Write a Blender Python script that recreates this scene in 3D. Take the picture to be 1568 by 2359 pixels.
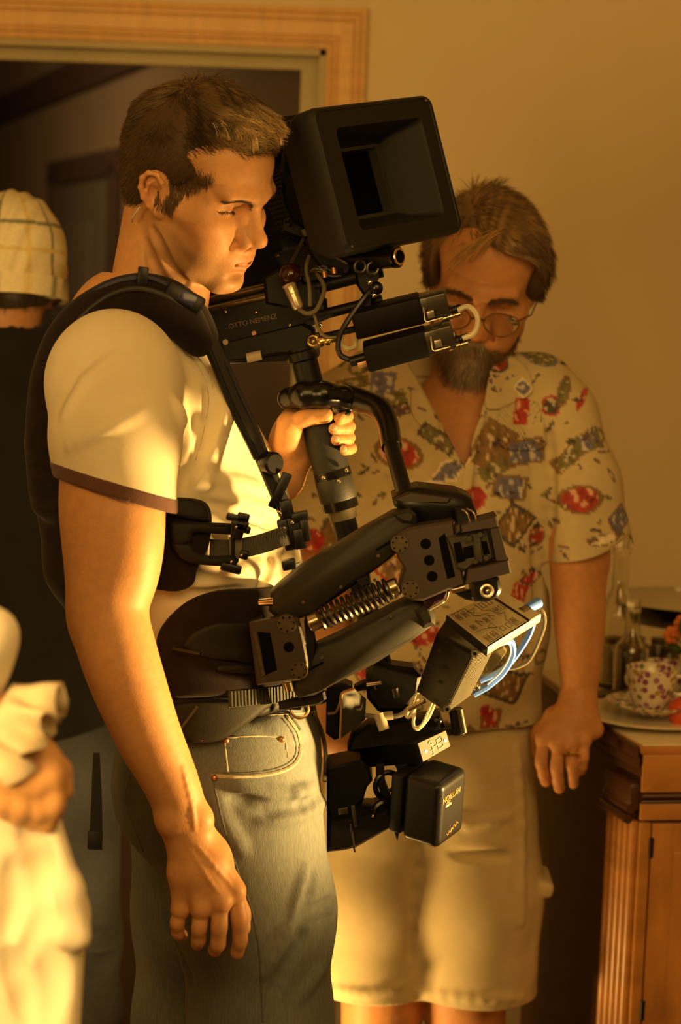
import bpy, bmesh, math, random
import numpy as np
from mathutils import Vector, Matrix, noise as mnoise

for _o in list(bpy.data.objects):
    bpy.data.objects.remove(_o, do_unlink=True)
SC = bpy.context.scene
COL = SC.collection
random.seed(7)
RNG = np.random.default_rng(7)

# ------------------------------------------------------------------ camera
W, H, F = 1568.0, 2359.0, 4800.0
EYE = np.array([0.0, 0.0, 1.65])
PITCH, ROLL = math.radians(7.0), math.radians(2.0)
_f = np.array([0.0, math.cos(PITCH), -math.sin(PITCH)])
_r0 = np.array([1.0, 0.0, 0.0])
_u0 = np.array([0.0, math.sin(PITCH), math.cos(PITCH)])
CR = _r0 * math.cos(ROLL) + _u0 * math.sin(ROLL)
CU = _u0 * math.cos(ROLL) - _r0 * math.sin(ROLL)
CF = _f
cam_data = bpy.data.cameras.new('camera')
cam = bpy.data.objects.new('camera', cam_data)
COL.objects.link(cam)
cam.matrix_world = Matrix(((CR[0], CU[0], -CF[0], EYE[0]),
                           (CR[1], CU[1], -CF[1], EYE[1]),
                           (CR[2], CU[2], -CF[2], EYE[2]),
                           (0, 0, 0, 1)))
cam_data.sensor_fit = 'HORIZONTAL'
cam_data.sensor_width = 24.0
cam_data.lens = 24.0 * F / W
cam_data.clip_start = 0.05
cam_data.dof.use_dof = True
cam_data.dof.focus_distance = 2.48
cam_data.dof.aperture_fstop = 4.2
SC.camera = cam

# ------------------------------------------------------------------ light
SC.view_settings.view_transform = 'Standard'
SC.view_settings.look = 'None'
SC.view_settings.gamma = 1.0
SC.view_settings.use_curve_mapping = False
SC.view_settings.exposure = 0.14
world = bpy.data.worlds.new('world')
SC.world = world
world.use_nodes = True
world.node_tree.nodes['Background'].inputs[0].default_value = (1.0, 0.55, 0.2, 1)
world.node_tree.nodes['Background'].inputs[1].default_value = 0.02
WARM = (1.0, 0.60, 0.175)


def area_light(name, loc, target, size, power, color=WARM, size_y=None, spread=180):
    d = bpy.data.lights.new(name, 'AREA')
    d.energy = power
    d.color = color
    d.size = size
    d.spread = math.radians(spread)
    if size_y:
        d.shape = 'RECTANGLE'
        d.size_y = size_y
    o = bpy.data.objects.new(name, d)
    COL.objects.link(o)
    o.location = loc
    o.rotation_euler = (Vector(target) - Vector(loc)).to_track_quat('-Z', 'Y').to_euler()
    return o


def spot_light(name, loc, target, cone, power, blend=0.6, radius=0.05, color=WARM):
    d = bpy.data.lights.new(name, 'SPOT')
    d.energy = power
    d.color = color
    d.spot_size = math.radians(cone)
    d.spot_blend = blend
    d.shadow_soft_size = radius
    o = bpy.data.objects.new(name, d)
    COL.objects.link(o)
    o.location = loc
    o.rotation_euler = (Vector(target) - Vector(loc)).to_track_quat('-Z', 'Y').to_euler()
    return o


# film lamp with barn doors on the right, aimed up at the operator's chest
spot_light('film_lamp_right', (0.95, 2.40, 0.90), (-0.08, 2.43, 1.24), 44, 230.0, 0.9)
# soft lamp near the camera on the left, an added overhead area fill for the wall, and a low lamp behind the operator's legs
area_light('soft_lamp_left', (-0.95, 0.72, 1.65), (-0.25, 2.4, 1.25), 0.6, 30.0)
area_light('ceiling_fill', (0.3, 0.6, 2.7), (0.2, 4.0, 1.6), 1.6, 38.0)
area_light('floor_lamp_behind', (-0.20, 2.84, 0.42), (0.06, 2.95, 0.80), 0.10, 3.5)
area_light('far_room_fill', (-1.9, 5.2, 2.3), (-0.9, 7.0, 1.7), 0.6, 13.0, (1.0, 0.60, 0.24))  # unseen area light added to lift the second room


# ------------------------------------------------------------------ helpers
def P(px, py, Y):
    """point of the place seen at photo pixel (px, py), lying at depth y = Y"""
    d = CF + (px - W / 2) / F * CR - (py - H / 2) / F * CU
    return EYE + d * ((Y - EYE[1]) / d[1])


def V(*a):
    return np.array(a, float)


def unit(v):
    v = np.asarray(v, float)
    return v / (np.linalg.norm(v) + 1e-12)


def rotm(axis, deg):
    return np.array(Matrix.Rotation(math.radians(deg), 3, axis))


def frame(x, z_hint):
    """right handed 3x3 with columns x, y, z; x kept, z near z_hint"""
    x = unit(x)
    y = unit(np.cross(z_hint, x))
    z = np.cross(x, y)
    return np.stack([x, y, z], 1)


def tag(o, label=None, cat=None, group=None, kind=None):
    if label: o['label'] = label
    if cat: o['category'] = cat
    if group: o['group'] = group
    if kind: o['kind'] = kind
    return o


def empty(name, loc, label, cat, group=None):
    o = bpy.data.objects.new(name, None)
    COL.objects.link(o)
    o.location = loc
    o.empty_display_size = 0.05
    return tag(o, label, cat, group)


def link(name, me, material, parent=None, smooth=None):
    o = bpy.data.objects.new(name, me)
    COL.objects.link(o)
    if material is not None:
        me.materials.clear()
        me.materials.append(material)
    if parent is not None:
        o.parent = parent
        off = Vector(parent.location) if parent.parent is None else Vector((0, 0, 0))
        o.matrix_parent_inverse = Matrix.Translation(-off)
    if smooth is not None:
        for p in me.polygons:
            p.use_smooth = smooth
    return o


def mesh_np(name, v, f, smooth=True):
    me = bpy.data.meshes.new(name)
    v = np.ascontiguousarray(v, dtype=np.float32)
    f = np.ascontiguousarray(f, dtype=np.int32)
    me.vertices.add(len(v))
    me.vertices.foreach_set('co', v.ravel())
    n, k = f.shape
    me.loops.add(n * k)
    me.loops.foreach_set('vertex_index', f.ravel())
    me.polygons.add(n)
    me.polygons.foreach_set('loop_start', np.arange(0, n * k, k, dtype=np.int32))
    me.polygons.foreach_set('loop_total', np.full(n, k, dtype=np.int32))
    me.polygons.foreach_set('use_smooth', np.full(n, smooth, dtype=bool))
    me.update(calc_edges=True)
    me.validate()
    return me


def set_color(me, rgb):
    a = me.color_attributes.new('Col', 'FLOAT_COLOR', 'POINT')
    c = np.ones((len(me.vertices), 4), np.float32)
    c[:, :3] = rgb
    a.data.foreach_set('color', c.ravel())


# ------------------------------------------------------------------ materials
_M = {}


def mat(name, color=(0.5, 0.5, 0.5), rough=0.5, metal=0.0, var=0.12, scale=40.0, bump=0.0,
        bscale=300.0, attr=False, spec=0.5, stretch=None, coat=0.0, sheen=0.0, trans=0.0, sss=0.0, emit=None, wave=None):
    if name in _M:
        return _M[name]
    m = bpy.data.materials.new(name)
    m.use_nodes = True
    nt = m.node_tree
    N, L = nt.nodes, nt.links
    b = N['Principled BSDF']
    b.inputs['Roughness'].default_value = rough
    b.inputs['Metallic'].default_value = metal
    b.inputs['Specular IOR Level'].default_value = spec
    b.inputs['Coat Weight'].default_value = coat
    b.inputs['Sheen Weight'].default_value = sheen
    b.inputs['Transmission Weight'].default_value = trans
    if sss:
        b.inputs['Subsurface Weight'].default_value = sss
        b.inputs['Subsurface Radius'].default_value = (1.0, 0.35, 0.15)
        b.inputs['Subsurface Scale'].default_value = 0.008
    tc = N.new('ShaderNodeTexCoord')
    mp = N.new('ShaderNodeMapping')
    L.new(tc.outputs['Object'], mp.inputs[0])
    if stretch:
        mp.inputs['Scale'].default_value = stretch
    nz = N.new('ShaderNodeTexNoise')
    nz.inputs['Scale'].default_value = scale
    nz.inputs['Detail'].default_value = 5
    L.new(mp.outputs[0], nz.inputs[0])
    mr = N.new('ShaderNodeMapRange')
    mr.inputs[1].default_value = 0.3
    mr.inputs[2].default_value = 0.7
    mr.inputs[3].default_value = 1 - var
    mr.inputs[4].default_value = 1 + var
    L.new(nz.outputs[0], mr.inputs[0])
    mx = N.new('ShaderNodeVectorMath')
    mx.operation = 'SCALE'
    if attr:
        at = N.new('ShaderNodeAttribute')
        at.attribute_name = 'Col'
        L.new(at.outputs['Color'], mx.inputs[0])
    else:
        mx.inputs[0].default_value = color
    L.new(mr.outputs[0], mx.inputs['Scale'])
    L.new(mx.outputs[0], b.inputs['Base Color'])
    h = None
    if bump:
        n2 = N.new('ShaderNodeTexNoise')
        n2.inputs['Scale'].default_value = bscale
        n2.inputs['Detail'].default_value = 4
        L.new(mp.outputs[0], n2.inputs[0])
        h = n2.outputs[0]
        if wave:
            wv = N.new('ShaderNodeTexWave')
            wv.inputs['Scale'].default_value = wave
            wv.inputs['Distortion'].default_value = 0.5
            L.new(mp.outputs[0], wv.inputs[0])
            ad = N.new('ShaderNodeMath')
            L.new(h, ad.inputs[0]); L.new(wv.outputs['Fac'], ad.inputs[1])
            h = ad.outputs[0]
        bp = N.new('ShaderNodeBump')
        bp.inputs['Strength'].default_value = bump
        bp.inputs['Distance'].default_value = 0.001
        L.new(h, bp.inputs['Height'])
        L.new(bp.outputs[0], b.inputs['Normal'])
    if emit:
        b.inputs['Emission Color'].default_value = (*emit[0], 1)
        b.inputs['Emission Strength'].default_value = emit[1]
    _M[name] = m
    return m


# ------------------------------------------------------------------ hard surface builder
class MB:
    def __init__(s):
        s.v, s.f = [], []

    def add(s, verts, faces):
        o = len(s.v)
        s.v += [tuple(map(float, x)) for x in verts]
        s.f += [tuple(i + o for i in fc) for fc in faces]
        return s

    def box(s, c, half, R=None, bevel=0.0, seg=2, taper=None):
        bm = bmesh.new()
        bmesh.ops.create_cube(bm, size=2.0)
        for v in bm.verts:
            k = 1.0
            if taper and v.co.z > 0: k = taper
            v.co = Vector((v.co.x * half[0] * k, v.co.y * half[1] * k, v.co.z * half[2]))
        if bevel:
            bmesh.ops.bevel(bm, geom=list(bm.edges), offset=bevel, segments=seg, affect='EDGES', profile=0.5)
        s._bm(bm, c, R)
        return s

    def _bm(s, bm, c, R):
        bm.verts.index_update()
        R = np.eye(3) if R is None else np.asarray(R)
        c = np.asarray(c, float)
        s.add([c + R @ np.array(v.co) for v in bm.verts], [tuple(v.index for v in f.verts) for f in bm.faces])
        bm.free()

    def cyl(s, p0, p1, r0, r1=None, n=20, caps=True, rings=None):
        """cylinder or lathe along p0->p1; rings = [(t, r), ...]"""
        p0, p1 = np.asarray(p0, float), np.asarray(p1, float)
        r1 = r0 if r1 is None else r1
        d = unit(p1 - p0)
        a = unit(np.cross(d, [0.3, 0.2, 1] if abs(d[2]) < .9 else [1, 0.1, 0]))
        b = np.cross(d, a)
        rings = rings or [(0, r0), (1, r1)]
        vs, fs = [], []
        for t, r in rings:
            c = p0 + (p1 - p0) * t
            for i in range(n):
                w = 2 * math.pi * i / n
                vs.append(c + (a * math.cos(w) + b * math.sin(w)) * r)
        for k in range(len(rings) - 1):
            for i in range(n):
                j = (i + 1) % n
                fs.append((k * n + i, k * n + j, (k + 1) * n + j, (k + 1) * n + i))
        if caps:
            fs.append(tuple(range(n - 1, -1, -1)))
            fs.append(tuple((len(rings) - 1) * n + i for i in range(n)))
        return s.add(vs, fs)

    def tube(s, path, r, n=10, caps=True, flat=None, up=None):
        """tube along path; r float or list; flat=(w,t) gives a strap with half sizes"""
        p = np.asarray(path, float)
        m = len(p)
        rr = np.full(m, r) if np.isscalar(r) else np.asarray(r)
        t = np.gradient(p, axis=0)
        t /= np.linalg.norm(t, axis=1)[:, None] + 1e-12
        a = np.asarray(up, float) if up is not None else np.array([0.13, 0.2, 1.0])
        if up is None and abs(np.dot(t[0], unit(a))) > .95: a = np.array([1.0, 0.1, 0])
        vs, fs = [], []
        for i in range(m):
            ai = a[i] if a.ndim == 2 else a
            ai = unit(ai - t[i] * np.dot(ai, t[i]))
            if a.ndim == 1 and up is None: a = ai
            b = np.cross(t[i], ai)
            if flat:
                w, h = flat
                for (x, y) in ((w, h), (-w, h), (-w, -h), (w, -h)):
                    vs.append(p[i] + b * x + ai * y)
            else:
                for k in range(n):
                    g = 2 * math.pi * k / n
                    vs.append(p[i] + (ai * math.cos(g) + b * math.sin(g)) * rr[i])
        k = 4 if flat else n
        for i in range(m - 1):
            for q in range(k):
                q2 = (q + 1) % k
                fs.append((i * k + q, i * k + q2, (i + 1) * k + q2, (i + 1) * k + q))
        if caps:
            fs.append(tuple(range(k - 1, -1, -1)))
            fs.append(tuple((m - 1) * k + i for i in range(k)))
        return s.add(vs, fs)

    def prism(s, pts, ext, bevel=0.0):
        """closed polygon of 3D points pushed along vector ext (both caps)"""
        p = [np.asarray(q, float) for q in pts]
        n = len(p)
        e = np.asarray(ext, float)
        if bevel:
            c = sum(p) / n
            inn = [q + (c - q) * (bevel / (np.linalg.norm(c - q) + 1e-9)) for q in p]
            eh = unit(e) * bevel
            vs = inn + [q + eh for q in p] + [q + e - eh for q in p] + [q + e for q in inn]
            L = 4
        else:
            vs = p + [q + e for q in p]
            L = 2
        fs = [tuple(range(n - 1, -1, -1)), tuple((L - 1) * n + i for i in range(n))]
        for k in range(L - 1):
            for i in range(n):
                j = (i + 1) % n
                fs.append((k * n + i, k * n + j, (k + 1) * n + j, (k + 1) * n + i))
        return s.add(vs, fs)

    def sphere(s, c, r, R=None, seg=16, ring=10):
        bm = bmesh.new()
        bmesh.ops.create_uvsphere(bm, u_segments=seg, v_segments=ring, radius=1.0)
        r = (r, r, r) if np.isscalar(r) else r
        for v in bm.verts:
            v.co = Vector((v.co.x * r[0], v.co.y * r[1], v.co.z * r[2]))
        s._bm(bm, c, R)
        return s

    def torus(s, c, axis, R, r, n=32, m=8, a0=0, a1=360):
        d = unit(axis)
        a = unit(np.cross(d, [0.3, 0.2, 1] if abs(d[2]) < .9 else [1, 0.1, 0]))
        b = np.cross(d, a)
        pts = [np.asarray(c) + (a * math.cos(math.radians(g)) + b * math.sin(math.radians(g))) * R
               for g in np.linspace(a0, a1, n)]
        return s.tube(pts, r, n=m, up=d)

    def build(s, name, material, parent=None, smooth=35, label=None):
        me = bpy.data.meshes.new(name)
        me.from_pydata(s.v, [], s.f)
        bm = bmesh.new()
        bm.from_mesh(me)
        bmesh.ops.recalc_face_normals(bm, faces=bm.faces)
        bm.to_mesh(me)
        bm.free()
        o = link(name, me, material, parent)
        if smooth:
            try:
                me.shade_smooth() if hasattr(me, 'shade_smooth') else None
            except Exception:
                pass
            for p in me.polygons: p.use_smooth = True
            me.set_sharp_from_angle(angle=math.radians(smooth))
        if label: o['label'] = label
        return o


def smooth_path(pts, n=24):
    """Catmull-Rom through points"""
    p = [np.asarray(q, float) for q in pts]
    p = [2 * p[0] - p[1]] + p + [2 * p[-1] - p[-2]]
    out = []
    segs = len(p) - 3
    per = max(2, n // segs)
    for i in range(1, len(p) - 2):
        for k in range(per):
            t = k / per
            a, b, c, d = p[i - 1], p[i], p[i + 1], p[i + 2]
            out.append(0.5 * (2 * b + (c - a) * t + (2 * a - 5 * b + 4 * c - d) * t * t + (3 * b - a - 3 * c + d) * t ** 3))
    out.append(p[-2])
    return np.array(out)


# ------------------------------------------------------------------ soft body builder: distance field + surface nets
class SDF:
    def __init__(s, lo, hi, h):
        s.lo = np.asarray(lo, float)
        s.h = h
        s.n = np.ceil((np.asarray(hi) - s.lo) / h).astype(int) + 1
        s.g = np.full(tuple(s.n), 1.0, np.float32)
        s.ax = [s.lo[i] + h * np.arange(s.n[i]) for i in range(3)]

    def _sub(s, lo, hi):
        a = np.clip(np.floor((np.asarray(lo) - s.lo) / s.h).astype(int), 0, s.n)
        b = np.clip(np.ceil((np.asarray(hi) - s.lo) / s.h).astype(int) + 1, 0, s.n)
        if np.any(b <= a): return None
        sl = tuple(slice(a[i], b[i]) for i in range(3))
        X = s.ax[0][sl[0]][:, None, None].astype(np.float32)
        Y = s.ax[1][sl[1]][None, :, None].astype(np.float32)
        Z = s.ax[2][sl[2]][None, None, :].astype(np.float32)
        return sl, X, Y, Z

    def _comb(s, sl, d, k, op):
        g = s.g[sl]
        k = max(k, 1e-5)
        if op == 'add':
            hh = np.clip(0.5 + 0.5 * (g - d) / k, 0, 1)
            s.g[sl] = g + (d - g) * hh - k * hh * (1 - hh)
        elif op == 'sub':
            hh = np.clip(0.5 - 0.5 * (g + d) / k, 0, 1)
            s.g[sl] = g + (-d - g) * hh + k * hh * (1 - hh)
        elif op == 'int':
            hh = np.clip(0.5 - 0.5 * (d - g) / k, 0, 1)
            s.g[sl] = d + (g - d) * hh + k * hh * (1 - hh)

    def cone(s, a, b, ra, rb=None, k=0.01, op='add'):
        a, b = np.asarray(a, float), np.asarray(b, float)
        rb = ra if rb is None else rb
        R = max(ra, rb) + 2.2 * k + 3 * s.h
        q = s._sub(np.minimum(a, b) - R, np.maximum(a, b) + R)
        if q is None: return s
        sl, X, Y, Z = q
        d = b - a
        L2 = float(d @ d) + 1e-12
        px, py, pz = X - a[0], Y - a[1], Z - a[2]
        t = np.clip((px * d[0] + py * d[1] + pz * d[2]) / L2, 0, 1)
        dist = np.sqrt((px - t * d[0]) ** 2 + (py - t * d[1]) ** 2 + (pz - t * d[2]) ** 2) - (ra + (rb - ra) * t)
        s._comb(sl, dist.astype(np.float32), k, op)
        return s

    def chain(s, pts, rs, k=0.01, op='add'):
        for i in range(len(pts) - 1):
            s.cone(pts[i], pts[i + 1], rs[i], rs[i + 1], k, op)
        return s

    def ell(s, c, r, R=None, k=0.01, op='add'):
        c, r = np.asarray(c, float), np.asarray(r, float)
        R = np.eye(3) if R is None else np.asarray(R)
        ext = np.abs(R) @ r + 2.2 * k + 3 * s.h
        q = s._sub(c - ext, c + ext)
        if q is None: return s
        sl, X, Y, Z = q
        px, py, pz = X - c[0], Y - c[1], Z - c[2]
        l = [(px * R[0, i] + py * R[1, i] + pz * R[2, i]) for i in range(3)]
        k0 = np.sqrt((l[0] / r[0]) ** 2 + (l[1] / r[1]) ** 2 + (l[2] / r[2]) ** 2)
        k1 = np.sqrt((l[0] / r[0] ** 2) ** 2 + (l[1] / r[1] ** 2) ** 2 + (l[2] / r[2] ** 2) ** 2) + 1e-9
        dist = k0 * (k0 - 1.0) / k1
        dist = np.where(k0 < 0.3, -min(r) * 0.7, dist)
        s._comb(sl, dist.astype(np.float32), k, op)
        return s

    def box(s, c, half, R=None, rad=0.01, k=0.01, op='add'):
        c, half = np.asarray(c, float), np.asarray(half, float)
        R = np.eye(3) if R is None else np.asarray(R)
        ext = np.abs(R) @ half + 2.2 * k + 3 * s.h
        q = s._sub(c - ext, c + ext)
        if q is None: return s
        sl, X, Y, Z = q
        px, py, pz = X - c[0], Y - c[1], Z - c[2]
        l = [np.abs(px * R[0, i] + py * R[1, i] + pz * R[2, i]) - (half[i] - rad) for i in range(3)]
        o = np.sqrt(np.maximum(l[0], 0) ** 2 + np.maximum(l[1], 0) ** 2 + np.maximum(l[2], 0) ** 2)
        dist = o + np.minimum(np.maximum(np.maximum(l[0], l[1]), l[2]), 0) - rad
        s._comb(sl, dist.astype(np.float32), k, op)
        return s

    def plane(s, c, n, k=0.004, op='sub', lo=None, hi=None):
        """remove (sub) the side the normal points to"""
        n = unit(n)
        q = s._sub(s.lo if lo is None else lo, s.lo + s.h * s.n if hi is None else hi)
        if q is None: return s
        sl, X, Y, Z = q
        dist = -((X - c[0]) * n[0] + (Y - c[1]) * n[1] + (Z - c[2]) * n[2])
        s._comb(sl, np.broadcast_to(dist, s.g[sl].shape).astype(np.float32), k, op)
        return s

    def warp(s, fn, lo=None, hi=None):
        """add fn(X, Y, Z) to the field (fold relief)"""
        q = s._sub(s.lo if lo is None else lo, s.lo + s.h * s.n if hi is None else hi)
        sl, X, Y, Z = q
        s.g[sl] += fn(X, Y, Z).astype(np.float32)
        return s

    def sample(s, p):
        u = (np.asarray(p, float) - s.lo) / s.h
        u = np.clip(u, 0, s.n - 1.001)
        i = u.astype(int)
        f = u - i
        out = 0
        for dx in (0, 1):
            for dy in (0, 1):
                for dz in (0, 1):
                    w = (f[:, 0] if dx else 1 - f[:, 0]) * (f[:, 1] if dy else 1 - f[:, 1]) * (f[:, 2] if dz else 1 - f[:, 2])
                    out = out + w * s.g[i[:, 0] + dx, i[:, 1] + dy, i[:, 2] + dz]
        return out

    def grad(s, p):
        e = s.h
        p = np.asarray(p, float)
        g = np.stack([s.sample(p + np.eye(3)[i] * e) - s.sample(p - np.eye(3)[i] * e) for i in range(3)], 1)
        return g / (np.linalg.norm(g, axis=1)[:, None] + 1e-9)

    def hit(s, px, py, y0=1.9, y1=3.4):
        """first surface point along the sight line of a photo pixel"""
        ys = np.arange(y0, y1, 0.0012)
        d = CF + (px - W / 2) / F * CR - (py - H / 2) / F * CU
        pts = EYE + d * ((ys[:, None] - EYE[1]) / d[1])
        hi = s.lo + s.h * (s.n - 1)
        ok = np.all((pts > s.lo) & (pts < hi), 1)
        if not ok.any(): return None
        pts = pts[ok]
        v = s.sample(pts)
        w = np.where(v < 0)[0]
        return pts[w[0]] if len(w) else pts[np.argmin(v)]

    def ridge(s, pix, r=0.004, k=0.012, depth=0.0, op='add', y0=1.9, y1=3.4):
        """fold or crease following a pixel polyline on the surface; ends taper"""
        pts = []
        for i in range(len(pix) - 1):
            a, b = np.array(pix[i], float), np.array(pix[i + 1], float)
            for t in np.linspace(0, 1, 5)[:-1]:
                pts.append(a + (b - a) * t)
        pts.append(np.array(pix[-1], float))
        pp = [s.hit(q[0], q[1], y0, y1) for q in pts]
        m = len(pp)
        base = [q + V(0, depth, 0) for q in pp]
        rs = [r * (0.35 + 0.65 * math.sin(math.pi * (i + 0.5) / m)) for i in range(m)]
        for i in range(m - 1):
            if np.linalg.norm(base[i] - base[i + 1]) < 0.05:
                s.cone(base[i], base[i + 1], rs[i], rs[i + 1], k, op)
        return s

    def mesh(s, proj=2):
        g = s.g
        ins = g < 0
        n = s.n
        c = [ins[dx:n[0] - 1 + dx, dy:n[1] - 1 + dy, dz:n[2] - 1 + dz] for dx in (0, 1) for dy in (0, 1) for dz in (0, 1)]
        cnt = sum(a.astype(np.int8) for a in c)
        act = (cnt > 0) & (cnt < 8)
        idx = np.argwhere(act)
        vid = np.full(act.shape, -1, np.int32)
        vid[act] = np.arange(len(idx))
        acc = np.zeros((len(idx), 3))
        num = np.zeros(len(idx))
        cor = [(0, 0, 0), (1, 0, 0), (0, 1, 0), (0, 0, 1), (1, 1, 0), (1, 0, 1), (0, 1, 1), (1, 1, 1)]
        val = {q: g[idx[:, 0] + q[0], idx[:, 1] + q[1], idx[:, 2] + q[2]].astype(float) for q in cor}
        for a in cor:
            for ax in range(3):
                if a[ax]: continue
                b = list(a); b[ax] = 1; b = tuple(b)
                va, vb = val[a], val[b]
                m = (va < 0) != (vb < 0)
                t = np.where(m, va / np.where(m, va - vb, 1), 0)
                pt = np.array(a, float)[None, :] + t[:, None] * (np.array(b) - np.array(a))[None, :]
                acc[m] += pt[m]
                num[m] += 1
        v = s.lo + s.h * (idx + acc / num[:, None])
        fs = []
        for ax in range(3):
            o1, o2 = [(1, 2), (2, 0), (0, 1)][ax]
            sa = [slice(None)] * 3
            sb = [slice(None)] * 3
            sa[ax] = slice(0, n[ax] - 1)
            sb[ax] = slice(1, n[ax])
            A, B = ins[tuple(sa)], ins[tuple(sb)]
            e = np.argwhere(A != B)
            e = e[(e[:, o1] > 0) & (e[:, o2] > 0) & (e[:, o1] < n[o1] - 1) & (e[:, o2] < n[o2] - 1)]
            flip = A[e[:, 0], e[:, 1], e[:, 2]]
            qs = []
            for (d1, d2) in ((-1, -1), (0, -1), (0, 0), (-1, 0)):
                w = e.copy()
                w[:, o1] += d1
                w[:, o2] += d2
                qs.append(vid[w[:, 0], w[:, 1], w[:, 2]])
            q = np.stack(qs, 1)
            q[~flip] = q[~flip][:, ::-1]
            fs.append(q)
        f = np.concatenate(fs)
        f = f[(f >= 0).all(1)]
        # relax + project for an even, smooth skin
        for _ in range(proj):
            acc = np.zeros_like(v); num = np.zeros(len(v))
            for i in range(4):
                np.add.at(acc, f[:, i], v[f[:, (i + 1) % 4]])
                np.add.at(num, f[:, i], 1)
                np.add.at(acc, f[:, i], v[f[:, (i + 3) % 4]])
                np.add.at(num, f[:, i], 1)
            ok = num > 0
            v[ok] = 0.5 * v[ok] + 0.5 * acc[ok] / num[ok][:, None]
            gr = s.grad(v)
            v = v - gr * np.clip(s.sample(v), -s.h, s.h)[:, None]
        used = np.unique(f)
        remap = np.full(len(v), -1, np.int64)
        remap[used] = np.arange(len(used))
        return v[used], remap[f]


def sdf_object(name, parts, material, parent=None, color_fn=None):
    """parts: list of (verts, faces); joined into one mesh"""
    vs, fs, o = [], [], 0
    for v, f in parts:
        vs.append(v); fs.append(f + o); o += len(v)
    v, f = np.concatenate(vs), np.concatenate(fs)
    me = mesh_np(name, v, f)
    if color_fn is not None:
        set_color(me, color_fn(v))
    return link(name, me, material, parent)


def gauss(p, c, r):
    r = np.asarray(r, float)
    return np.exp(-((((p - np.asarray(c)) / r) ** 2).sum(1)))


def sstep(a, b, x):
    t = np.clip((x - a) / (b - a), 0, 1)
    return t * t * (3 - 2 * t)


def fbm(p, scale, seed=0):
    """cheap smooth value noise from sums of sines"""
    r = np.random.default_rng(seed)
    out = np.zeros(len(p))
    for i in range(10):
        d = r.normal(size=3)
        d /= np.linalg.norm(d)
        out += np.sin((p @ d) * scale * (0.6 + 1.6 * r.random()) + r.random() * 6.28)
    return out / 4.5


def strands(name, roots, dirs, length, material, parent, r=0.0005, seg=4, droop=None, curl=0.0, color=None):
    """short hairs as tapered three sided tubes; one mesh"""
    roots = np.asarray(roots); dirs = np.asarray(dirs)
    n = len(roots)
    length = np.broadcast_to(np.asarray(length, float), (n,))
    d = dirs / (np.linalg.norm(dirs, axis=1)[:, None] + 1e-9)
    side = np.cross(d, [0.31, 0.12, 0.94]); side /= np.linalg.norm(side, axis=1)[:, None] + 1e-9
    up = np.cross(side, d)
    pts = [roots.copy()]
    cur = d.copy()
    for i in range(seg):
        if droop is not None: cur = cur + droop / seg
        if curl: cur = cur + RNG.normal(0, curl, (n, 3))
        cur = cur / (np.linalg.norm(cur, axis=1)[:, None] + 1e-9)
        pts.append(pts[-1] + cur * (length / seg)[:, None])
    V_, F_ = [], []
    k = seg + 1
    for i in range(k):
        rad = r * (1.0 - 0.85 * i / seg)
        for a in (0, 2.094, 4.189):
            V_.append(pts[i] + (side * math.cos(a) + up * math.sin(a)) * rad)
    V_ = np.stack(V_, 1)  # n, k*3, 3
    base = np.arange(n)[:, None] * (k * 3)
    quads = []
    for i in range(seg):
        for a in range(3):
            b = (a + 1) % 3
            quads.append(np.stack([base[:, 0] + i * 3 + a, base[:, 0] + i * 3 + b, base[:, 0] + (i + 1) * 3 + b, base[:, 0] + (i + 1) * 3 + a], 1))
    v, f = V_.reshape(-1, 3), np.concatenate(quads)
    c = np.repeat(color, k * 3, axis=0) if color is not None else None
    if name is None:
        return v, f, c
    me = mesh_np(name, v, f)
    if c is not None:
        set_color(me, c)
    return link(name, me, material, parent)


def join_colored(name, parts, material, parent):
    """parts: (verts, quads, colours) -> one mesh"""
    o, vs, fs, cs = 0, [], [], []
    for v, f, c in parts:
        vs.append(v); fs.append(f + o); cs.append(c); o += len(v)
    me = mesh_np(name, np.concatenate(vs), np.concatenate(fs))
    set_color(me, np.concatenate(cs))
    return link(name, me, material, parent)


# ------------------------------------------------------------------ human heads
def ypr(yaw, pit, rol):
    """columns = head forward, left, up; yaw turns the face towards the camera, pit looks down"""
    a, b, c = map(math.radians, (yaw, pit, rol))
    Rz = np.array([[math.cos(a), math.sin(a), 0], [-math.sin(a), math.cos(a), 0], [0, 0, 1]])
    Ry = np.array([[math.cos(b), 0, math.sin(b)], [0, 1, 0], [-math.sin(b), 0, math.cos(b)]])
    Rx = np.array([[1, 0, 0], [0, math.cos(c), -math.sin(c)], [0, math.sin(c), math.cos(c)]])
    return Rz @ Ry @ Rx


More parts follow.
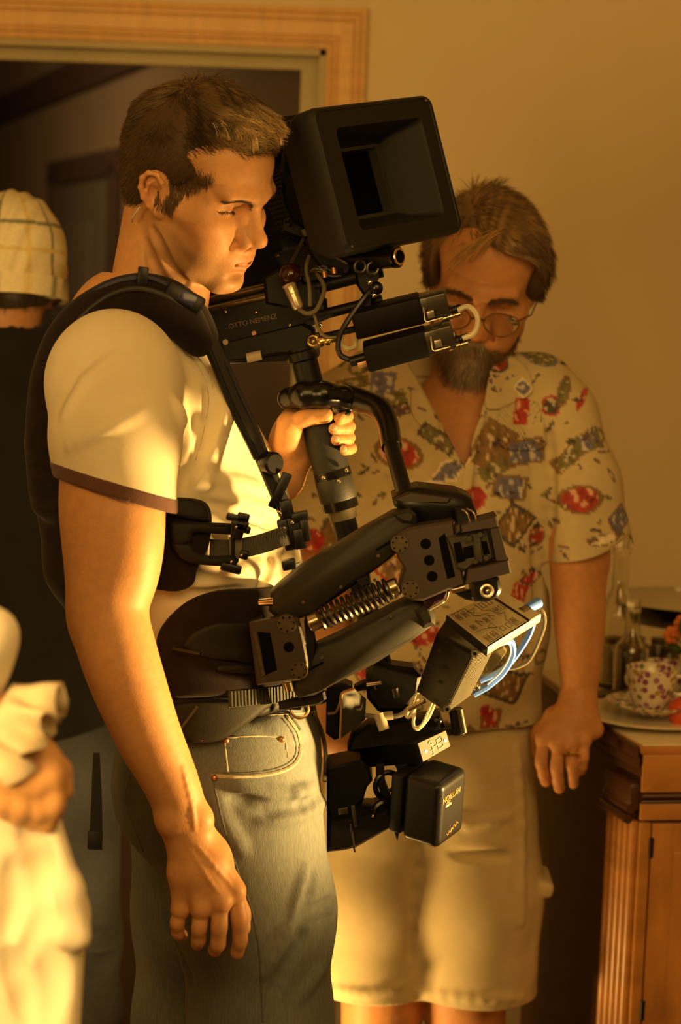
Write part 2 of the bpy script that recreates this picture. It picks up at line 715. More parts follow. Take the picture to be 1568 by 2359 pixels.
class Head:
    def __init__(s, O, R, sc=1.0):
        s.O, s.R, s.sc = np.asarray(O, float), R, sc

    def w(s, *l):
        return s.O + s.R @ (np.array(l, float) * s.sc)

    def loc(s, p):
        return ((p - s.O) @ s.R) / s.sc

    def sculpt(s, S, lids=0.5, jaw=1.0, cheek=1.0, age=0.0, mouth=True):
        w, R, k = s.w, s.R, s.sc
        E = lambda c, r, kk=0.01, op='add', Q=None: S.ell(w(*c), np.array(r) * k, R if Q is None else R @ Q, kk * k, op)
        C = lambda a, b, ra, rb=None, kk=0.01, op='add': S.cone(w(*a), w(*b), ra * k, (ra if rb is None else rb) * k, kk * k, op)
        # skull, forehead, face mass
        E((-0.012, 0, 0.052), (0.096, 0.074, 0.082))
        E((0.038, 0, 0.054), (0.056, 0.064, 0.058), 0.03)
        E((0.040, 0, -0.012), (0.046, 0.056, 0.066), 0.03)
        E((0.056, 0, -0.048), (0.040, 0.038, 0.044), 0.03)
        for y in (1, -1):
            E((0.028, y * 0.046, -0.030), (0.036, 0.016, 0.042), 0.02)
            C((0.004, y * 0.052, -0.010), (0.010, y * 0.052 * jaw, -0.056), 0.013, 0.012, 0.018)
            C((0.010, y * 0.053 * jaw, -0.054), (0.048, y * 0.038 * jaw, -0.077), 0.012, 0.012, 0.012)
            C((0.048, y * 0.036 * jaw, -0.077), (0.078, y * 0.016, -0.089), 0.012, 0.013, 0.014)
            E((0.060, y * 0.046, -0.010), (0.022, 0.018, 0.014), 0.020)          # cheekbone
            C((0.050, y * 0.056, -0.006), (0.006, y * 0.066, 0.000), 0.009, 0.008, 0.02)
            E((0.066, y * 0.034, -0.040), (0.020, 0.018, 0.030), 0.025)          # cheek
            C((0.0945, y * 0.010, 0.030), (0.083, y * 0.042, 0.032), 0.0110, 0.0100, 0.012)  # brow ridge
        # chin
        E((0.083, 0, -0.088), (0.017, 0.022, 0.014), 0.014)
        E((0.088, 0, -0.054), (0.014, 0.024, 0.020), 0.02)                        # muzzle
        # sockets
        for y in (1, -1):
            E((0.099, y * 0.031, 0.012), (0.024, 0.020, 0.0130), 0.010, 'sub')
            E((0.098, y * 0.017, 0.013), (0.012, 0.005, 0.009), 0.006, 'sub')
            # eyeball mass with lids
            E((0.0665, y * 0.0315, 0.0105), (0.0134, 0.0150, 0.0128), 0.004)
            up = 0.0175 - 0.012 * lids
            C((0.0765, y * 0.0175, up - 0.003), (0.0792, y * 0.031, up + 0.0005), 0.0020, 0.0024, 0.003)
            C((0.0792, y * 0.031, up + 0.0005), (0.0695, y * 0.0455, up - 0.003), 0.0024, 0.002, 0.003)
            C((0.0765, y * 0.0175, 0.0040), (0.0775, y * 0.031, 0.0010), 0.0018, 0.0022, 0.003)
            C((0.0775, y * 0.031, 0.0010), (0.0690, y * 0.0455, 0.0050), 0.0022, 0.0016, 0.003)
        # nose
        C((0.091, 0, 0.030), (0.095, 0, 0.013), 0.009, 0.0072, 0.010)
        C((0.0945, 0, 0.015), (0.1120, 0, -0.016), 0.0072, 0.0092, 0.008)
        E((0.1135, 0, -0.0200), (0.0122, 0.0110, 0.0100), 0.006)
        for y in (1, -1):
            E((0.0990, y * 0.0132, -0.0275), (0.0125, 0.0068, 0.0090), 0.007)
            C((0.088, y * 0.011, 0.004), (0.097, y * 0.010, -0.016), 0.006, 0.008, 0.010)
            E((0.1060, y * 0.0070, -0.0345), (0.0070, 0.0036, 0.0040), 0.003, 'sub')
        C((0.108, 0, -0.031), (0.099, 0, -0.038), 0.0042, 0.005, 0.006)
        if mouth:
            # philtrum + lips
            C((0.099, 0.004, -0.039), (0.1005, 0.005, -0.047), 0.0025, 0.0025, 0.006)
            C((0.099, -0.004, -0.039), (0.1005, -0.005, -0.047), 0.0025, 0.0025, 0.006)
            for y in (1, -1):
                C((0.1005, y * 0.003, -0.0505), (0.0930, y * 0.0140, -0.0530), 0.0052, 0.0042, 0.004)
                C((0.0930, y * 0.0140, -0.0530), (0.0840, y * 0.0240, -0.0570), 0.0042, 0.0022, 0.004)
                C((0.0985, 0, -0.0630), (0.0930, y * 0.0110, -0.0615), 0.0064, 0.0052, 0.004)
                C((0.0930, y * 0.0110, -0.0615), (0.0845, y * 0.0225, -0.0580), 0.0052, 0.0022, 0.004)
                C((0.1072, 0, -0.0562), (0.0985, y * 0.0150, -0.0567), 0.0017, 0.0016, 0.003, 'sub')
                C((0.0990, y * 0.0150, -0.0567), (0.0870, y * 0.0270, -0.0585), 0.0018, 0.0014, 0.003, 'sub')
            E((0.101, 0, -0.0730), (0.009, 0.018, 0.0045), 0.010, 'sub')
        for y in (1, -1):
            C((0.094, y * 0.022, -0.028), (0.085, y * 0.031, -0.050), 0.0015 + 0.002 * age, 0.001, 0.008, 'sub')
        # temples
        for y in (1, -1):
            E((0.045, y * 0.080, 0.030), (0.024, 0.013, 0.026), 0.02, 'sub')

    def ear(s, S, y):
        w, R, k = s.w, s.R, s.sc
        E = lambda c, r, kk=0.004, op='add', Q=None: S.ell(w(*c), np.array(r) * k, R if Q is None else R @ Q, kk * k, op)
        C = lambda a, b, ra, rb=None, kk=0.004, op='add': S.cone(w(*a), w(*b), ra * k, (ra if rb is None else rb) * k, kk * k, op)
        Q = rotm('X', -y * 12) @ rotm('Y', -12) @ rotm('Z', y * -20)
        b = np.array([-0.002, y * 0.0735, 0.006])
        t = lambda x, yy, z: tuple(b + Q @ np.array([x, y * yy, z]))
        E(t(0, 0.001, 0.004), (0.0165, 0.0045, 0.027), 0.008, 'add', Q)
        out = [(0.012, 0.004, 0.004), (0.010, 0.006, 0.016), (0.004, 0.007, 0.0265), (-0.006, 0.008, 0.0285), (-0.0145, 0.009, 0.022),
               (-0.0175, 0.009, 0.010), (-0.0155, 0.008, -0.003), (-0.010, 0.006, -0.015), (-0.003, 0.004, -0.023)]
        for a, c in zip(out[:-1], out[1:]):
            C(t(*a), t(*c), 0.0033, 0.0033, 0.003)
        inn = [(-0.001, 0.005, 0.019), (-0.008, 0.006, 0.014), (-0.0105, 0.006, 0.004), (-0.007, 0.005, -0.007)]
        for a, c in zip(inn[:-1], inn[1:]):
            C(t(*a), t(*c), 0.0024, 0.0024, 0.003)
        E(t(-0.001, 0.006, 0.000), (0.0075, 0.006, 0.0105), 0.004, 'sub', Q)
        E(t(-0.002, 0.008, 0.0225), (0.006, 0.003, 0.003), 0.003, 'sub', Q)
        C(t(0.0095, 0.004, 0.001), t(0.0085, 0.004, -0.007), 0.004, 0.003, 0.004)
        E(t(0.001, 0.003, -0.024), (0.0075, 0.004, 0.008), 0.005, 'add', Q)

    def skin_color(s, v, base=(0.60, 0.30, 0.125), lips=(0.56, 0.235, 0.115), stubble=0.5, far=None):
        l = s.loc(v)
        c = np.tile(np.array(base), (len(v), 1))
        inhead = (np.abs(l[:, 1]) < 0.11) & (l[:, 2] > -0.16) & (l[:, 0] > -0.13) & (l[:, 0] < 0.14) & (l[:, 2] < 0.2)
        c *= (1 + 0.05 * fbm(v, 60, 3))[:, None]
        L = (gauss(l, (0.099, 0, -0.0515), (0.016, 0.021, 0.0045)) + gauss(l, (0.097, 0, -0.0625), (0.016, 0.019, 0.0055)))
        L = np.clip(L * 1.6, 0, 1) * inhead
        c = c * (1 - L[:, None]) + np.array(lips) * L[:, None]
        # stubble on jaw, lip and chin
        st = sstep(-0.030, -0.055, l[:, 2] + 0.25 * (l[:, 0] - 0.06)) * sstep(-0.03, 0.02, l[:, 0]) * sstep(-0.135, -0.105, l[:, 2])
        st = np.maximum(st, gauss(l, (0.100, 0, -0.049), (0.012, 0.02, 0.006)) * 0.8) * (1 - L) * inhead * stubble
        c = c * (1 - st[:, None]) + np.array((0.25, 0.15, 0.07)) * st[:, None]
        red = (gauss(l, (0.112, 0, -0.03), (0.02, 0.02, 0.018)) + 0.7 * gauss(l, (0.07, 0.05, -0.025), (0.03, 0.02, 0.02)) + 0.7 * gauss(l, (0.07, -0.05, -0.025), (0.03, 0.02, 0.02))
               + gauss(l, (-0.014, 0.082, 0.0), (0.03, 0.014, 0.04)) + gauss(l, (-0.014, -0.082, 0.0), (0.03, 0.014, 0.04))) * inhead
        red = np.clip(red, 0, 1) * 0.35
        c = c * (1 - red[:, None]) + np.array((0.58, 0.22, 0.09)) * red[:, None]
        return c

    def eyes(s, parent, look=-0.35, side=0.0, iris=(0.05, 0.035, 0.015)):
        for y in (1, -1):
            mb = MB()
            mb.sphere(s.w(0.0665, y * 0.0315, 0.0115), 0.0131 * s.sc, seg=24, ring=16)
            d = unit(s.R @ np.array([1.0, side, look]))
            e = mb.build('eyeball', mat('eye_white', (0.55, 0.48, 0.40), 0.25, var=0.05), parent)
            mi = MB()
            c = s.w(0.0665, y * 0.0315, 0.0115)
            mi.cyl(c + d * 0.0108 * s.sc, c + d * 0.0133 * s.sc, 0.0060 * s.sc, 0.0050 * s.sc, n=20)
            mi.build('iris', mat('eye_iris', iris, 0.15, var=0.2), e)


def surf_points(v, f, mask_fn, n, rng):
    """random points with normals on faces whose centre passes mask_fn (weights 0..1)"""
    a, b, c, d = (v[f[:, i]] for i in range(4))
    cen = (a + b + c + d) / 4
    nor = np.cross(c - a, d - b)
    area = np.linalg.norm(nor, axis=1)
    nor = nor / (area[:, None] + 1e-12)
    wgt = area * mask_fn(cen, nor)
    wgt = wgt / wgt.sum()
    i = rng.choice(len(f), n, p=wgt)
    u, t = rng.random((n, 1)), rng.random((n, 1))
    p = (a[i] * (1 - u) + b[i] * u) * (1 - t) + (d[i] * (1 - u) + c[i] * u) * t
    return p, nor[i]


def proj(q):
    d = q - EYE
    z = d @ CF
    return np.stack([W / 2 + F * (d @ CR) / z, H / 2 - F * (d @ CU) / z], -1), z


def poly_sd(pts, poly):
    """signed distance (pixels) of points to polygon, negative inside"""
    poly = np.asarray(poly, float)
    d = np.full(len(pts), 1e9)
    ins = np.zeros(len(pts), bool)
    for i in range(len(poly)):
        a, b = poly[i], poly[(i + 1) % len(poly)]
        e = b - a
        w = pts - a
        t = np.clip((w @ e) / (e @ e + 1e-9), 0, 1)
        q = w - t[:, None] * e
        d = np.minimum(d, (q * q).sum(1))
        c = ((a[1] <= pts[:, 1]) & (b[1] > pts[:, 1])) | ((b[1] <= pts[:, 1]) & (a[1] > pts[:, 1]))
        xs = a[0] + (pts[:, 1] - a[1]) / (b[1] - a[1] + 1e-12) * (b[0] - a[0])
        ins ^= c & (pts[:, 0] < xs)
    d = np.sqrt(d)
    return np.where(ins, -d, d)


def shell_patch(S, poly, t0, t1, h=0.0022, near=True, rnd=0.006, ymax=None, warp=None):
    """pad of thickness t0..t1 following a soft body, with the outline of a polygon; returns (verts, faces)"""
    poly = smooth_path([(a, b, 0) for a, b in poly] + [(*poly[0], 0)], len(poly) * 6)[:-1, :2]
    hits = np.array([S.hit(*q) for q in poly])
    lo, hi = hits.min(0) - (t1 + 0.02), hits.max(0) + (t1 + 0.02)
    cen = S.hit(*poly.mean(0))
    lo, hi = np.minimum(lo, cen - .03), np.maximum(hi, cen + .03)
    N = SDF(lo, hi, h)
    X, Y, Z = np.meshgrid(*N.ax, indexing='ij')
    pts = np.stack([X.ravel(), Y.ravel(), Z.ravel()], 1)
    f = S.sample(pts)
    d = np.full(len(pts), 1.0)
    m = (f < t1 + 0.02) & (f > t0 - 0.02)
    if ymax is not None: m &= pts[:, 1] < ymax
    pp, z = proj(pts[m])
    pd = poly_sd(pp, poly) * z / F
    sh = np.abs(f[m] - (t0 + t1) / 2) - (t1 - t0) / 2
    a, b = sh + rnd, pd + rnd
    q = np.sqrt(np.maximum(a, 0) ** 2 + np.maximum(b, 0) ** 2) + np.minimum(np.maximum(a, b), 0) - rnd
    d[m] = q
    N.g = d.reshape(N.g.shape).astype(np.float32)
    if warp: N.warp(warp)
    return N.mesh(1)


def plate(name, pix, Y, thick, m, parent, bevel=0.0, dY=None, smooth=35, label=None):
    """flat piece with a pixel outline at depth Y (or one depth per corner), pushed back by thick"""
    mb = MB()
    ys = [Y] * len(pix) if np.isscalar(Y) else Y
    mb.prism([P(a, b, y) for (a, b), y in zip(pix, ys)], (0, thick, 0), bevel)
    return mb.build(name, m, parent, smooth, label)


def disc(name, px, py, Y, r, thick, m, parent, n=24, holes=0, label=None):
    """bolt head facing the camera; r in pixels at that depth"""
    mb = MB()
    c = P(px, py, Y)
    rr = r * Y / F
    mb.cyl(c + V(0, thick, 0), c, rr, rr * .94, n=n)
    o = mb.build(name, m, parent, label=label)
    if holes:
        hb = MB()
        for i in range(holes):
            w = 6.283 * i / holes + .3
            q = c + V(math.cos(w), 0, math.sin(w)) * rr * .72
            hb.cyl(q - V(0, .0004, 0), q + V(0, .001, 0), rr * .11, n=8)
        hb.build('screw_holes', M_BLACK, o)
    return o


def text_on(name, s, origin, xdir, ydir, size, m, parent, ext=0.0004, align='LEFT'):
    """flat lettering as real geometry: baseline origin, x and y direction"""
    cu = bpy.data.curves.new(name, 'FONT')
    cu.body = s
    cu.size = size
    cu.extrude = ext
    cu.align_x = align
    x = unit(xdir); z = unit(np.cross(x, ydir)); y = np.cross(z, x)
    o = bpy.data.objects.new(name + '_tmp', cu)
    COL.objects.link(o)
    o.matrix_world = Matrix(((x[0], y[0], z[0], origin[0]), (x[1], y[1], z[1], origin[1]), (x[2], y[2], z[2], origin[2]), (0, 0, 0, 1)))
    bpy.context.view_layer.update()
    me = bpy.data.meshes.new_from_object(o.evaluated_get(bpy.context.evaluated_depsgraph_get()))
    me.transform(o.matrix_world)
    bpy.data.objects.remove(o, do_unlink=True)
    return link(name, me, m, parent)


M_BLACK = mat('black_void', (0.002, 0.002, 0.002), 0.9, spec=0.05)


# ------------------------------------------------------------------ the room
def structure(name, mb, m, parent=None, smooth=30):
    o = mb.build(name, m, parent, smooth)
    if parent is None: o['kind'] = 'structure'
    return o


WY = 4.0
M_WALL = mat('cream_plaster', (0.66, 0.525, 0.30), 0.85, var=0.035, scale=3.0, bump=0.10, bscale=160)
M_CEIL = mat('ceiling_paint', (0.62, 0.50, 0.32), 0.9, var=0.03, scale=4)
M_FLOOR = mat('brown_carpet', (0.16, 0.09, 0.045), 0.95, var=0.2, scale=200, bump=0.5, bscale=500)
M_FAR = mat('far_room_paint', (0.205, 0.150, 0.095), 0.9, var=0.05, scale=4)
_op = P(752, 114, WY)                       # inner top right corner of the door opening
OX, OZ, OL = _op[0], _op[2], _op[0] - 0.92
_mb = MB()
_mb.box(((OX + 2.4) / 2, WY + .06, 1.4), ((2.4 - OX) / 2, .06, 1.4))
_mb.box(((OX + OL) / 2, WY + .06, (OZ + 2.8) / 2), ((OX - OL) / 2, .06, (2.8 - OZ) / 2))
_mb.box(((OL - 2.6) / 2, WY + .06, 1.4), ((OL + 2.6) / 2, .06, 1.4))
structure('wall_back', _mb, M_WALL)
_mb = MB(); _mb.box((2.46, 1.25, 1.4), (.06, 2.87, 1.4)); structure('wall_right', _mb, M_WALL)
_mb = MB(); _mb.box((-2.66, 1.25, 1.4), (.06, 2.87, 1.4)); structure('wall_left', _mb, M_WALL)
_mb = MB(); _mb.box((-.1, -1.68, 1.4), (2.6, .06, 1.4)); structure('wall_front', _mb, M_WALL)
_mb = MB(); _mb.box((-.1, 4.0, -.05), (3.2, 6.2, .05)); structure('floor', _mb, M_FLOOR)
_mb = MB(); _mb.box((-.1, 4.0, 2.86), (3.2, 6.2, .06)); structure('ceiling', _mb, M_CEIL)
# door casing with a moulded profile, mitred at the corner
M_WOOD = mat('honey_wood', (0.66, 0.39, 0.14), 0.5, var=0.10, scale=9, stretch=(1, 1, 6), bump=0.15, bscale=60, spec=0.4)
M_WOODH = mat('honey_wood_head', (0.66, 0.39, 0.14), 0.5, var=0.10, scale=9, stretch=(6, 1, 1), bump=0.15, bscale=60, spec=0.4)
PROF = [(0, 0), (0, .008), (.005, .012), (.008, .012), (.0095, .004), (.0125, .004), (.014, .014), (.019, .016), (.0205, .011), (.023, .011), (.0245, .017), (.049, .018), (.0505, .012), (.053, .012), (.0545, .022), (.060, .022), (.0615, .015), (.064, .015), (.0655, .022), (.074, .020), (.074, 0)]


def casing(name, a, b, out, mitre_a, mitre_b, m):
    """profile swept from a to b on the wall face; out = direction away from the opening"""
    a, b, out = map(lambda q: np.asarray(q, float), (a, b, out))
    d = unit(b - a)
    vs = []
    for end, mit in ((a, mitre_a), (b, mitre_b)):
        for w, t in PROF:
            vs.append(end + out * w + d * (w * mit) + V(0, -t, 0))
    n = len(PROF)
    mb = MB()
    mb.add(vs, [(i, (i + 1) % n, n + (i + 1) % n, n + i) for i in range(n)] + [tuple(range(n)), tuple(n + i for i in range(n))])
    return structure(name, mb, m, smooth=25)


casing('trim_1', (OL, WY - .001, OZ), (OX, WY - .001, OZ), (0, 0, 1), -1, 1, M_WOODH)
casing('trim_2', (OX, WY - .001, 0), (OX, WY - .001, OZ), (1, 0, 0), 0, 1, M_WOOD)
casing('trim_3', (OL, WY - .001, 0), (OL, WY - .001, OZ), (-1, 0, 0), 0, 1, M_WOOD)
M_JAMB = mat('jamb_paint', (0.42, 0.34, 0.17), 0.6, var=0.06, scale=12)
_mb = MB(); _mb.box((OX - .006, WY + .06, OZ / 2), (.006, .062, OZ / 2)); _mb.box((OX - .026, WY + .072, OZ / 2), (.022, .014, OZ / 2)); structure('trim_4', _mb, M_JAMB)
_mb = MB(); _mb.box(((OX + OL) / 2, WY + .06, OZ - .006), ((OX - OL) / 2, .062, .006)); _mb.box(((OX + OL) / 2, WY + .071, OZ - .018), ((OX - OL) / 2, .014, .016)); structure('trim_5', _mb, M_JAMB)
# second room: a wall running back from the door, with a dark rail and another doorway
_d0, _d1 = V(-0.075, 4.14, 0), V(-1.72, 9.68, 0)
_dd = unit(_d1 - _d0); _dn = V(-_dd[1], _dd[0], 0)           # normal towards the far room
_fr = np.stack([_dd, _dn, V(0, 0, 1)], 1)
_L = np.linalg.norm(_d1 - _d0)
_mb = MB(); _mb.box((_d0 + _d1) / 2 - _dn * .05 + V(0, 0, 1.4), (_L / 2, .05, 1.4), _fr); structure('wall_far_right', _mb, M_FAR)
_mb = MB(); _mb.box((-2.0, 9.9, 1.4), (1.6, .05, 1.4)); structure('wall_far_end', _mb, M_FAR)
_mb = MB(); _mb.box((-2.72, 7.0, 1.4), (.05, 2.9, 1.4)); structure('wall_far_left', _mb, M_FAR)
M_DARKW = mat('dark_rail', (0.045, 0.022, 0.013), 0.7, var=0.2, scale=10)
at = lambda s, z, o=0.0: _d0 + _dd * s + _dn * o + V(0, 0, z)
_mb = MB(); _mb.box(at(_L / 2, 2.20, .012), (_L / 2, .014, .055), _fr, .004); structure('trim_6', _mb, M_DARKW)
_s0, _s1 = 2.13, 3.32
_mb = MB(); _mb.box(at((_s0 + _s1) / 2, 1.90, .012), ((_s1 - _s0) / 2 + .1, .016, .04), _fr, .004); structure('trim_7', _mb, M_DARKW)
_mb = MB(); _mb.box(at(_s0, .95, .012), (.05, .016, .95), _fr, .004); structure('trim_8', _mb, M_DARKW)
_mb = MB(); _mb.box(at(_s1, .95, .012), (.05, .016, .95), _fr, .004); structure('trim_9', _mb, M_DARKW)
_mb = MB(); _mb.box(at((_s0 + _s1) / 2, .93, .004), ((_s1 - _s0) / 2 - .05, .008, .93), _fr, .003); _do = structure('door_1', _mb, mat('slate_door', (0.105, 0.088, 0.066), 0.6, var=0.06))
_mb = MB(); _mb.box(at((_s0 + _s1) / 2 + .12, 1.35, .013), (.30, .006, .38), _fr, .004); _mb.build('door_panel', mat('slate_door'), _do)

# ------------------------------------------------------------------ sideboard on the right
_CA = P(1480, 1719, 2.90)
CZ = _CA[2]
FD = unit(V(math.cos(math.radians(10)), math.sin(math.radians(10)), 0)); SD = V(-FD[1], FD[0], 0)
CA = V(_CA[0], _CA[1], 0); _b = P(1416, 1690, 2.990); CB = V(_b[0], _b[1], 0)
CAB = empty('sideboard', (CA[0] + .4, CA[1] + .2, 0), 'polished wooden sideboard with a fluted corner and veneered door', 'sideboard')
M_VEN = mat('amber_veneer', (0.44, 0.185, 0.042), 0.32, var=0.22, scale=6, stretch=(1, 1, 5), bump=0.03, bscale=90, spec=0.5)
M_VEN2 = mat('diagonal_veneer', (0.40, 0.165, 0.038), 0.32, var=0.30, scale=7, stretch=(4, 1, 1.2), bump=0.03, bscale=90, spec=0.5)
M_DKW = mat('dark_walnut_shaded', (0.060, 0.022, 0.008), 0.35, var=0.2, scale=8, stretch=(1, 1, 5), spec=0.5)  # dark wood; the unlit left side's shade is put into this colour
_far = CA + FD * .95
poly = [CA, _far, _far + SD * .52, CB + SD * .44, CB]
def slab(pts, z0, z1, m, name, parent, off=0.0, bevel=0.0):
    c = sum(pts) / len(pts)
    mb = MB(); mb.prism([p + unit(p - c) * off + V(0, 0, z0) for p in pts], (0, 0, z1 - z0), bevel)
    return mb.build(name, m, parent)
slab(poly, .06, CZ - .03, M_DKW, 'carcass', CAB)
slab(poly, 0.0, .06, M_DKW, 'plinth', CAB, .01, .004)
slab(poly, CZ - .012, CZ, M_VEN, 'top', CAB, .004, .003)
_side = [CA + FD * .004, CA + FD * .02 + SD * .05, CB + SD * .43 + FD * .03, CB + SD * .44, CB]
for _z0, _z1, _o in ((.016, .001, .016), (.032, .014, .011), (.046, .030, .006)):
    _cc_ = CA + FD * .3 + SD * .2
    _mb = MB(); _mb.prism([p + (unit(p - _cc_) * _o if i in (0, 3, 4) else 0) + V(0, 0, CZ - _z0) for i, p in enumerate(_side)], (0, 0, _z0 - _z1), .004); _mb.build('edge_moulding', M_DKW, CAB)
_CN = unit(CB - CA); _CO = V(_CN[1], -_CN[0], 0); _CO = _CO if _CO[0] < 0 else -_CO
_cl = np.linalg.norm(CB - CA)
_mb = MB(); _mb.box((CA + CB) / 2 + V(0, 0, CZ - .075) + _CO * .006, (_cl / 2, .010, .022), np.stack([_CN, _CO, V(0, 0, 1)], 1), .008); _mb.build('capital', M_DKW, CAB)
for _i in range(2):
    _mb = MB(); _mb.cyl(CA + _CN * .002 + _CO * (.016 - .004 * _i) + V(0, 0, CZ - .106 + .014 * _i), CB + _CO * (.016 - .004 * _i) + V(0, 0, CZ - .106 + .014 * _i), .007, n=12); _mb.build('capital_ring', M_DKW, CAB)
for _i in range(5):
    _c = CA + _CN * (_cl * (.10 + .20 * _i)) + _CO * .002
    _mb = MB(); _mb.cyl(_c + V(0, 0, .08), _c + V(0, 0, CZ - .11), .0080, n=14); _mb.build('flute', M_VEN, CAB)
_fo = V(FD[1], -FD[0], 0)
_FR = np.stack([FD, -_fo, V(0, 0, 1)], 1)
def front(u0, u1, z0, z1, t, m, name, bevel=.002, parent=None):
    mb = MB(); mb.box(CA + FD * ((u0 + u1) / 2) + _fo * (t / 2) + V(0, 0, (z0 + z1) / 2), ((u1 - u0) / 2, t / 2 + .002, (z1 - z0) / 2), _FR, bevel)
    return mb.build(name, m, parent or CAB)
zz = lambda py: P(1520, py, 2.90)[2]
front(.0, .95, zz(1826), CZ - .012, .004, M_VEN, 'frieze')
front(.0, .95, zz(1838), zz(1828), .010, M_DKW, 'front_moulding', .003)
front(.0, .95, zz(1850), zz(1842), .008, M_DKW, 'front_moulding', .003)
front(.0, .95, zz(1890), zz(1851), .005, M_VEN, 'drawer_rail')
front(.0, .016, .08, zz(1894), .007, M_VEN, 'door_stile')
_dr = front(.018, .46, .09, zz(1897), .007, M_VEN2, 'door', .002)
front(.47, .94, .09, zz(1897), .007, M_VEN2, 'door', .002)
front(.05, .42, .14, zz(1960), .010, M_VEN2, 'door_panel', .004, _dr)
for _z in (zz(1950), zz(2325)):
    _mb = MB(); _mb.cyl(CA + FD * .017 + _fo * .010 + V(0, 0, _z - .014), CA + FD * .017 + _fo * .010 + V(0, 0, _z + .014), .0035, n=12); _mb.build('hinge', mat('black_hinge', (0.012, 0.01, 0.008), 0.4, metal=0.5), CAB)

# ------------------------------------------------------------------ things on the sideboard
_c = sum(poly) / 5
_rp = [p + unit(_c - p) * .001 for p in poly]
RUN = slab(_rp, CZ + .0002, CZ + .0022, mat('cream_linen', (0.72, 0.62, 0.42), 0.9, var=0.05, scale=60, bump=0.4, bscale=500), 'table_runner', None)
tag(RUN, 'cream cloth covering the top of the sideboard', 'cloth')
TZ = CZ + .0025
def lathe(name, c, prof, m, parent=None, n=40, smooth=40):
    """prof: list of (r, z) from outside bottom to inside"""
    vs, fs = [], []
    for r, z in prof:
        for i in range(n):
            a = 2 * math.pi * i / n
            vs.append((c[0] + r * math.cos(a), c[1] + r * math.sin(a), c[2] + z))
    for k in range(len(prof) - 1):
        for i in range(n):
            j = (i + 1) % n
            fs.append((k * n + i, k * n + j, (k + 1) * n + j, (k + 1) * n + i))
    fs.append(tuple(range(n)))
    fs.append(tuple((len(prof) - 1) * n + i for i in range(n)))
    mb = MB(); mb.add(vs, fs)
    return mb.build(name, m, parent, smooth)


def floral(name):
    if name in _M: return _M[name]
    m = mat(name, (0.74, 0.66, 0.48), 0.25, var=0.02, coat=0.3)
    nt = m.node_tree; N, L = nt.nodes, nt.links
    b = N['Principled BSDF']
    tc = N.new('ShaderNodeTexCoord')
    vo = N.new('ShaderNodeTexVoronoi'); vo.inputs['Scale'].default_value = 92
    L.new(tc.outputs['Object'], vo.inputs['Vector'])
    rp = N.new('ShaderNodeValToRGB')
    rp.color_ramp.elements[0].position = 0.40; rp.color_ramp.elements[0].color = (1, 1, 1, 1)
    rp.color_ramp.elements[1].position = 0.47; rp.color_ramp.elements[1].color = (0, 0, 0, 1)
    L.new(vo.outputs['Distance'], rp.inputs[0])
    cr = N.new('ShaderNodeValToRGB'); cr.color_ramp.interpolation = 'CONSTANT'
    cr.color_ramp.elements[0].color = (0.28, 0.08, 0.20, 1)
    e = cr.color_ramp.elements.new(0.4); e.color = (0.16, 0.22, 0.05, 1)
    e = cr.color_ramp.elements.new(0.6); e.color = (0.36, 0.16, 0.26, 1)
    cr.color_ramp.elements[-1].position = 0.8; cr.color_ramp.elements[-1].color = (0.45, 0.30, 0.08, 1)
    sp = N.new('ShaderNodeSeparateColor'); L.new(vo.outputs['Color'], sp.inputs[0]); L.new(sp.outputs[0], cr.inputs[0])
    mx = N.new('ShaderNodeMix'); mx.data_type = 'RGBA'
    L.new(rp.outputs[0], mx.inputs[0]); mx.inputs[6].default_value = (0.74, 0.66, 0.48, 1); L.new(cr.outputs[0], mx.inputs[7])
    L.new(mx.outputs[2], b.inputs['Base Color'])
    return m


M_CHINA = floral('floral_china')
M_PLATE = mat('white_china', (0.74, 0.67, 0.50), 0.25, var=0.02, coat=0.3)
on = lambda px, Y: V(P(px, 1650, Y)[0], Y, TZ)
_q = on(1502, 3.06)
PL = lathe('dinner_plate', _q, [(.055, 0), (.060, .003), (.108, .010), (.112, .012), (.108, .013), (.060, .006), (.001, .005)], M_PLATE)
tag(PL, 'cream plate under the saucer on the sideboard', 'plate')
_q = _q + V(0, 0, .0132)
SAU = empty('saucer', _q, 'floral china saucer holding the front teacup', 'saucer')
lathe('saucer_dish', _q, [(.034, 0), (.038, .003), (.068, .014), (.071, .017), (.068, .018), (.036, .006), (.001, .005)], M_CHINA, SAU)


def teacup(q, label, hs=1):
    e = empty('teacup', q, label, 'teacup', 'floral china cups on the sideboard')
    lathe('cup_bowl', q, [(.020, 0), (.022, .003), (.026, .006), (.032, .020), (.036, .040), (.0385, .060), (.0380, .062), (.036, .060), (.033, .040), (.028, .018), (.001, .008)], M_CHINA, e)
    mb = MB(); mb.torus(q + V(.042 * hs, .006, .034), V(0, 1, 0), .014, .0032, n=24, a0=0, a1=360); mb.build('cup_handle', M_PLATE, e)
    return e


teacup(_q + V(-.004, 0, .0062), 'floral teacup standing in the saucer at the front')
_q2 = on(1522, 3.20)
teacup(_q2, 'floral teacup standing behind the front cup', -1)
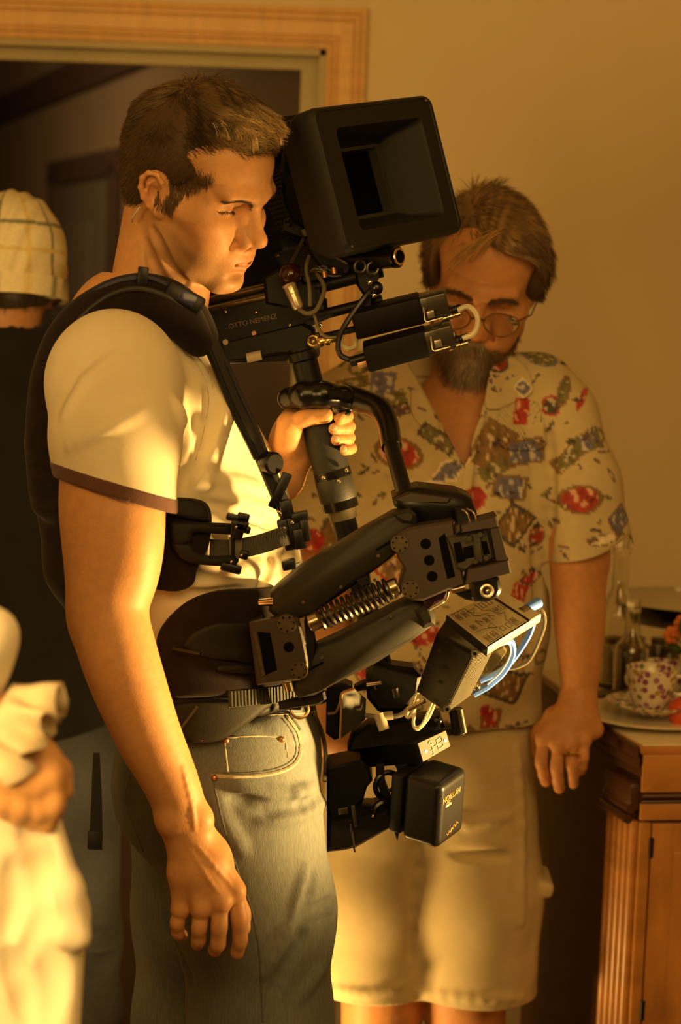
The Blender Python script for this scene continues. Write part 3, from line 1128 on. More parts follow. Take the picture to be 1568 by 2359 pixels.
# clear bottle and glassware
M_GLASS = mat('clear_glass', (0.96, 0.95, 0.88), 0.02, trans=1.0, var=0.0, spec=0.5)
def bottle(px, Y, label, s=1.0, h=1.0):
    q = on(px, Y)
    e = empty('glass_bottle', q, label, 'bottle', 'clear glass bottles on the sideboard')
    pr = [(.026, 0), (.030, .004), (.031, .110), (.029, .128), (.020, .145), (.0135, .160), (.0125, .215), (.0150, .218), (.0150, .226), (.0115, .228), (.0105, .160), (.017, .143), (.026, .126), (.028, .110), (.027, .008), (.001, .006)]
    lathe('bottle_glass', q, [(r * s, z * h) for r, z in pr], M_GLASS, e, 32)
    mb = MB(); mb.cyl(q + V(0, 0, .222 * h), q + V(0, 0, .250 * h), .010 * s, .013 * s, n=20); mb.build('stopper', M_GLASS, e)
    return e
bottle(1412, 3.30, 'tall clear glass bottle beside the leaning arm', 1.0, 1.0)
bottle(1446, 3.24, 'shorter clear bottle half hidden behind the tall one', .9, .62)
# footed glass bowl behind the cups
_q = on(1566, 3.46)
BW = empty('glass_bowl', _q, 'wide clear glass bowl on a stem behind the cups', 'bowl')
lathe('bowl_glass', _q, [(.050, 0), (.052, .004), (.012, .012), (.010, .060), (.030, .072), (.100, .085), (.128, .118), (.130, .122), (.125, .121), (.096, .090), (.001, .078)], M_GLASS, BW, 48)
# row of small jars and tins
for _i, (_px, _Y, _r, _h, _cl_, _nm) in enumerate(((1400, 3.36, .020, .070, (0.45, 0.40, 0.28), 'pale ceramic jar near the bottle foot'), (1428, 3.33, .018, .066, (0.012, 0.010, 0.010), 'black jar left of the amber jar'),
        (1455, 3.35, .017, .072, (0.24, 0.095, 0.025), 'amber jar behind the front teacup'), (1482, 3.34, .016, .060, (0.035, 0.028, 0.018), 'dark brown jar right of the amber jar'),
        (1508, 3.36, .015, .070, (0.22, 0.21, 0.13), 'olive glass jar under the bowl'), (1534, 3.33, .017, .062, (0.05, 0.028, 0.014), 'dark jar below the bowl rim'))):
    _q = on(_px, _Y)
    _e = empty('jar', _q, _nm, 'jar', 'small jars at the back of the sideboard')
    lathe('jar_body', _q, [(_r * .92, 0), (_r, .004), (_r, _h * .78), (_r * .8, _h * .88), (_r * .8, _h * .9), (.001, _h * .9)], mat('jar_%d' % _i, _cl_, 0.2, var=0.15, coat=0.3), _e, 24)
    lathe('jar_lid', _q + V(0, 0, _h * .9), [(_r * .86, 0), (_r * .88, .003), (_r * .86, _h * .12), (.001, _h * .125)], mat('jar_lid', (0.10, 0.07, 0.04), 0.4, metal=0.5), _e, 24)
_mb = MB(); _mb.box(on(1430, 3.22) + V(0, 0, .005), (.045, .018, .0045), _FR, .002)
tag(_mb.build('serving_tray', M_DKW, None), 'dark narrow tray in front of the jars', 'tray')
# red fruit and a small bunch of flowers at the right edge of the frame
_q = on(1580, 3.03) + V(0, 0, 0)
FRU = empty('tomato', _q, 'red orange tomato beside the front teacup', 'tomato')
lathe('tomato_flesh', _q + V(0, 0, .0), [(.012, 0), (.024, .006), (.029, .020), (.026, .034), (.012, .042), (.002, .039)], mat('tomato_red', (0.55, 0.075, 0.022), 0.25), FRU, 28)
_mb = MB(); _mb.cyl(_q + V(0, 0, .038), _q + V(.003, 0, .050), .002, .0015, n=8); _mb.build('tomato_stem', mat('stem_green', (0.05, 0.09, 0.015), 0.6), FRU)
_q = on(1600, 3.16)
FLO = empty('flower_bunch', _q, 'orange flowers with dark leaves at the right edge', 'flowers')
_mb = MB(); _mb.cyl(_q, _q + V(0, 0, .07), .018, .024, n=20); _mb.build('flower_pot', mat('dark_pot', (0.02, 0.018, 0.012), 0.4), FLO)
for _i in range(9):
    _w = _i * 2.4
    _p = _q + V(-.016 + .026 * math.cos(_w), .02 * math.sin(_w), .085 + .007 * _i)
    _mb = MB(); _mb.tube([_q + V(0, 0, .06), (_q + _p) / 2 + V(0, 0, .04), _p], .0012, n=5); _mb.build('flower_stem', mat('stem_green'), FLO)
    if _i % 2 == 0:
        _mb = MB()
        for _k in range(6):
            _a = _k * 1.047
            _mb.sphere(_p + V(.008 * math.cos(_a), .004, .008 * math.sin(_a)), (.007, .003, .007), seg=10, ring=6)
        _mb.sphere(_p, .005, seg=10, ring=6); _mb.build('blossom', mat('orange_petal', (0.60, 0.16, 0.03), 0.5), FLO)
    else:
        _mb = MB(); _mb.sphere(_p, (.016, .003, .007), rotm('Y', 40 * _i), seg=12, ring=6); _mb.build('leaf', mat('stem_green'), FLO)


# ------------------------------------------------------------------ the camera operator: head
OP = empty('person', (-0.19, 2.5, 0.0), 'person in cream ringer T-shirt and faded jeans wearing the black harness, looking down', 'person')
M_SKIN = mat('skin', attr=True, rough=0.52, var=0.08, scale=90, bump=0.25, bscale=420, spec=0.38, sss=0.06)
M_HAIR = mat('hair', attr=True, rough=0.45, var=0.1, spec=0.5)
OH = Head((-0.189, 2.505, 1.718), ypr(30, 20, 8), 0.93)
_S = SDF((-0.36, 2.36, 1.50), (-0.02, 2.66, 1.90), 0.0014)
OH.sculpt(_S, lids=0.75)
OH.ear(_S, -1)
OH.ear(_S, 1)
# neck
_S.cone(OH.w(-0.030, 0, -0.030), P(350, 775, 2.53), 0.046, 0.054, 0.015)
_S.cone(OH.w(-0.02, -0.048, -0.025), P(440, 715, 2.49), 0.012, 0.012, 0.012)      # neck muscle
_S.cone(OH.w(-0.052, 0, -0.005), P(335, 765, 2.54), 0.034, 0.050, 0.02)
_S.cone(OH.w(0.018, 0, -0.070), P(412, 775, 2.52), 0.028, 0.032, 0.012)
_S.ridge([(350, 528), (366, 560), (392, 612), (428, 652)], .003, .008, op='sub')
_S.ridge([(338, 560), (350, 610), (380, 660)], .0025, .010, op='sub')
OHV, OHF = _S.mesh()
S_HEAD = _S

# hair: soft cap plus strands
def hair_plane(S, hd, n, c, k=0.006):
    """cut the side of the head-space plane n.l > c"""
    n = np.array(n, float); L = np.linalg.norm(n)
    S.plane(hd.w(*(n / L * (c / L))), hd.R @ (n / L), k, 'sub')


_S = SDF((-0.36, 2.36, 1.60), (-0.02, 2.66, 1.92), 0.0022)
_k = OH.sc
_S.ell(OH.w(-0.012, 0, 0.053), np.array((0.099, 0.0785, 0.085)) * _k, OH.R, 0.01)
_S.ell(OH.w(-0.050, 0, 0.004), np.array((0.046, 0.060, 0.060)) * _k, OH.R, 0.02)
_S.ell(OH.w(0.014, 0, 0.088), np.array((0.072, 0.060, 0.062)) * _k, OH.R, 0.02)
_S.ell(OH.w(0.058, 0, 0.108), np.array((0.026, 0.048, 0.020)) * _k, OH.R, 0.02)
for _y in (1, -1):
    _S.ell(OH.w(-0.002, _y * 0.078, 0.000), np.array((0.020, 0.03, 0.032)) * _k, OH.R, 0.006, 'sub')
    _S.ell(OH.w(0.080, _y * 0.064, 0.076), np.array((0.032, 0.03, 0.021)) * _k, OH.R, 0.006, 'sub')
hair_plane(_S, OH, (1.3, 0, -1.0), 0.036)
hair_plane(_S, OH, (0, 0, -1.0), 0.050)
hair_plane(_S, OH, (0.9, 0, -1.0), -0.005)
_v, _f = _S.mesh(1)
_l = OH.loc(_v)
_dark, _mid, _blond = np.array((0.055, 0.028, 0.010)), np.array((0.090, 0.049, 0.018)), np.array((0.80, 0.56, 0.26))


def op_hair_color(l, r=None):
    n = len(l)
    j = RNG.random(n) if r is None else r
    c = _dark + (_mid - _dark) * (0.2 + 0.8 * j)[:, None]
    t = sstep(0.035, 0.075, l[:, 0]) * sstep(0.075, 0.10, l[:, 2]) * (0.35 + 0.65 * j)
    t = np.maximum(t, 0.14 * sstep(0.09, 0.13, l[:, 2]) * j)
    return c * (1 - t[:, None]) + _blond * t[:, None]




def on_face(l):
    p = OH.O + (np.asarray(l) * _k) @ OH.R.T
    for _ in range(3):
        p = p - S_HEAD.grad(p) * S_HEAD.sample(p)[:, None]
    return p


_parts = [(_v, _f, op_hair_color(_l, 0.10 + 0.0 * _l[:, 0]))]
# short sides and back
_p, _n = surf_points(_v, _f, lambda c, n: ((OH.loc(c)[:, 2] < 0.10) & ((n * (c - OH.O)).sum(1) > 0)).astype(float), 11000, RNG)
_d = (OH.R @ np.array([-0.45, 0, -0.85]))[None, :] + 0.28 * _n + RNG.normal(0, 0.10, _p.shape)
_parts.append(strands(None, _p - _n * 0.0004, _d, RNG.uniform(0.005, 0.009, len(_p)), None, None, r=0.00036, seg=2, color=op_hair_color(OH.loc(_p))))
# soft temple edge and sideburn
for _sd in (1, -1):
    _m = 1500
    _t = RNG.random(_m)
    _e = np.where(_t[:, None] < .5, np.array([.066, _sd * .060, .050]) + (np.array([.030, _sd * .070, .020]) - np.array([.066, _sd * .060, .050])) * (_t * 2)[:, None],
                  np.array([.030, _sd * .070, .020]) + (np.array([.024, _sd * .072, -.006]) - np.array([.030, _sd * .070, .020])) * (_t * 2 - 1)[:, None])
    _e = _e + np.stack([-RNG.random(_m) ** 1.3 * .030 + .002, 0 * _t, RNG.normal(0, .004, _m)], 1)
    _pw = on_face(_e)
    _nn = S_HEAD.grad(_pw)
    _d = (np.array([.25, 0, -.95]) + RNG.normal(0, .15, (_m, 3))) @ OH.R.T
    _d = _d - _nn * (_d * _nn).sum(1)[:, None] + .25 * _nn
    _parts.append(strands(None, _pw, _d, RNG.uniform(.005, .010, _m), None, None, r=.0003, seg=2, color=_mid * RNG.uniform(.6, 2.2, (_m, 1))))
# top, combed forward
_p, _n = surf_points(_v, _f, lambda c, n: (sstep(.045, .085, OH.loc(c)[:, 2]) * ((n * (c - OH.O)).sum(1) > 0)), 9000, RNG)
_l = OH.loc(_p)
_fr = sstep(0.03, 0.085, _l[:, 0]) * sstep(.07, .09, _l[:, 2])
_wav = np.sin(_l[:, 1] * 150 + 2 * np.sin(_l[:, 0] * 60))
_d = OH.R @ np.array([1.0, 0, 0.05])
_d = _d[None, :] * sstep(-.06, .02, _l[:, 0])[:, None] + (OH.R @ np.array([-.5, 0, -.5]))[None, :] * (1 - sstep(-.06, .02, _l[:, 0]))[:, None]
_d = _d - .7 * _n * (_d * _n).sum(1)[:, None] + 0.13 * _n + (OH.R @ np.array([0, 1.0, 0]))[None, :] * (0.22 * _wav)[:, None] + RNG.normal(0, 0.06, _p.shape)
_d += (OH.R @ np.array([0.0, 0, 1.0]))[None, :] * (0.55 * _fr)[:, None]
_dr = (OH.R @ np.array([0.15, -0.1, -1.0]))[None, :] * (0.25 + 0.6 * _fr * RNG.uniform(0.4, 1.4, len(_p)))[:, None]
_strk = np.clip(.5 + .5 * np.sin(_l[:, 1] * 420 + 9 * np.sin(_l[:, 0] * 45)) + RNG.normal(0, .15, len(_p)), 0, 1)
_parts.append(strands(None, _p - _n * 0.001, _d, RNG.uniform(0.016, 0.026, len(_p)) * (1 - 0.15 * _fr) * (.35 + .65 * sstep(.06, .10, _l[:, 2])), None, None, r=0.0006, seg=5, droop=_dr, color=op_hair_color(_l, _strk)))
# fringe in locks, flicked up then falling over the forehead
for _c in range(46):
    _y0 = -0.052 + 0.104 * (_c + RNG.uniform(-.3, .3)) / 45
    _m = 34
    _up, _dn_, _sw = RNG.uniform(.75, 1.6), RNG.uniform(1.4, 3.8), RNG.uniform(-.45, .45)
    _ln = RNG.uniform(.018, .030)
    _y = _y0 + RNG.normal(0, .0016, _m)
    _rt = np.stack([0.079 - 9.0 * _y ** 2 + RNG.normal(0, 0.003, _m) + RNG.uniform(-.016, .004), _y, 0.110 + RNG.normal(0, 0.002, _m)], 1)
    _d = np.stack([0.75 + 0 * _y, 4 * _y + _sw, _up + 0 * _y], 1) + RNG.normal(0, 0.05, (_m, 3))
    _dr = np.tile(np.array([0.25, -.6 * _sw, -_dn_]), (_m, 1)) @ OH.R.T
    _br = RNG.choice([.22, .45, 1.0, 1.35])
    _parts.append(strands(None, OH.O + (_rt * _k) @ OH.R.T, _d @ OH.R.T, _ln * RNG.uniform(.85, 1.1, _m), None, None, r=0.00075, seg=7, droop=_dr, color=_blond * _br * RNG.uniform(.7, 1.2, (_m, 1))))
HAIR_PARTS = _parts
join_colored('hair', _parts, M_HAIR, OP)
# eyebrows and lashes
for _s in (1, -1):
    _m = 760
    _t = RNG.random(_m)
    _b = np.stack([0.1000 - 0.004 * _t - 0.011 * _t ** 2, _s * (0.010 + 0.040 * _t), 0.0215 + 0.0050 * np.sin(_t * 2.8) + RNG.normal(0, 0.0022, _m) * (1.15 - 0.75 * _t)], 1)
    _d = (np.stack([0.0 + 0 * _t, _s * (0.8 + 0.5 * _t), 0.40 - 0.9 * _t], 1) + RNG.normal(0, 0.12, (_m, 3))) @ OH.R.T
    _pw = on_face(_b)
    _nn = S_HEAD.grad(_pw)
    _d = _d - 0.75 * _nn * (_d * _nn).sum(1)[:, None]
    strands('eyebrow', _pw, _d, RNG.uniform(0.006, 0.010, _m), M_HAIR, OP, r=0.0004, seg=2, color=np.tile((0.09, 0.05, 0.02), (_m, 1)))
    _m = 90
    _t = RNG.random(_m)
    _b = np.stack([0.0800 - 0.0105 * np.abs(_t - 0.35) ** 1.5 * 2, _s * (0.019 + 0.026 * _t), 0.0070 + 0.002 * np.sin(_t * 3.1)], 1)
    _d = (np.stack([1.0 + 0 * _t, _s * (0.6 * _t), -0.45 + 0 * _t], 1) + RNG.normal(0, 0.12, (_m, 3))) @ OH.R.T
    strands('eyelash', on_face(_b), _d, RNG.uniform(0.004, 0.006, _m), M_HAIR, OP, r=0.0003, seg=2, color=np.tile((0.03, 0.018, 0.01), (_m, 1)))

# ------------------------------------------------------------------ the camera operator: arms, hands, clothes
TY = 2.53
TF = unit(V(math.cos(math.radians(20)), -math.sin(math.radians(20)), 0))
TL = unit(V(math.sin(math.radians(20)), math.cos(math.radians(20)), 0))


def torso_frame(lean):
    up = unit(V(0, 0, 1) - TF * math.tan(math.radians(lean)))
    fr = unit(TF - up * (TF @ up))
    return np.stack([fr, np.cross(up, fr), up], 1)


def limb(S, nodes, n=36, k=0.0015, k0=None):
    """tapering limb through (point, radius) nodes, resampled so the joints stay smooth"""
    q = smooth_path([np.append(a, r) for a, r in nodes], n)
    for i in range(len(q) - 1):
        S.cone(q[i, :3], q[i + 1, :3], q[i, 3], q[i + 1, 3], (k0 if (k0 and i < 2) else k))
    return S


def finger(S, pts, r0, r1, k=0.004):
    """finger bent at its joints: slim shafts, slightly fuller joints and a rounded tip"""
    rs = np.linspace(r0, r1, len(pts))
    nodes = []
    for i in range(len(pts)):
        nodes.append((pts[i], rs[i]))
        if i < len(pts) - 1:
            nodes.append(((pts[i] + pts[i + 1]) / 2, (rs[i] + rs[i + 1]) / 2 * .93))
    limb(S, nodes, 28, .0008, .005)


# near (right) arm hanging with a relaxed hand
_S = SDF((-0.42, 2.18, 0.74), (-0.06, 2.50, 1.50), 0.0019)
_A = [(P(262, 900, 2.37), .066), (P(262, 1080, 2.315), .060), (P(256, 1180, 2.30), .0575), (P(250, 1300, 2.285), .0490), (P(246, 1400, 2.275), .0430),
      (P(262, 1470, 2.270), .0430), (P(290, 1560, 2.265), .0415), (P(340, 1690, 2.265), .0365), (P(392, 1800, 2.27), .0310), (P(425, 1890, 2.275), .0275)]
limb(_S, _A, 60)
_S.ell(P(212, 1420, 2.285), (.022, .024, .032), k=.02)          # elbow
_S.ell(P(303, 1265, 2.283), (.028, .033, .060), k=.03)         # biceps
_S.cone(P(400, 1890, 2.262), P(455, 1890, 2.268), .020, .018, .012)
# palm block and knuckles
_wr = P(428, 1905, 2.275)
_kn = {'index': P(540, 2050, 2.268), 'middle': P(508, 2074, 2.258), 'ring': P(464, 2090, 2.258), 'pinky': P(417, 2092, 2.268)}
for _n, _r in (('index', .0128), ('middle', .0132), ('ring', .0124), ('pinky', .0112)):
    _mid = _wr * 0.45 + _kn[_n] * 0.55 + V(0, -.003, 0)
    _S.cone(_wr + (_kn[_n] - _wr) * 0.08, _mid, .0200, .0165, .012)
    _S.cone(_mid, _kn[_n], .0165, _r * 0.92, .009)
    _S.ell(_kn[_n] + V(0, -.003, 0), np.array((1, 1, 1)) * _r * 0.85, k=.006)
_S.ell((_wr + _kn['middle']) / 2 + V(0.004, .014, 0), (.028, .014, .036), rotm('Y', -15), k=.012)
finger(_S, [_kn['index'], P(551, 2118, 2.264), P(553, 2166, 2.272), P(546, 2194, 2.284)], .0104, .0080)
finger(_S, [_kn['middle'], P(505, 2132, 2.255), P(502, 2174, 2.264), P(495, 2188, 2.280)], .0104, .0082)
finger(_S, [_kn['ring'], P(459, 2136, 2.257), P(457, 2166, 2.268), P(455, 2174, 2.284)], .0098, .0078)
finger(_S, [_kn['pinky'], P(408, 2126, 2.266), P(410, 2150, 2.276), P(418, 2154, 2.290)], .0088, .0072)
# thumb lying behind the index finger
_S.cone(P(470, 1950, 2.295), P(535, 2050, 2.310), .017, .015, .012)
finger(_S, [P(535, 2050, 2.310), P(556, 2105, 2.312), P(558, 2138, 2.308)], .0125, .0095)
# veins and tendons on the back of the hand
_S.ridge([(440, 1960), (470, 2010), (500, 2055)], .0012, .004, depth=.0006)
_S.ridge([(455, 1950), (505, 2010), (532, 2040)], .0012, .004, depth=.0006)
_S.ridge([(420, 1770), (440, 1850), (448, 1910)], .0011, .005, depth=.0006)
OAV, OAF = _S.mesh()

# far (left) arm bent up to the grip
GY = 2.56                                            # depth of the rig's post
_S = SDF((-0.20, 2.48, 1.18), (0.04, 2.76, 1.52), 0.0017)
_S.chain([P(470, 1160, 2.72), P(560, 1160, 2.66), P(640, 1100, 2.60)], [.046, .043, .032], .01)
_S.cone(P(640, 1100, 2.60), P(672, 1040, 2.588), .029, .029, .012)
_S.ell(P(672, 1000, 2.590), (.024, .028, .038), rotm('Y', 15), k=.015)
_S.ell(P(690, 1010, 2.602), (.030, .022, .032), k=.015)
# thumb over the top of the grip
_S.cone(P(665, 1020, 2.560), P(668, 978, 2.546), .019, .0165, .012)
finger(_S, [P(668, 978, 2.546), P(706, 962, 2.533), P(750, 957, 2.530)], .0125, .0098)
# fingers wrap behind the post, tips come round on the right
for _i, (_tx, _ty, _rx, _r) in enumerate(((782, 962, 802, .0080), (770, 986, 806, .0084), (775, 1011, 806, .0082), (794, 1036, 812, .0070))):
    finger(_S, [P(690, _ty + 8, 2.603), P(752, _ty - 2, 2.604), P(_rx - 4, _ty - 3, 2.578), P(_rx - 8, _ty, 2.545), P(_tx, _ty + 2, 2.531)], _r * 1.15, _r * .88)
OLV, OLF = _S.mesh()


_S = SDF((-0.42, 2.30, 0.95), (0.0, 2.80, 1.62), 0.006)
_S.ell(P(330, 955, TY), (.085, .150, .180), torso_frame(14), .03)
_S.ell(P(480, 1290, TY), (.070, .125, .160), torso_frame(10), .04)
_S.cone(P(335, 745, 2.53), P(330, 960, 2.53), .045, .07, .03)
_S.chain([P(330, 930, 2.50), P(262, 900, 2.37), P(262, 1000, 2.335)], [.06, .05, .05], .02)
_S.chain([P(380, 930, 2.60), P(420, 920, 2.69), P(470, 1140, 2.72), P(530, 1160, 2.68)], [.06, .05, .042, .038], .02)
OCV, OCF = _S.mesh(1)


def op_body_color(v):
    c = OH.skin_color(v)
    return c


OPB = sdf_object('body', [(OHV, OHF), (OCV, OCF), (OAV, OAF), (OLV, OLF)], M_SKIN, OP, op_body_color)
OH.eyes(OP)
_mb = MB(); _mb.tube(smooth_path([OH.w(-.018, -.080, -.018), OH.w(-.026, -.078, -.034), OH.w(-.032, -.070, -.044)], 20), .0014, n=8); _mb.build('earpiece_tube', mat('clear_tube', (0.62, 0.52, 0.34), 0.3), OP)
M_NAIL = mat('nail', (0.62, 0.40, 0.24), 0.3, var=0.05)
for _q in ((768, 985, 2.5225), (773, 1010, 2.5232), (791, 1034, 2.5245)):
    _mb = MB(); _mb.sphere(P(*_q), (.0045, .0015, .0042), seg=12, ring=8); _mb.build('fingernail', M_NAIL, OP)

# T-shirt
M_SHIRT = mat('cream_jersey', (0.80, 0.70, 0.50), 0.85, var=0.03, scale=30, bump=0.25, bscale=900, sheen=0.15, spec=0.2)
_S = SDF((-0.45, 2.22, 1.00), (0.03, 2.80, 1.66), 0.0026)
_R1, _R2 = torso_frame(14), torso_frame(10)
_S.ell(P(345, 985, TY), (.092, .170, .175), _R1, .03)
_S.ell(P(430, 1160, TY), (.108, .165, .150), _R1, .04)
_S.ell(P(480, 1290, TY), (.094, .156, .150), _R2, .04)
_S.ell(P(510, 1460, TY), (.098, .162, .150), torso_frame(4), .04)
_S.ell(P(430, 960, 2.48), (.060, .085, .075), _R1, .04)                       # right chest
_S.cone(P(352, 815, 2.52), P(268, 860, 2.41), .048, .062, .03)               # shoulder slope
_S.cone(P(372, 815, 2.55), P(390, 860, 2.66), .048, .062, .03)
_S.ell(P(262, 890, 2.375), (.074, .070, .085), k=.03)
_S.chain([P(262, 880, 2.37), P(266, 1010, 2.325), P(272, 1180, 2.300)], [.073, .0705, .0650], .02)
_S.chain([P(400, 880, 2.69), P(470, 1020, 2.72), P(490, 1150, 2.73)], [.070, .066, .060], .02)
_S.cone(P(360, 740, 2.53), P(370, 640, 2.52), .066, .066, .01, 'sub')        # neck opening
_hem_a, _hem_b = P(145, 1093, 2.30), P(388, 1166, 2.30)
_hn = unit(np.cross(V(0, 1, 0.0), _hem_b - _hem_a)); _hn = _hn if _hn[2] < 0 else -_hn
_hn = unit(_hn + V(0, -0.10, 0))
# keep cut local to the sleeve
_S.box((_hem_a + _hem_b) / 2 + _hn * 0.05, (.085, .085, .05), frame(_hem_b - _hem_a, -_hn), .002, .002, 'sub')
# folds
for _r in ([(540, 930), (500, 1000), (470, 1080), (440, 1130)], [(505, 870), (520, 940), (470, 1010)], [(400, 930), (430, 1010), (445, 1080)]):
    _S.ridge(_r, .006, .016, depth=.004)
for _r in ([(455, 960), (462, 1040), (425, 1120)], [(480, 900), (488, 960), (472, 1030)]):
    _S.ridge(_r, .005, .012, op='sub')
for _r in ([(150, 960), (200, 880), (270, 820)], [(165, 1030), (250, 985), (330, 950)]):
    _S.ridge(_r, .0035, .012, depth=.0035)
for _r in ([(470, 1140), (560, 1160), (640, 1190)], [(450, 1110), (540, 1115), (600, 1130)], [(400, 1350), (520, 1350), (640, 1330)], [(520, 1330), (580, 1310), (640, 1300)], [(480, 1180), (560, 1210), (640, 1260)]):
    _S.ridge(_r, .005, .014, depth=.004)
for _r in ([(470, 1160), (560, 1185), (630, 1215)], [(600, 1350), (625, 1310), (620, 1280)], [(400, 1370), (480, 1372), (560, 1360)]):
    _S.ridge(_r, .0045, .010, op='sub')
S_SHIRT = _S
OTS = sdf_object('t_shirt', [_S.mesh()], M_SHIRT, OP)
# SEAMS
# brown ringer band on the sleeve
_B = SDF((-0.45, 2.20, 1.28), (-0.14, 2.42, 1.50), 0.0019)
_B.chain([P(262, 880, 2.37), P(266, 1010, 2.325), P(272, 1180, 2.300)], [.0742, .0717, .0662], .02)
_B.box((_hem_a + _hem_b) / 2 + _hn * 0.056, (.12, .12, .05), frame(_hem_b - _hem_a, -_hn), .002, .002, 'sub')
_B.box((_hem_a + _hem_b) / 2 - _hn * 0.110, (.2, .2, .1), frame(_hem_b - _hem_a, -_hn), .002, .002, 'sub')
_B.cone(P(262, 1000, 2.33), P(268, 1220, 2.30), .0670, .0625, .002, 'sub')
M_BAND = mat('brown_rib', (0.115, 0.050, 0.035), 0.85, var=0.1, scale=60, bump=0.4, bscale=700, sheen=0.2, spec=0.2)
sdf_object('sleeve_trim', [_B.mesh()], M_BAND, OTS)

# jeans
M_DENIM = mat('denim', attr=True, rough=0.85, var=0.16, scale=420, stretch=(1, 1, 0.12), bump=0.5, bscale=900, sheen=0.1, spec=0.2)
_S = SDF((-0.34, 2.30, 0.0), (0.06, 2.78, 1.20), 0.0032)
_S.ell(P(510, 1700, TY), (.112, .165, .130), torso_frame(0), .03)
_S.ell(P(500, 1800, TY), (.118, .170, .110), torso_frame(0), .03)
_S.chain([P(528, 1800, 2.46), P(585, 2100, 2.445), P(600, 2350, 2.44), P(600, 2700, 2.45), P(585, 3420, 2.46), P(590, 3700, 2.46)], [.108, .094, .083, .080, .085, .088], .03)
_S.chain([P(480, 1820, 2.60), P(470, 2100, 2.61), P(455, 2350, 2.62), P(455, 2700, 2.63), P(430, 3370, 2.66), P(430, 3600, 2.66)], [.105, .088, .080, .078, .084, .086], .03)
_S.ell(P(600, 1900, 2.475), (.060, .07, .09), k=.03)
_S.plane(P(500, 1585, TY), unit(V(-0.10, 0, 1)), .003)
_S.plane(V(0, 0, 0.028), V(0, 0, -1), .003)
for _r in ([(520, 1800), (600, 1830), (700, 1830)], [(560, 1860), (660, 1850), (740, 1800)], [(600, 1890), (680, 1880), (745, 1850)], [(490, 1820), (520, 1900), (560, 1960)],
           [(700, 2000), (680, 2120), (610, 2240)], [(760, 2120), (740, 2220), (690, 2300)], [(620, 1680), (660, 1690), (700, 1690)], [(590, 1665), (640, 1662), (690, 1668)]):
    _S.ridge(_r, .005, .014, depth=.003)
for _r in ([(720, 2020), (690, 2160), (630, 2280)], [(540, 1840), (620, 1865), (720, 1850)], [(770, 2080), (750, 2090), (700, 2110)], [(385, 2110), (405, 2180), (440, 2260)]):
    _S.ridge(_r, .005, .012, op='sub')
S_JEAN = _S


def denim_color(v):
    b = np.array((0.175, 0.182, 0.168))
    n = fbm(v, 30, 5)
    f = 0.5 * np.clip(fbm(v * np.array([1, 1, 0.45]), 60, 9), -1, 1) + 0.3 * n
    fade = gauss(v, P(680, 2000, 2.38), (0.07, 0.12, 0.26)) + 0.5 * gauss(v, P(700, 1700, 2.42), (0.05, 0.09, 0.05))
    k = 0.80 + 0.24 * f + 0.45 * fade
    c = b * k[:, None]
    blue = np.clip(0.5 - 0.5 * f, 0, 1)[:, None]
    return c * (1 - 0.18 * blue * np.array([1.0, 0.55, 0.0]))


OJ = sdf_object('jeans', [_S.mesh()], M_DENIM, OP, denim_color)


def on_surf(S, pix, n=24, lift=0.0, y0=1.9, y1=3.4):
    """smooth 3D path following pixels on a soft body, lifted along its normal; returns path, normals"""
    p2 = smooth_path([(a, b, 0) for a, b in pix], n)[:, :2]
    q = np.array([S.hit(a, b, y0, y1) for a, b in p2])
    q = np.convolve(np.ones(1), np.ones(1)) * q
    nn = S.grad(q)
    return q + nn * lift, nn


M_THREAD = mat('denim_edge', (0.42, 0.38, 0.27), 0.9, var=0.25, scale=900)
M_SEAM = mat('denim_seam', (0.10, 0.10, 0.085), 0.9, var=0.2, scale=500)
M_COPPER = mat('copper_rivet', (0.55, 0.27, 0.12), 0.35, metal=0.9, var=0.1)


def cord_on(S, pix, r, m, name, parent, n=40, lift=0.0, flat=None):
    q, nn = on_surf(S, pix, n, lift)
    mb = MB()
    mb.tube(q, r, n=6, flat=flat, up=nn)
    return mb.build(name, m, parent)


cord_on(_S, [(660, 1650), (686, 1690), (690, 1735), (672, 1765), (630, 1782), (560, 1790), (488, 1788)], .0026, M_THREAD, 'pocket_edge', OJ, 60)
cord_on(_S, [(650, 1655), (676, 1695), (680, 1735), (664, 1757), (625, 1773), (556, 1781), (490, 1780)], .0012, M_SEAM, 'pocket_seam', OJ, 60)
cord_on(_S, [(517, 1706), (525, 1780)], .0012, M_THREAD, 'coin_pocket_seam', OJ, 12)
cord_on(_S, [(517, 1700), (585, 1696), (655, 1698)], .0014, M_THREAD, 'coin_pocket_seam', OJ, 16)
cord_on(_S, [(655, 1700), (662, 1745)], .0012, M_THREAD, 'coin_pocket_seam', OJ, 12)
cord_on(_S, [(490, 1795), (515, 1900), (552, 2020), (580, 2100), (597, 2200), (605, 2355)], .0016, M_SEAM, 'side_seam', OJ, 60)
cord_on(_S, [(722, 1640), (742, 1690), (750, 1740), (748, 1800)], .0028, M_THREAD, 'fly_edge', OJ, 30)
cord_on(_S, [(600, 1648), (660, 1646), (720, 1641)], .0010, M_THREAD, 'waistband_stitch', OJ, 16)
cord_on(_S, [(662, 1640), (676, 1660), (690, 1680)], .0022, M_SEAM, 'belt_loop', OJ, 12)
cord_on(_S, [(300, 1790), (290, 1850), (330, 1960)], .0014, M_SEAM, 'back_pocket_seam', OJ, 20)
for _q in ((520, 1706), (648, 1703), (494, 1792)):
    _p = _S.hit(*_q); _mb = MB(); _mb.sphere(_p, .0042, seg=12, ring=8); _mb.build('rivet', M_COPPER, OJ)
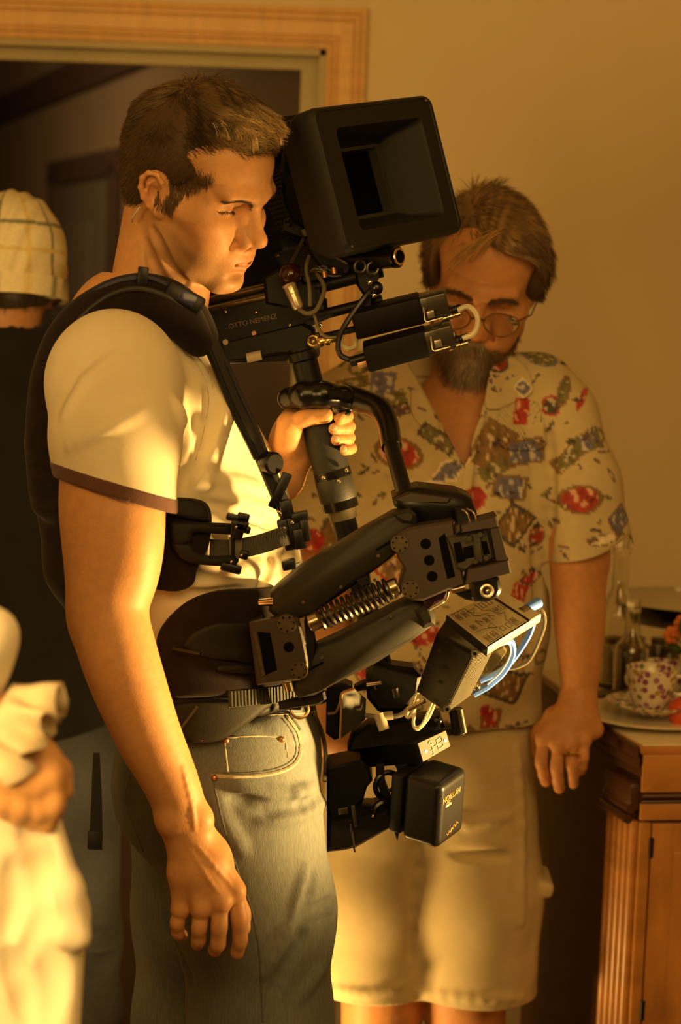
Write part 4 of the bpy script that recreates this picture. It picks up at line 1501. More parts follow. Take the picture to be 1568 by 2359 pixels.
# shoes on the floor
M_SHOE = mat('brown_shoe', (0.07, 0.04, 0.02), 0.6)
for _c in ((P(600, 3700, 2.46), 0), (P(440, 3600, 2.66), 0)):
    _q = V(_c[0][0] + .05, _c[0][1], 0.05)
    _Z = SDF(_q - V(.2, .12, .06), _q + V(.2, .12, .09), .004)
    _Z.cone(_q + V(-.10, 0, -.002), _q + V(.09, -.02, -.008), .046, .040, .02)
    _Z.cone(_q + V(-.06, 0, .0), _q + V(-.06, 0, .06), .048, .05, .02)
    _Z.plane(V(0, 0, 0.002), V(0, 0, -1), .002)
    sdf_object('shoe', [_Z.mesh()], M_SHOE, OP)
M_STITCH = mat('cream_seam', (0.58, 0.48, 0.30), 0.9, var=0.1, scale=300)
cord_on(S_SHIRT, [(392, 778), (432, 812), (466, 862), (480, 920), (470, 985), (450, 1060)], .0009, M_STITCH, 'armhole_seam', OTS, 40)
cord_on(S_SHIRT, [(405, 776), (446, 812), (480, 860), (494, 915)], .0007, M_STITCH, 'armhole_seam', OTS, 30)


# ------------------------------------------------------------------ stabilizer harness worn by the operator
VEST = empty('stabilizer_vest', P(500, 1450, 2.45), 'dark padded camera stabilizer harness worn over the cream T-shirt', 'harness')
M_PAD = mat('pad_fabric', (0.014, 0.008, 0.007), 0.9, var=0.25, scale=60, bump=0.4, bscale=900, sheen=0.08, spec=0.12)
M_PAD2 = mat('pad_vinyl', (0.013, 0.011, 0.008), 0.6, var=0.2, scale=80, bump=0.2, bscale=700, spec=0.25)
M_WEB = mat('grey_webbing', (0.050, 0.047, 0.032), 0.7, var=0.15, scale=300, bump=0.3, bscale=1200)
M_STRAP = mat('black_strap', (0.010, 0.009, 0.008), 0.6, var=0.2, scale=200, bump=0.3, bscale=900)
M_PLAS = mat('black_plastic', (0.005, 0.0045, 0.004), 0.36, var=0.15, scale=60, spec=0.3)
M_STEEL = mat('steel', (0.55, 0.48, 0.36), 0.22, metal=1.0, var=0.1, scale=80)
M_LEATH = mat('olive_leather', (0.017, 0.014, 0.008), 0.6, spec=0.2, var=0.15, scale=120, bump=0.2, bscale=600)
M_BLUEBAND = mat('navy_trim', (0.014, 0.014, 0.045), 0.6, var=0.15)

_H = SDF((-0.36, 2.24, 0.92), (0.05, 2.80, 1.52), 0.0032)
_X, _Y, _Z = np.meshgrid(*_H.ax, indexing='ij')
_pts = np.stack([_X.ravel(), _Y.ravel(), _Z.ravel()], 1)
_H.g = np.minimum(np.where(_pts[:, 2] > 1.02, S_SHIRT.sample(_pts), 1.0), np.where(_pts[:, 2] < 1.17, S_JEAN.sample(_pts), 1.0)).reshape(_H.g.shape).astype(np.float32)
# keep only the torso: fill towards a smooth waist so pads do not follow the sleeve
_H2 = SDF((-0.36, 2.24, 0.92), (0.05, 2.80, 1.52), 0.0032)
_H2.ell(P(425, 1160, TY), (.110, .168, .160), torso_frame(14), .03)
_H2.ell(P(480, 1290, TY), (.098, .160, .150), torso_frame(10), .04)
_H2.ell(P(510, 1460, TY), (.104, .165, .150), torso_frame(4), .04)
_H2.ell(P(512, 1640, TY), (.116, .170, .130), torso_frame(0), .04)
_H2.ell(P(505, 1790, TY), (.124, .174, .110), torso_frame(0), .03)
S_HIP = _H2


def pad(name, poly, t0, t1, m, parent=None, **k):
    return sdf_object(name, [shell_patch(S_HIP, poly, t0, t1, **k)], m, parent or VEST)


# shoulder pad over the near shoulder and down the back
_S = SDF((-0.46, 2.28, 1.16), (-0.10, 2.66, 1.72), 0.0026)
_pth = [P(118, 1150, 2.50), P(110, 1020, 2.46), P(122, 880, 2.44), P(160, 780, 2.43), P(225, 718, 2.425), P(300, 692, 2.425), P(370, 704, 2.43), P(425, 742, 2.435), P(458, 790, 2.44)]
_sp = smooth_path(_pth, 32)
for _i, (_a, _b) in enumerate(zip(_sp[:-1], _sp[1:])):
    _pr = .0255 - .010 * sstep(.70, 1.0, _i / len(_sp))
    _S.cone(_a, _b, _pr, _pr, .006)
    _S.cone(_a + V(.004, .030, .004), _b + V(.004, .030, .004), _pr, _pr, .006)
_S.cone(P(160, 1020, 2.53), P(200, 1300, 2.57), .055, .050, .02)
_S.cone(P(200, 1300, 2.57), P(300, 1480, 2.58), .050, .05, .02)
_vp = sdf_object('shoulder_pad', [_S.mesh()], M_PAD, VEST)
S_SPAD = _S
_q = smooth_path([P(100, 900, 2.43), P(118, 800, 2.415), P(170, 722, 2.405), P(240, 668, 2.40), P(300, 650, 2.40), P(345, 650, 2.405), P(395, 672, 2.412)], 40)
_mb = MB(); _mb.tube(_q + V(0, .012, .004), .005, n=8); _mb.build('navy_piping', M_BLUEBAND, _vp)
_q2 = smooth_path([P(112, 900, 2.425), P(130, 810, 2.412), P(180, 738, 2.402), P(245, 684, 2.398), P(310, 664, 2.398), P(370, 676, 2.405), P(420, 705, 2.414)], 40)
_mb = MB(); _mb.tube(_q2, .0035, n=8); _mb.build('padding_cord', M_STRAP, _vp)
_mb = MB(); _mb.box(P(329, 637, 2.405), (.0058, .006, .011), rotm('Y', 3), .0015); _mb.build('strap_clip', M_PLAS, VEST)
# black buckle with a glossy grey and blue face near the neck
_R = frame(P(462, 706, 2.43) - P(388, 664, 2.43), V(0, -1, .2)); 
_mb = MB(); _mb.box(P(425, 685, 2.415), (.0235, .010, .0075), _R, .003); _bk = _mb.build('neck_buckle', M_PLAS, VEST)
_mb = MB(); _mb.box(P(408, 676, 2.4115), (.0062, .0070, .004), _R, .001); _mb.build('buckle_face', mat('buckle_grey', (0.10, 0.11, 0.09), 0.3), _bk)
_mb = MB(); _mb.box(P(433, 688, 2.4115), (.0100, .0070, .004), _R, .001); _mb.build('buckle_face', mat('buckle_blue', (0.03, 0.03, 0.10), 0.2), _bk)
# front strap running down the chest
_fs = smooth_path([P(448, 738, 2.445), P(490, 800, 2.44), P(522, 875, 2.435), P(556, 955, 2.43), P(598, 1040, 2.42), P(628, 1110, 2.415), P(660, 1185, 2.41)], 40)
_up = np.tile(unit(V(0.55, -0.8, 0.2)), (len(_fs), 1))
_mb = MB(); _mb.tube(_fs, .01, flat=(.0095, .0022), up=_up); _mb.build('chest_strap', M_STRAP, VEST)
_mb = MB(); _mb.tube(_fs[2:26] + V(-.006, -.004, -.002), .0042, n=8); _mb.build('strap_cord', M_PLAS, VEST)
_mb = MB(); _mb.tube(smooth_path([P(520, 830, 2.44), P(552, 905, 2.435), P(590, 985, 2.43), P(612, 1040, 2.42)], 20), .0026, n=8); _mb.build('strap_cord', M_STRAP, VEST)
_mb = MB(); _mb.cyl(P(634, 1068, 2.405), P(612, 1066, 2.42), .0135, .0135, n=24, rings=[(0, .011), (.15, .0135), (.85, .0135), (1, .012)]); _mb.build('strap_knob', M_PLAS, VEST)
_mb = MB(); _mb.box(P(645, 1130, 2.41), (.006, .005, .022), rotm('Y', 22), .0015); _mb.build('strap_slider', M_PLAS, VEST)
# chest buckle block
_cb = MB(); _cb.box(P(675, 1225, 2.405), (.013, .012, .020), rotm('Y', -12), .003); _cbo = _cb.build('chest_buckle', M_PLAS, VEST)
for _a, _b, _w, _h in ((660, 1172, .007, .011), (690, 1190, .010, .006), (702, 1220, .005, .014), (652, 1215, .006, .010), (665, 1300, .008, .006), (690, 1240, .007, .012)):
    _mb = MB(); _mb.box(P(_a, _b, 2.398), (_w, .008, _h), rotm('Y', -12), .002); _mb.build('buckle_lug', M_PLAS, _cbo)
for _a, _b in ((672, 1203), (655, 1217), (643, 1180)):
    _mb = MB(); _mb.sphere(P(_a, _b, 2.390), .0028, seg=10, ring=8); _mb.build('rivet', M_STEEL, _cbo)
_mb = MB(); _mb.tube(smooth_path([P(680, 1300, 2.41), P(688, 1330, 2.415), P(690, 1370, 2.42)], 10), .01, flat=(.006, .001), up=V(.5, -.8, 0)); _mb.build('strap_tail', M_STRAP, VEST)
# ribbed webbing across the chest: base strap and raised ribs
_cs = smooth_path([P(484, 1264, 2.385), P(520, 1266, 2.375), P(560, 1262, 2.372), P(610, 1250, 2.375), P(662, 1232, 2.392)], 40)
_nu = np.array([unit(V(.25 - .9 * (i / 40) * 0, -1, .1)) for i in range(len(_cs))])
_mb = MB(); _mb.tube(_cs, .01, flat=(.0112, .0012), up=_nu); _wb = _mb.build('webbing_strap', M_WEB, VEST)
_mb = MB()
for _i in np.linspace(0.02, .97, 34):
    _j = _i * (len(_cs) - 1); _k = int(_j); _c = _cs[_k] + (_cs[min(_k + 1, len(_cs) - 1)] - _cs[_k]) * (_j - _k)
    _mb.box(_c + V(0, -.0015, 0), (.0011, .0008, .0108), rotm('Y', 8), 0)
_mb.build('webbing_ribs', M_WEB, _wb)['kind'] = 'stuff'
_mb = MB(); _mb.box(P(543, 1262, 2.368), (.0075, .0018, .0125), rotm('Y', -3), .0008); _mb.build('strap_slider', mat('grey_nylon', (0.12, 0.11, 0.075), 0.5), VEST)
_mb = MB(); _mb.box(P(536, 1258, 2.366), (.0022, .003, .026), rotm('Y', -3), .0008); _mb.build('slider_bar', M_PLAS, VEST)
# side chest pad with its forked bracket
pad('side_pad', [(330, 1150), (400, 1146), (455, 1150), (480, 1165), (488, 1200), (480, 1260), (455, 1310), (445, 1345), (410, 1362), (360, 1358), (325, 1345), (320, 1240)], .002, .020, M_PAD)
pad('pad_flap', [(372, 1150), (440, 1148), (474, 1162), (484, 1198), (470, 1203), (400, 1192), (368, 1185)], .019, .027, M_PAD2)
pad('bracket_arm', [(385, 1200), (470, 1203), (545, 1208), (552, 1232), (500, 1230), (448, 1228), (440, 1250), (400, 1255)], .018, .031, M_PAD2)
pad('bracket_arm', [(390, 1250), (440, 1252), (455, 1272), (490, 1280), (545, 1280), (540, 1302), (470, 1302), (420, 1290)], .018, .031, M_PAD2)
for _q in ((552, 1210, .010, .006), (560, 1192, .007, .005), (550, 1222, .006, .010), (567, 1220, .005, .004), (532, 1308, .012, .005), (562, 1278, .005, .005), (545, 1194, .012, .004)):
    _mb = MB(); _mb.box(P(_q[0], _q[1], 2.360), (_q[2], .006, _q[3]), rotm('Y', 12), .002); _mb.build('bracket_latch', M_PLAS, VEST)
for _q in ((544, 1214), (533, 1294), (556, 1279)):
    _mb = MB(); _mb.sphere(P(_q[0], _q[1], 2.353), .0022, seg=10, ring=8); _mb.build('rivet', M_STEEL, VEST)
# hip pads and belt
pad('hip_pad', [(357, 1500), (366, 1455), (395, 1415), (440, 1380), (500, 1360), (570, 1355), (650, 1356), (668, 1400), (668, 1480), (650, 1560), (640, 1590), (560, 1600), (470, 1606), (395, 1604), (372, 1570)], .002, .026, M_PAD)
pad('hip_panel', [(415, 1490), (440, 1458), (480, 1438), (520, 1432), (590, 1440), (600, 1500), (590, 1535), (540, 1526), (470, 1516)], .024, .031, M_PAD2)
pad('hip_bolster', [(500, 1532), (560, 1530), (590, 1536), (592, 1552), (540, 1552), (500, 1546)], .024, .034, M_LEATH)
pad('waist_belt', [(392, 1596), (470, 1600), (560, 1596), (650, 1585), (750, 1590), (750, 1618), (700, 1630), (640, 1640), (590, 1652), (500, 1650), (400, 1640)], .001, .012, M_PAD2)
pad('hip_flap', [(396, 1622), (450, 1614), (560, 1614), (636, 1614), (600, 1646), (552, 1682), (512, 1706), (462, 1713), (425, 1708), (404, 1680)], .010, .018, M_LEATH)
_bw, _bn = on_surf(S_HIP, [(508, 1606), (560, 1602), (610, 1598), (662, 1592)], 32, .0285)
_mb = MB(); _mb.tube(_bw, .01, flat=(.0095, .0012), up=_bn); _wb = _mb.build('belt_webbing', M_WEB, VEST)
_mb = MB()
_bt = np.gradient(_bw, axis=0); _bt /= np.linalg.norm(_bt, axis=1)[:, None]
for _i in np.linspace(1, len(_bw) - 2, 24):
    _j = int(_i); _k = _i - _j
    _n_ = unit(_bn[_j]); _t_ = unit(_bt[_j] - _n_ * (_bt[_j] @ _n_))
    _mb.box(_bw[_j] * (1 - _k) + _bw[_j + 1] * _k + _n_ * .0016, (.0009, .0092, .0007), np.stack([_t_, np.cross(_n_, _t_), _n_], 1), 0)
_mb.build('webbing_ribs', M_WEB, _wb)['kind'] = 'stuff'
for _q in ((466, 1692, .0045), (450, 1617, .0022), (660, 1618, .0026)):
    _c = S_HIP.hit(_q[0], _q[1]) + V(0, -.018, 0)
    _mb = MB(); _mb.cyl(_c + V(0, .006, 0), _c, _q[2], _q[2] * .8, n=16); _mb.build('snap_rivet', M_STEEL, VEST)
_c = P(430, 1660, 2.335)
_mb = MB(); _mb.box(_c, (.0015, .001, .020), rotm('Y', 35), 0); _mb.build('flap_fold', M_WEB, VEST)
_mb = MB(); _mb.cyl(P(398, 1494, 2.335), P(462, 1506, 2.325), .0025, n=8); _mb.build('pad_pull', M_PLAS, VEST)
# hip belt buckle of bright metal
_bc = P(690, 1634, 2.40)
_mb = MB(); _mb.torus(_bc, V(.2, -1, .1), .0105, .0018, n=24); _mb.build('belt_buckle', mat('brass_buckle', (0.75, 0.50, 0.28), 0.25, metal=1.0), VEST)
_mb = MB(); _mb.box(P(668, 1630, 2.396), (.013, .003, .0022), None, .001); _mb.build('buckle_tongue', M_PLAS, VEST)
# loose strap tail hanging behind the operator
_st = smooth_path([P(222, 1735, 2.60), P(222, 1790, 2.60), P(222, 1860, 2.60), P(220, 1958, 2.60)], 12)
_wd = np.linspace(.004, .0088, len(_st))
_mb = MB()
_vs = [(_p + V(s * w, d, 0)) for _p, w in zip(_st, _wd) for (s, d) in ((-1, 0), (1, 0), (1, .002), (-1, .002))]
_mb.add(_vs, [(4 * i + q, 4 * i + (q + 1) % 4, 4 * i + 4 + (q + 1) % 4, 4 * i + 4 + q) for i in range(len(_st) - 1) for q in range(4)] + [(0, 1, 2, 3), tuple(4 * (len(_st) - 1) + i for i in (3, 2, 1, 0))])
_mb.build('strap_tail', M_STRAP, VEST)
_mb = MB(); _mb.box(P(219, 1935, 2.599), (.0095, .0022, .012), None, .001); _mb.build('strap_tail_end', M_STRAP, VEST)


# ------------------------------------------------------------------ spring arm between harness and rig
ARM = empty('spring_linkage', P(640, 1500, 2.38), 'dark brown spring loaded linkage bolted to the harness front', 'linkage')
M_ARM = mat('brown_anodised', (0.030, 0.019, 0.012), 0.55, metal=0.1, var=0.12, scale=30, bump=0.05, bscale=600)
M_ARM2 = mat('black_brown_tube', (0.019, 0.016, 0.010), 0.58, metal=0.0, spec=0.3, var=0.15, scale=30, bump=0.08, bscale=500)
M_BOLT = mat('bronze_disc', (0.085, 0.062, 0.030), 0.45, metal=0.5, var=0.2, scale=90)
M_GUN = mat('gunmetal', (0.10, 0.09, 0.065), 0.35, metal=0.8, var=0.2, scale=60)
AY = 2.335
# upper link: a half round bar
def round_link(name, axis_pix, r, Y, depth, parent, m):
    """bar with rounded top and bottom along a pixel line; r in metres"""
    a, b = P(*axis_pix[0], Y), P(*axis_pix[1], Y)
    S = SDF(np.minimum(a, b) - (r[0] + .03), np.maximum(a, b) + (r[0] + .03) + V(0, depth, 0), .003)
    for t in np.linspace(0, depth, 4):
        S.cone(a + V(0, t, 0), b + V(0, t, 0), r[0], r[1], .004)
    return sdf_object(name, [S.mesh()], m, parent)


_u = plate('upper_link', [(640, 1352), (690, 1312), (831, 1225), (905, 1183), (945, 1174), (962, 1195), (952, 1240), (900, 1288), (835, 1337), (716, 1420), (650, 1438), (618, 1410), (622, 1370)], AY, .05, M_ARM2, ARM, .008, smooth=60)
plate('link_cap', [(905, 1186), (945, 1174), (958, 1186), (952, 1206), (925, 1205)], AY - .006, .02, M_ARM2, ARM, .004)
_lw = plate('lower_link', [(668, 1585), (688, 1612), (725, 1604), (768, 1580), (870, 1528), (955, 1474), (1002, 1440), (1000, 1415), (968, 1382), (930, 1388), (850, 1430), (780, 1468), (725, 1493), (700, 1530)], AY + .004, .05, M_ARM2, ARM, .008, smooth=60)
plate('lower_link_cap', [(955, 1408), (985, 1392), (1003, 1418), (1002, 1442), (975, 1450)], AY - .003, .03, M_ARM2, ARM, .006)
for _q in ((698, 1387), (863, 1337), (871, 1280), (785, 1352), (740, 1515), (900, 1420), (808, 1432)):
    disc('set_screw', _q[0], _q[1], AY - .0012, 4.5, .002, M_BOLT, ARM, 10)
_mb = MB(); _mb.box(P(888, 1254, AY - .0005), (.0125, .0008, .0011), rotm('Y', -33), 0); _mb.build('link_slot', M_BLACK, ARM)
_mb = MB(); _mb.box(P(722, 1537, AY + .0035), (.0125, .0008, .0011), rotm('Y', -30), 0); _mb.build('link_slot', M_BLACK, ARM)
plate('link_notch', [(818, 1335), (850, 1322), (852, 1348), (835, 1352)], AY - .004, .02, M_PLAS, ARM, .002)
# plate bolted to the harness
_mp = plate('mount_plate', [(573, 1438), (664, 1417), (686, 1425), (700, 1470), (710, 1530), (709, 1548), (690, 1568), (592, 1580)], AY - .012, .020, M_ARM, ARM, .003)
plate('mount_slot', [(593, 1456), (622, 1458), (630, 1500), (638, 1543), (610, 1556), (602, 1500)], AY - .0126, .003, M_BLACK, _mp, 0)
plate('mount_edge', [(582, 1456), (589, 1455), (611, 1556), (603, 1558)], AY - .0135, .003, M_BOLT, _mp, 0)
disc('mount_hole', 665, 1491, AY - .0126, 13, .002, M_BLACK, _mp)
disc('pivot_disc', 660, 1438, AY - .0135, 24, .003, M_BOLT, ARM, holes=7)
disc('pivot_disc', 688, 1545, AY - .0135, 22, .003, M_BOLT, ARM, holes=7)
plate('mount_tube', [(700, 1432), (718, 1420), (728, 1492), (716, 1540), (708, 1530)], AY + .002, .03, M_PLAS, ARM, .003)
_mb = MB(); _mb.cyl(P(598, 1388, AY + .01), P(632, 1386, AY + .004), .004, .0052, n=16); _mb.build('mount_pin', M_STEEL, ARM)
_mb = MB(); _mb.cyl(P(662, 1573, AY + .002), P(667, 1592, AY + .002), .0052, .0052, n=16); _mb.build('mount_pin', M_STEEL, ARM)
_mb = MB(); _mb.sphere(P(700, 1482, AY - .006), (.002, .003, .006)); _mb.build('mount_pin', M_STEEL, ARM)
plate('belt_hook', [(640, 1620), (700, 1604), (748, 1594), (752, 1612), (735, 1622), (680, 1632), (645, 1636)], AY + .03, .012, M_LEATH, ARM, .003)
# spring with end caps
_a, _b = P(718, 1434, AY - .006), P(910, 1352, AY - .006)
_ax = unit(_b - _a)
_mb = MB(); _mb.cyl(_a, _b, .0058, n=16); _mb.build('spring_rod', mat('oiled_rod', (0.22, 0.17, 0.08), 0.4, metal=0.6), ARM)
_e1 = unit(np.cross(_ax, V(0, -1, 0))); _e2 = np.cross(_ax, _e1)
_t = np.linspace(0.10, 0.93, 260)
_hx = [_a + (_b - _a) * t + (_e1 * math.cos(t * 2 * math.pi * 16) + _e2 * math.sin(t * 2 * math.pi * 16)) * .0122 for t in _t]
_mb = MB(); _mb.tube(_hx, .0026, n=6); _mb.build('coil_spring', mat('spring_steel', (0.05, 0.04, 0.028), 0.35, metal=0.8), ARM)
for _c, _s in ((_a, 1), (_b, -1)):
    _mb = MB(); _mb.cyl(_c - _ax * .004 * _s, _c + _ax * .0125 * _s, .0105, .0105, n=24, rings=[(0, .009), (.1, .0105), (.9, .0105), (1, .009)]); _mb.build('spring_cap', M_STEEL, ARM)
# end block
_eb = plate('end_block', [(905, 1252), (915, 1230), (940, 1216), (1044, 1200), (1052, 1250), (1068, 1330), (1072, 1348), (1034, 1360), (975, 1385), (942, 1384), (918, 1358), (930, 1310), (915, 1285)], AY - .012, .05, M_ARM, ARM, .003)
disc('pivot_disc', 920, 1253, AY - .0135, 22, .003, M_BOLT, ARM, holes=7)
disc('pivot_disc', 945, 1358, AY - .0135, 22, .003, M_BOLT, ARM, holes=7)
for _q in ((980, 1253), (988, 1291), (995, 1328)):
    disc('block_hole', _q[0], _q[1], AY - .0126, 13, .002, M_BLACK, _eb)
plate('block_slot', [(1010, 1240), (1024, 1228), (1036, 1275), (1048, 1328), (1030, 1334), (1018, 1285)], AY - .0126, .002, M_BLACK, _eb)
# fork bracket and its hinge
plate('fork_top', [(1059, 1211), (1144, 1189), (1149, 1213), (1062, 1228)], AY - .020, .05, M_ARM, ARM, .002)
plate('fork_side', [(1128, 1217), (1149, 1213), (1170, 1293), (1143, 1296)], AY - .018, .05, M_ARM, ARM, .002)
plate('fork_bottom', [(1078, 1312), (1172, 1290), (1178, 1320), (1120, 1338), (1072, 1348)], AY - .020, .05, M_ARM, ARM, .002)
_hb = plate('hinge_bracket', [(1026, 1236), (1125, 1220), (1141, 1286), (1118, 1302), (1090, 1306), (1068, 1319), (1050, 1312), (1040, 1270)], AY - .016, .03, M_GUN, ARM, .004)
plate('hinge_gap', [(1044, 1252), (1060, 1248), (1072, 1292), (1052, 1298)], AY - .0168, .002, M_BLACK, _hb)
plate('hinge_gap', [(1066, 1262), (1088, 1256), (1092, 1284), (1070, 1288)], AY - .0168, .002, M_BLACK, _hb)
plate('hinge_gap', [(1108, 1248), (1120, 1246), (1128, 1276), (1114, 1278)], AY - .0168, .002, M_BLACK, _hb)
plate('hinge_rib', [(1088, 1232), (1104, 1230), (1112, 1296), (1096, 1300)], AY - .022, .01, M_GUN, _hb, .002)
for _q in ((1081, 1241), (1105, 1232), (1095, 1294), (1119, 1286)):
    disc('hinge_bolt', _q[0], _q[1], AY - .026, 6, .012, M_GUN, ARM, 14)
plate('hinge_block', [(1048, 1212), (1060, 1208), (1062, 1226), (1050, 1232)], AY - .022, .03, M_GUN, ARM, .002)
# knob with bright ring, dark cone and polished pins
_kb = plate('clamp_knob', [(1086, 1344), (1150, 1334), (1156, 1358), (1148, 1377), (1120, 1388), (1092, 1386), (1084, 1366)], AY - .030, .05, M_PLAS, ARM, .004)
_mb = MB(); _mb.torus(P(1121, 1361, AY - .0305), V(0, 1, 0), .0062, .0019, n=28); _mb.build('knob_ring', mat('pale_ring', (0.55, 0.48, 0.32), 0.3, metal=0.6), _kb)
_mb = MB(); _mb.sphere(P(1123, 1361, AY - .030), .0030); _mb.build('knob_screw', M_STEEL, _kb)
plate('cone_stop', [(1038, 1362), (1086, 1362), (1092, 1385), (1072, 1382)], AY + .0, .02, M_PLAS, ARM, .002)
_mb = MB(); _mb.cyl(P(1040, 1360, AY - .004), P(1071, 1352, AY - .004), .0036, .0052, n=14); _mb.build('polished_pin', M_STEEL, ARM)
plate('spring_shoe', [(974, 1384), (1034, 1358), (1030, 1376), (1005, 1392), (986, 1404), (976, 1396)], AY - .006, .03, mat('plum_anodised', (0.035, 0.015, 0.028), 0.2, metal=0.6), ARM, .004)
_mb = MB(); _mb.tube(smooth_path([P(986, 1408, AY), P(1024, 1386, AY), P(1034, 1360, AY - .004)], 10), .0012, n=6); _mb.build('shoe_edge', M_STEEL, ARM)
# second section folded behind, under a black cover
_cv = plate('elbow_cover', [(903, 1150), (936, 1132), (964, 1126), (1055, 1137), (1086, 1150), (1100, 1187), (1077, 1204), (1042, 1206), (953, 1219), (923, 1176), (908, 1168)], AY + .02, .09, M_PLAS, ARM, .010, smooth=60)
plate('cover_ridge', [(905, 1151), (940, 1134), (1040, 1148), (1035, 1158), (920, 1156)], AY + .016, .012, M_ARM, _cv, .003)
for _d in (0, 16):
    _mb = MB(); _mb.tube(smooth_path([P(1058 + _d, 1172, AY + .008), P(1074 + _d, 1180, AY), P(1082 + _d, 1200, AY)], 12), .0012, n=6); _mb.build('brass_edge', mat('brass', (0.45, 0.33, 0.14), 0.3, metal=0.9), ARM)
plate('elbow_pulley', [(1046, 1172), (1066, 1168), (1084, 1178), (1096, 1198), (1090, 1208), (1050, 1210)], AY + .004, .03, M_PLAS, ARM, .003)
plate('mount_bracket_back', [(575, 1440), (600, 1432), (600, 1560), (590, 1576)], AY + .0, .07, M_ARM, ARM, .002)


# ------------------------------------------------------------------ camera rig: post, gimbal, lower electronics
SLED = empty('stabilizer_sled', P(800, 1250, GY), 'black stabilizer post with grip, gimbal handle and electronics below', 'camera rig')
M_CARB = mat('carbon_black', (0.005, 0.0047, 0.004), 0.42, var=0.2, scale=120, spec=0.28)
M_RUB = mat('ribbed_rubber', (0.022, 0.020, 0.014), 0.6, var=0.2, scale=80, bump=0.2, bscale=500)
M_GLOSS = mat('gloss_black', (0.004, 0.0036, 0.003), 0.24, var=0.1, spec=0.4)
M_ALU = mat('aluminium', (0.42, 0.37, 0.27), 0.35, metal=0.9, var=0.1)
M_TAN = mat('tan_panel', (0.50, 0.43, 0.27), 0.5, var=0.06, scale=60)
M_CABLE_W = mat('pale_cable', (0.50, 0.44, 0.30), 0.4, var=0.08)
M_CABLE_B = mat('blue_cable', (0.10, 0.22, 0.75), 0.4, var=0.08)
M_LED = mat('white_led', (0.9, 0.85, 0.6), 0.4, emit=((1.0, 0.88, 0.5), 2.0))
PX = lambda y: 700 + (y - 830) * .2495        # post axis in the photo
PP = lambda y, dY=0.0: P(PX(y), y, GY + dY)
_mb = MB(); _mb.cyl(PP(800), PP(930), .0165, n=28); _mb.build('post', M_CARB, SLED)
_mb = MB(); _mb.cyl(PP(1120), PP(1660), .0150, n=28); _mb.build('lower_post', M_CARB, SLED)
_mb = MB(); _mb.cyl(PP(1480), PP(1640), .0100, n=20); _mb.build('slate_tube', mat('slate_tube', (0.05, 0.055, 0.075), 0.3, metal=0.5), SLED)
_mb = MB(); _mb.cyl(PP(806), PP(832), .0185, rings=[(0, .017), (.15, .020), (.85, .020), (1, .017)], n=28); _mb.build('post_collar', M_PLAS, SLED)
# grip and knurled rings
_mb = MB(); _mb.cyl(PP(930), PP(1090), .0220, n=32, rings=[(0, .017), (.08, .0215), (.5, .0225), (.92, .0225), (1, .0235)]); _mb.build('grip_sleeve', mat('foam_grip', (0.011, 0.011, 0.010), 0.7, var=0.15, scale=200, bump=0.3, bscale=900), SLED)
_mb = MB(); _mb.cyl(PP(1083), PP(1100), .0235, n=32); _mb.build('grip_ring', M_GLOSS, SLED)
_mb = MB(); _mb.cyl(PP(1098), PP(1152), .0232, n=48, rings=[(0, .0225), (.08, .0236), (.92, .0236), (1, .0225)]); _mb.build('knurled_ring', M_RUB, SLED)
_mb = MB(); _mb.cyl(PP(1150), PP(1172), .0225, n=32); _mb.build('grip_ring', M_GLOSS, SLED)
_mb = MB(); _mb.cyl(PP(1172), PP(1196), .0175, n=32); _mb.build('pale_collar', mat('worn_collar', (0.16, 0.13, 0.075), 0.5, metal=0.4), SLED)
for _q in ((798, 1083), (745, 1100), (780, 1108)):
    _mb = MB(); _mb.sphere(P(_q[0], _q[1], GY - .024), .003, seg=10, ring=8); _mb.build('set_screw', M_STEEL, SLED)
# gimbal yoke and curved handle
_S = SDF(P(640, 970, GY) - V(.02, .08, .02), P(830, 860, GY) + V(.02, .08, .03), .0022)
_S.chain([P(664, 918, GY - .018), P(700, 910, GY - .034), P(745, 908, GY - .036), P(790, 916, GY - .022)], [.012, .015, .015, .014], .008)
_S.chain([P(664, 918, GY + .018), P(700, 910, GY + .034), P(745, 908, GY + .036), P(790, 916, GY + .022)], [.012, .015, .015, .014], .008)
_S.cone(P(664, 918, GY - .018), P(664, 918, GY + .018), .012, .012, .006)
_S.cone(P(792, 916, GY - .022), P(792, 916, GY + .022), .014, .014, .006)
sdf_object('gimbal_yoke', [_S.mesh()], M_GLOSS, SLED)
_mb = MB(); _mb.torus(P(785, 938, GY - .02), unit(V(.5, -.6, .5)), .012, .003, n=24); _mb.build('yoke_ring', M_STEEL, SLED)
_hp = smooth_path([P(796, 914, GY - .01), P(835, 925, GY - .02), P(872, 942, GY - .035), P(892, 975, GY - .055), P(902, 1030, GY - .085)], 24)
_mb = MB(); _mb.tube(_hp, np.linspace(.0165, .0125, len(_hp)), n=20); _mb.build('gimbal_handle', M_GLOSS, SLED)
_mb = MB(); _mb.cyl(P(900, 1022, GY - .083), P(935, 1150, GY - .165), .0098, n=20); _mb.build('handle_pin', M_CARB, SLED)
_mb = MB(); _mb.cyl(P(886, 1022, GY - .09), P(916, 1018, GY - .09), .0025, n=8); _mb.build('handle_clip', M_GUN, SLED)
_mb = MB(); _mb.sphere(P(884, 978, GY - .068), .0022); _mb.build('set_screw', M_BLACK, SLED)
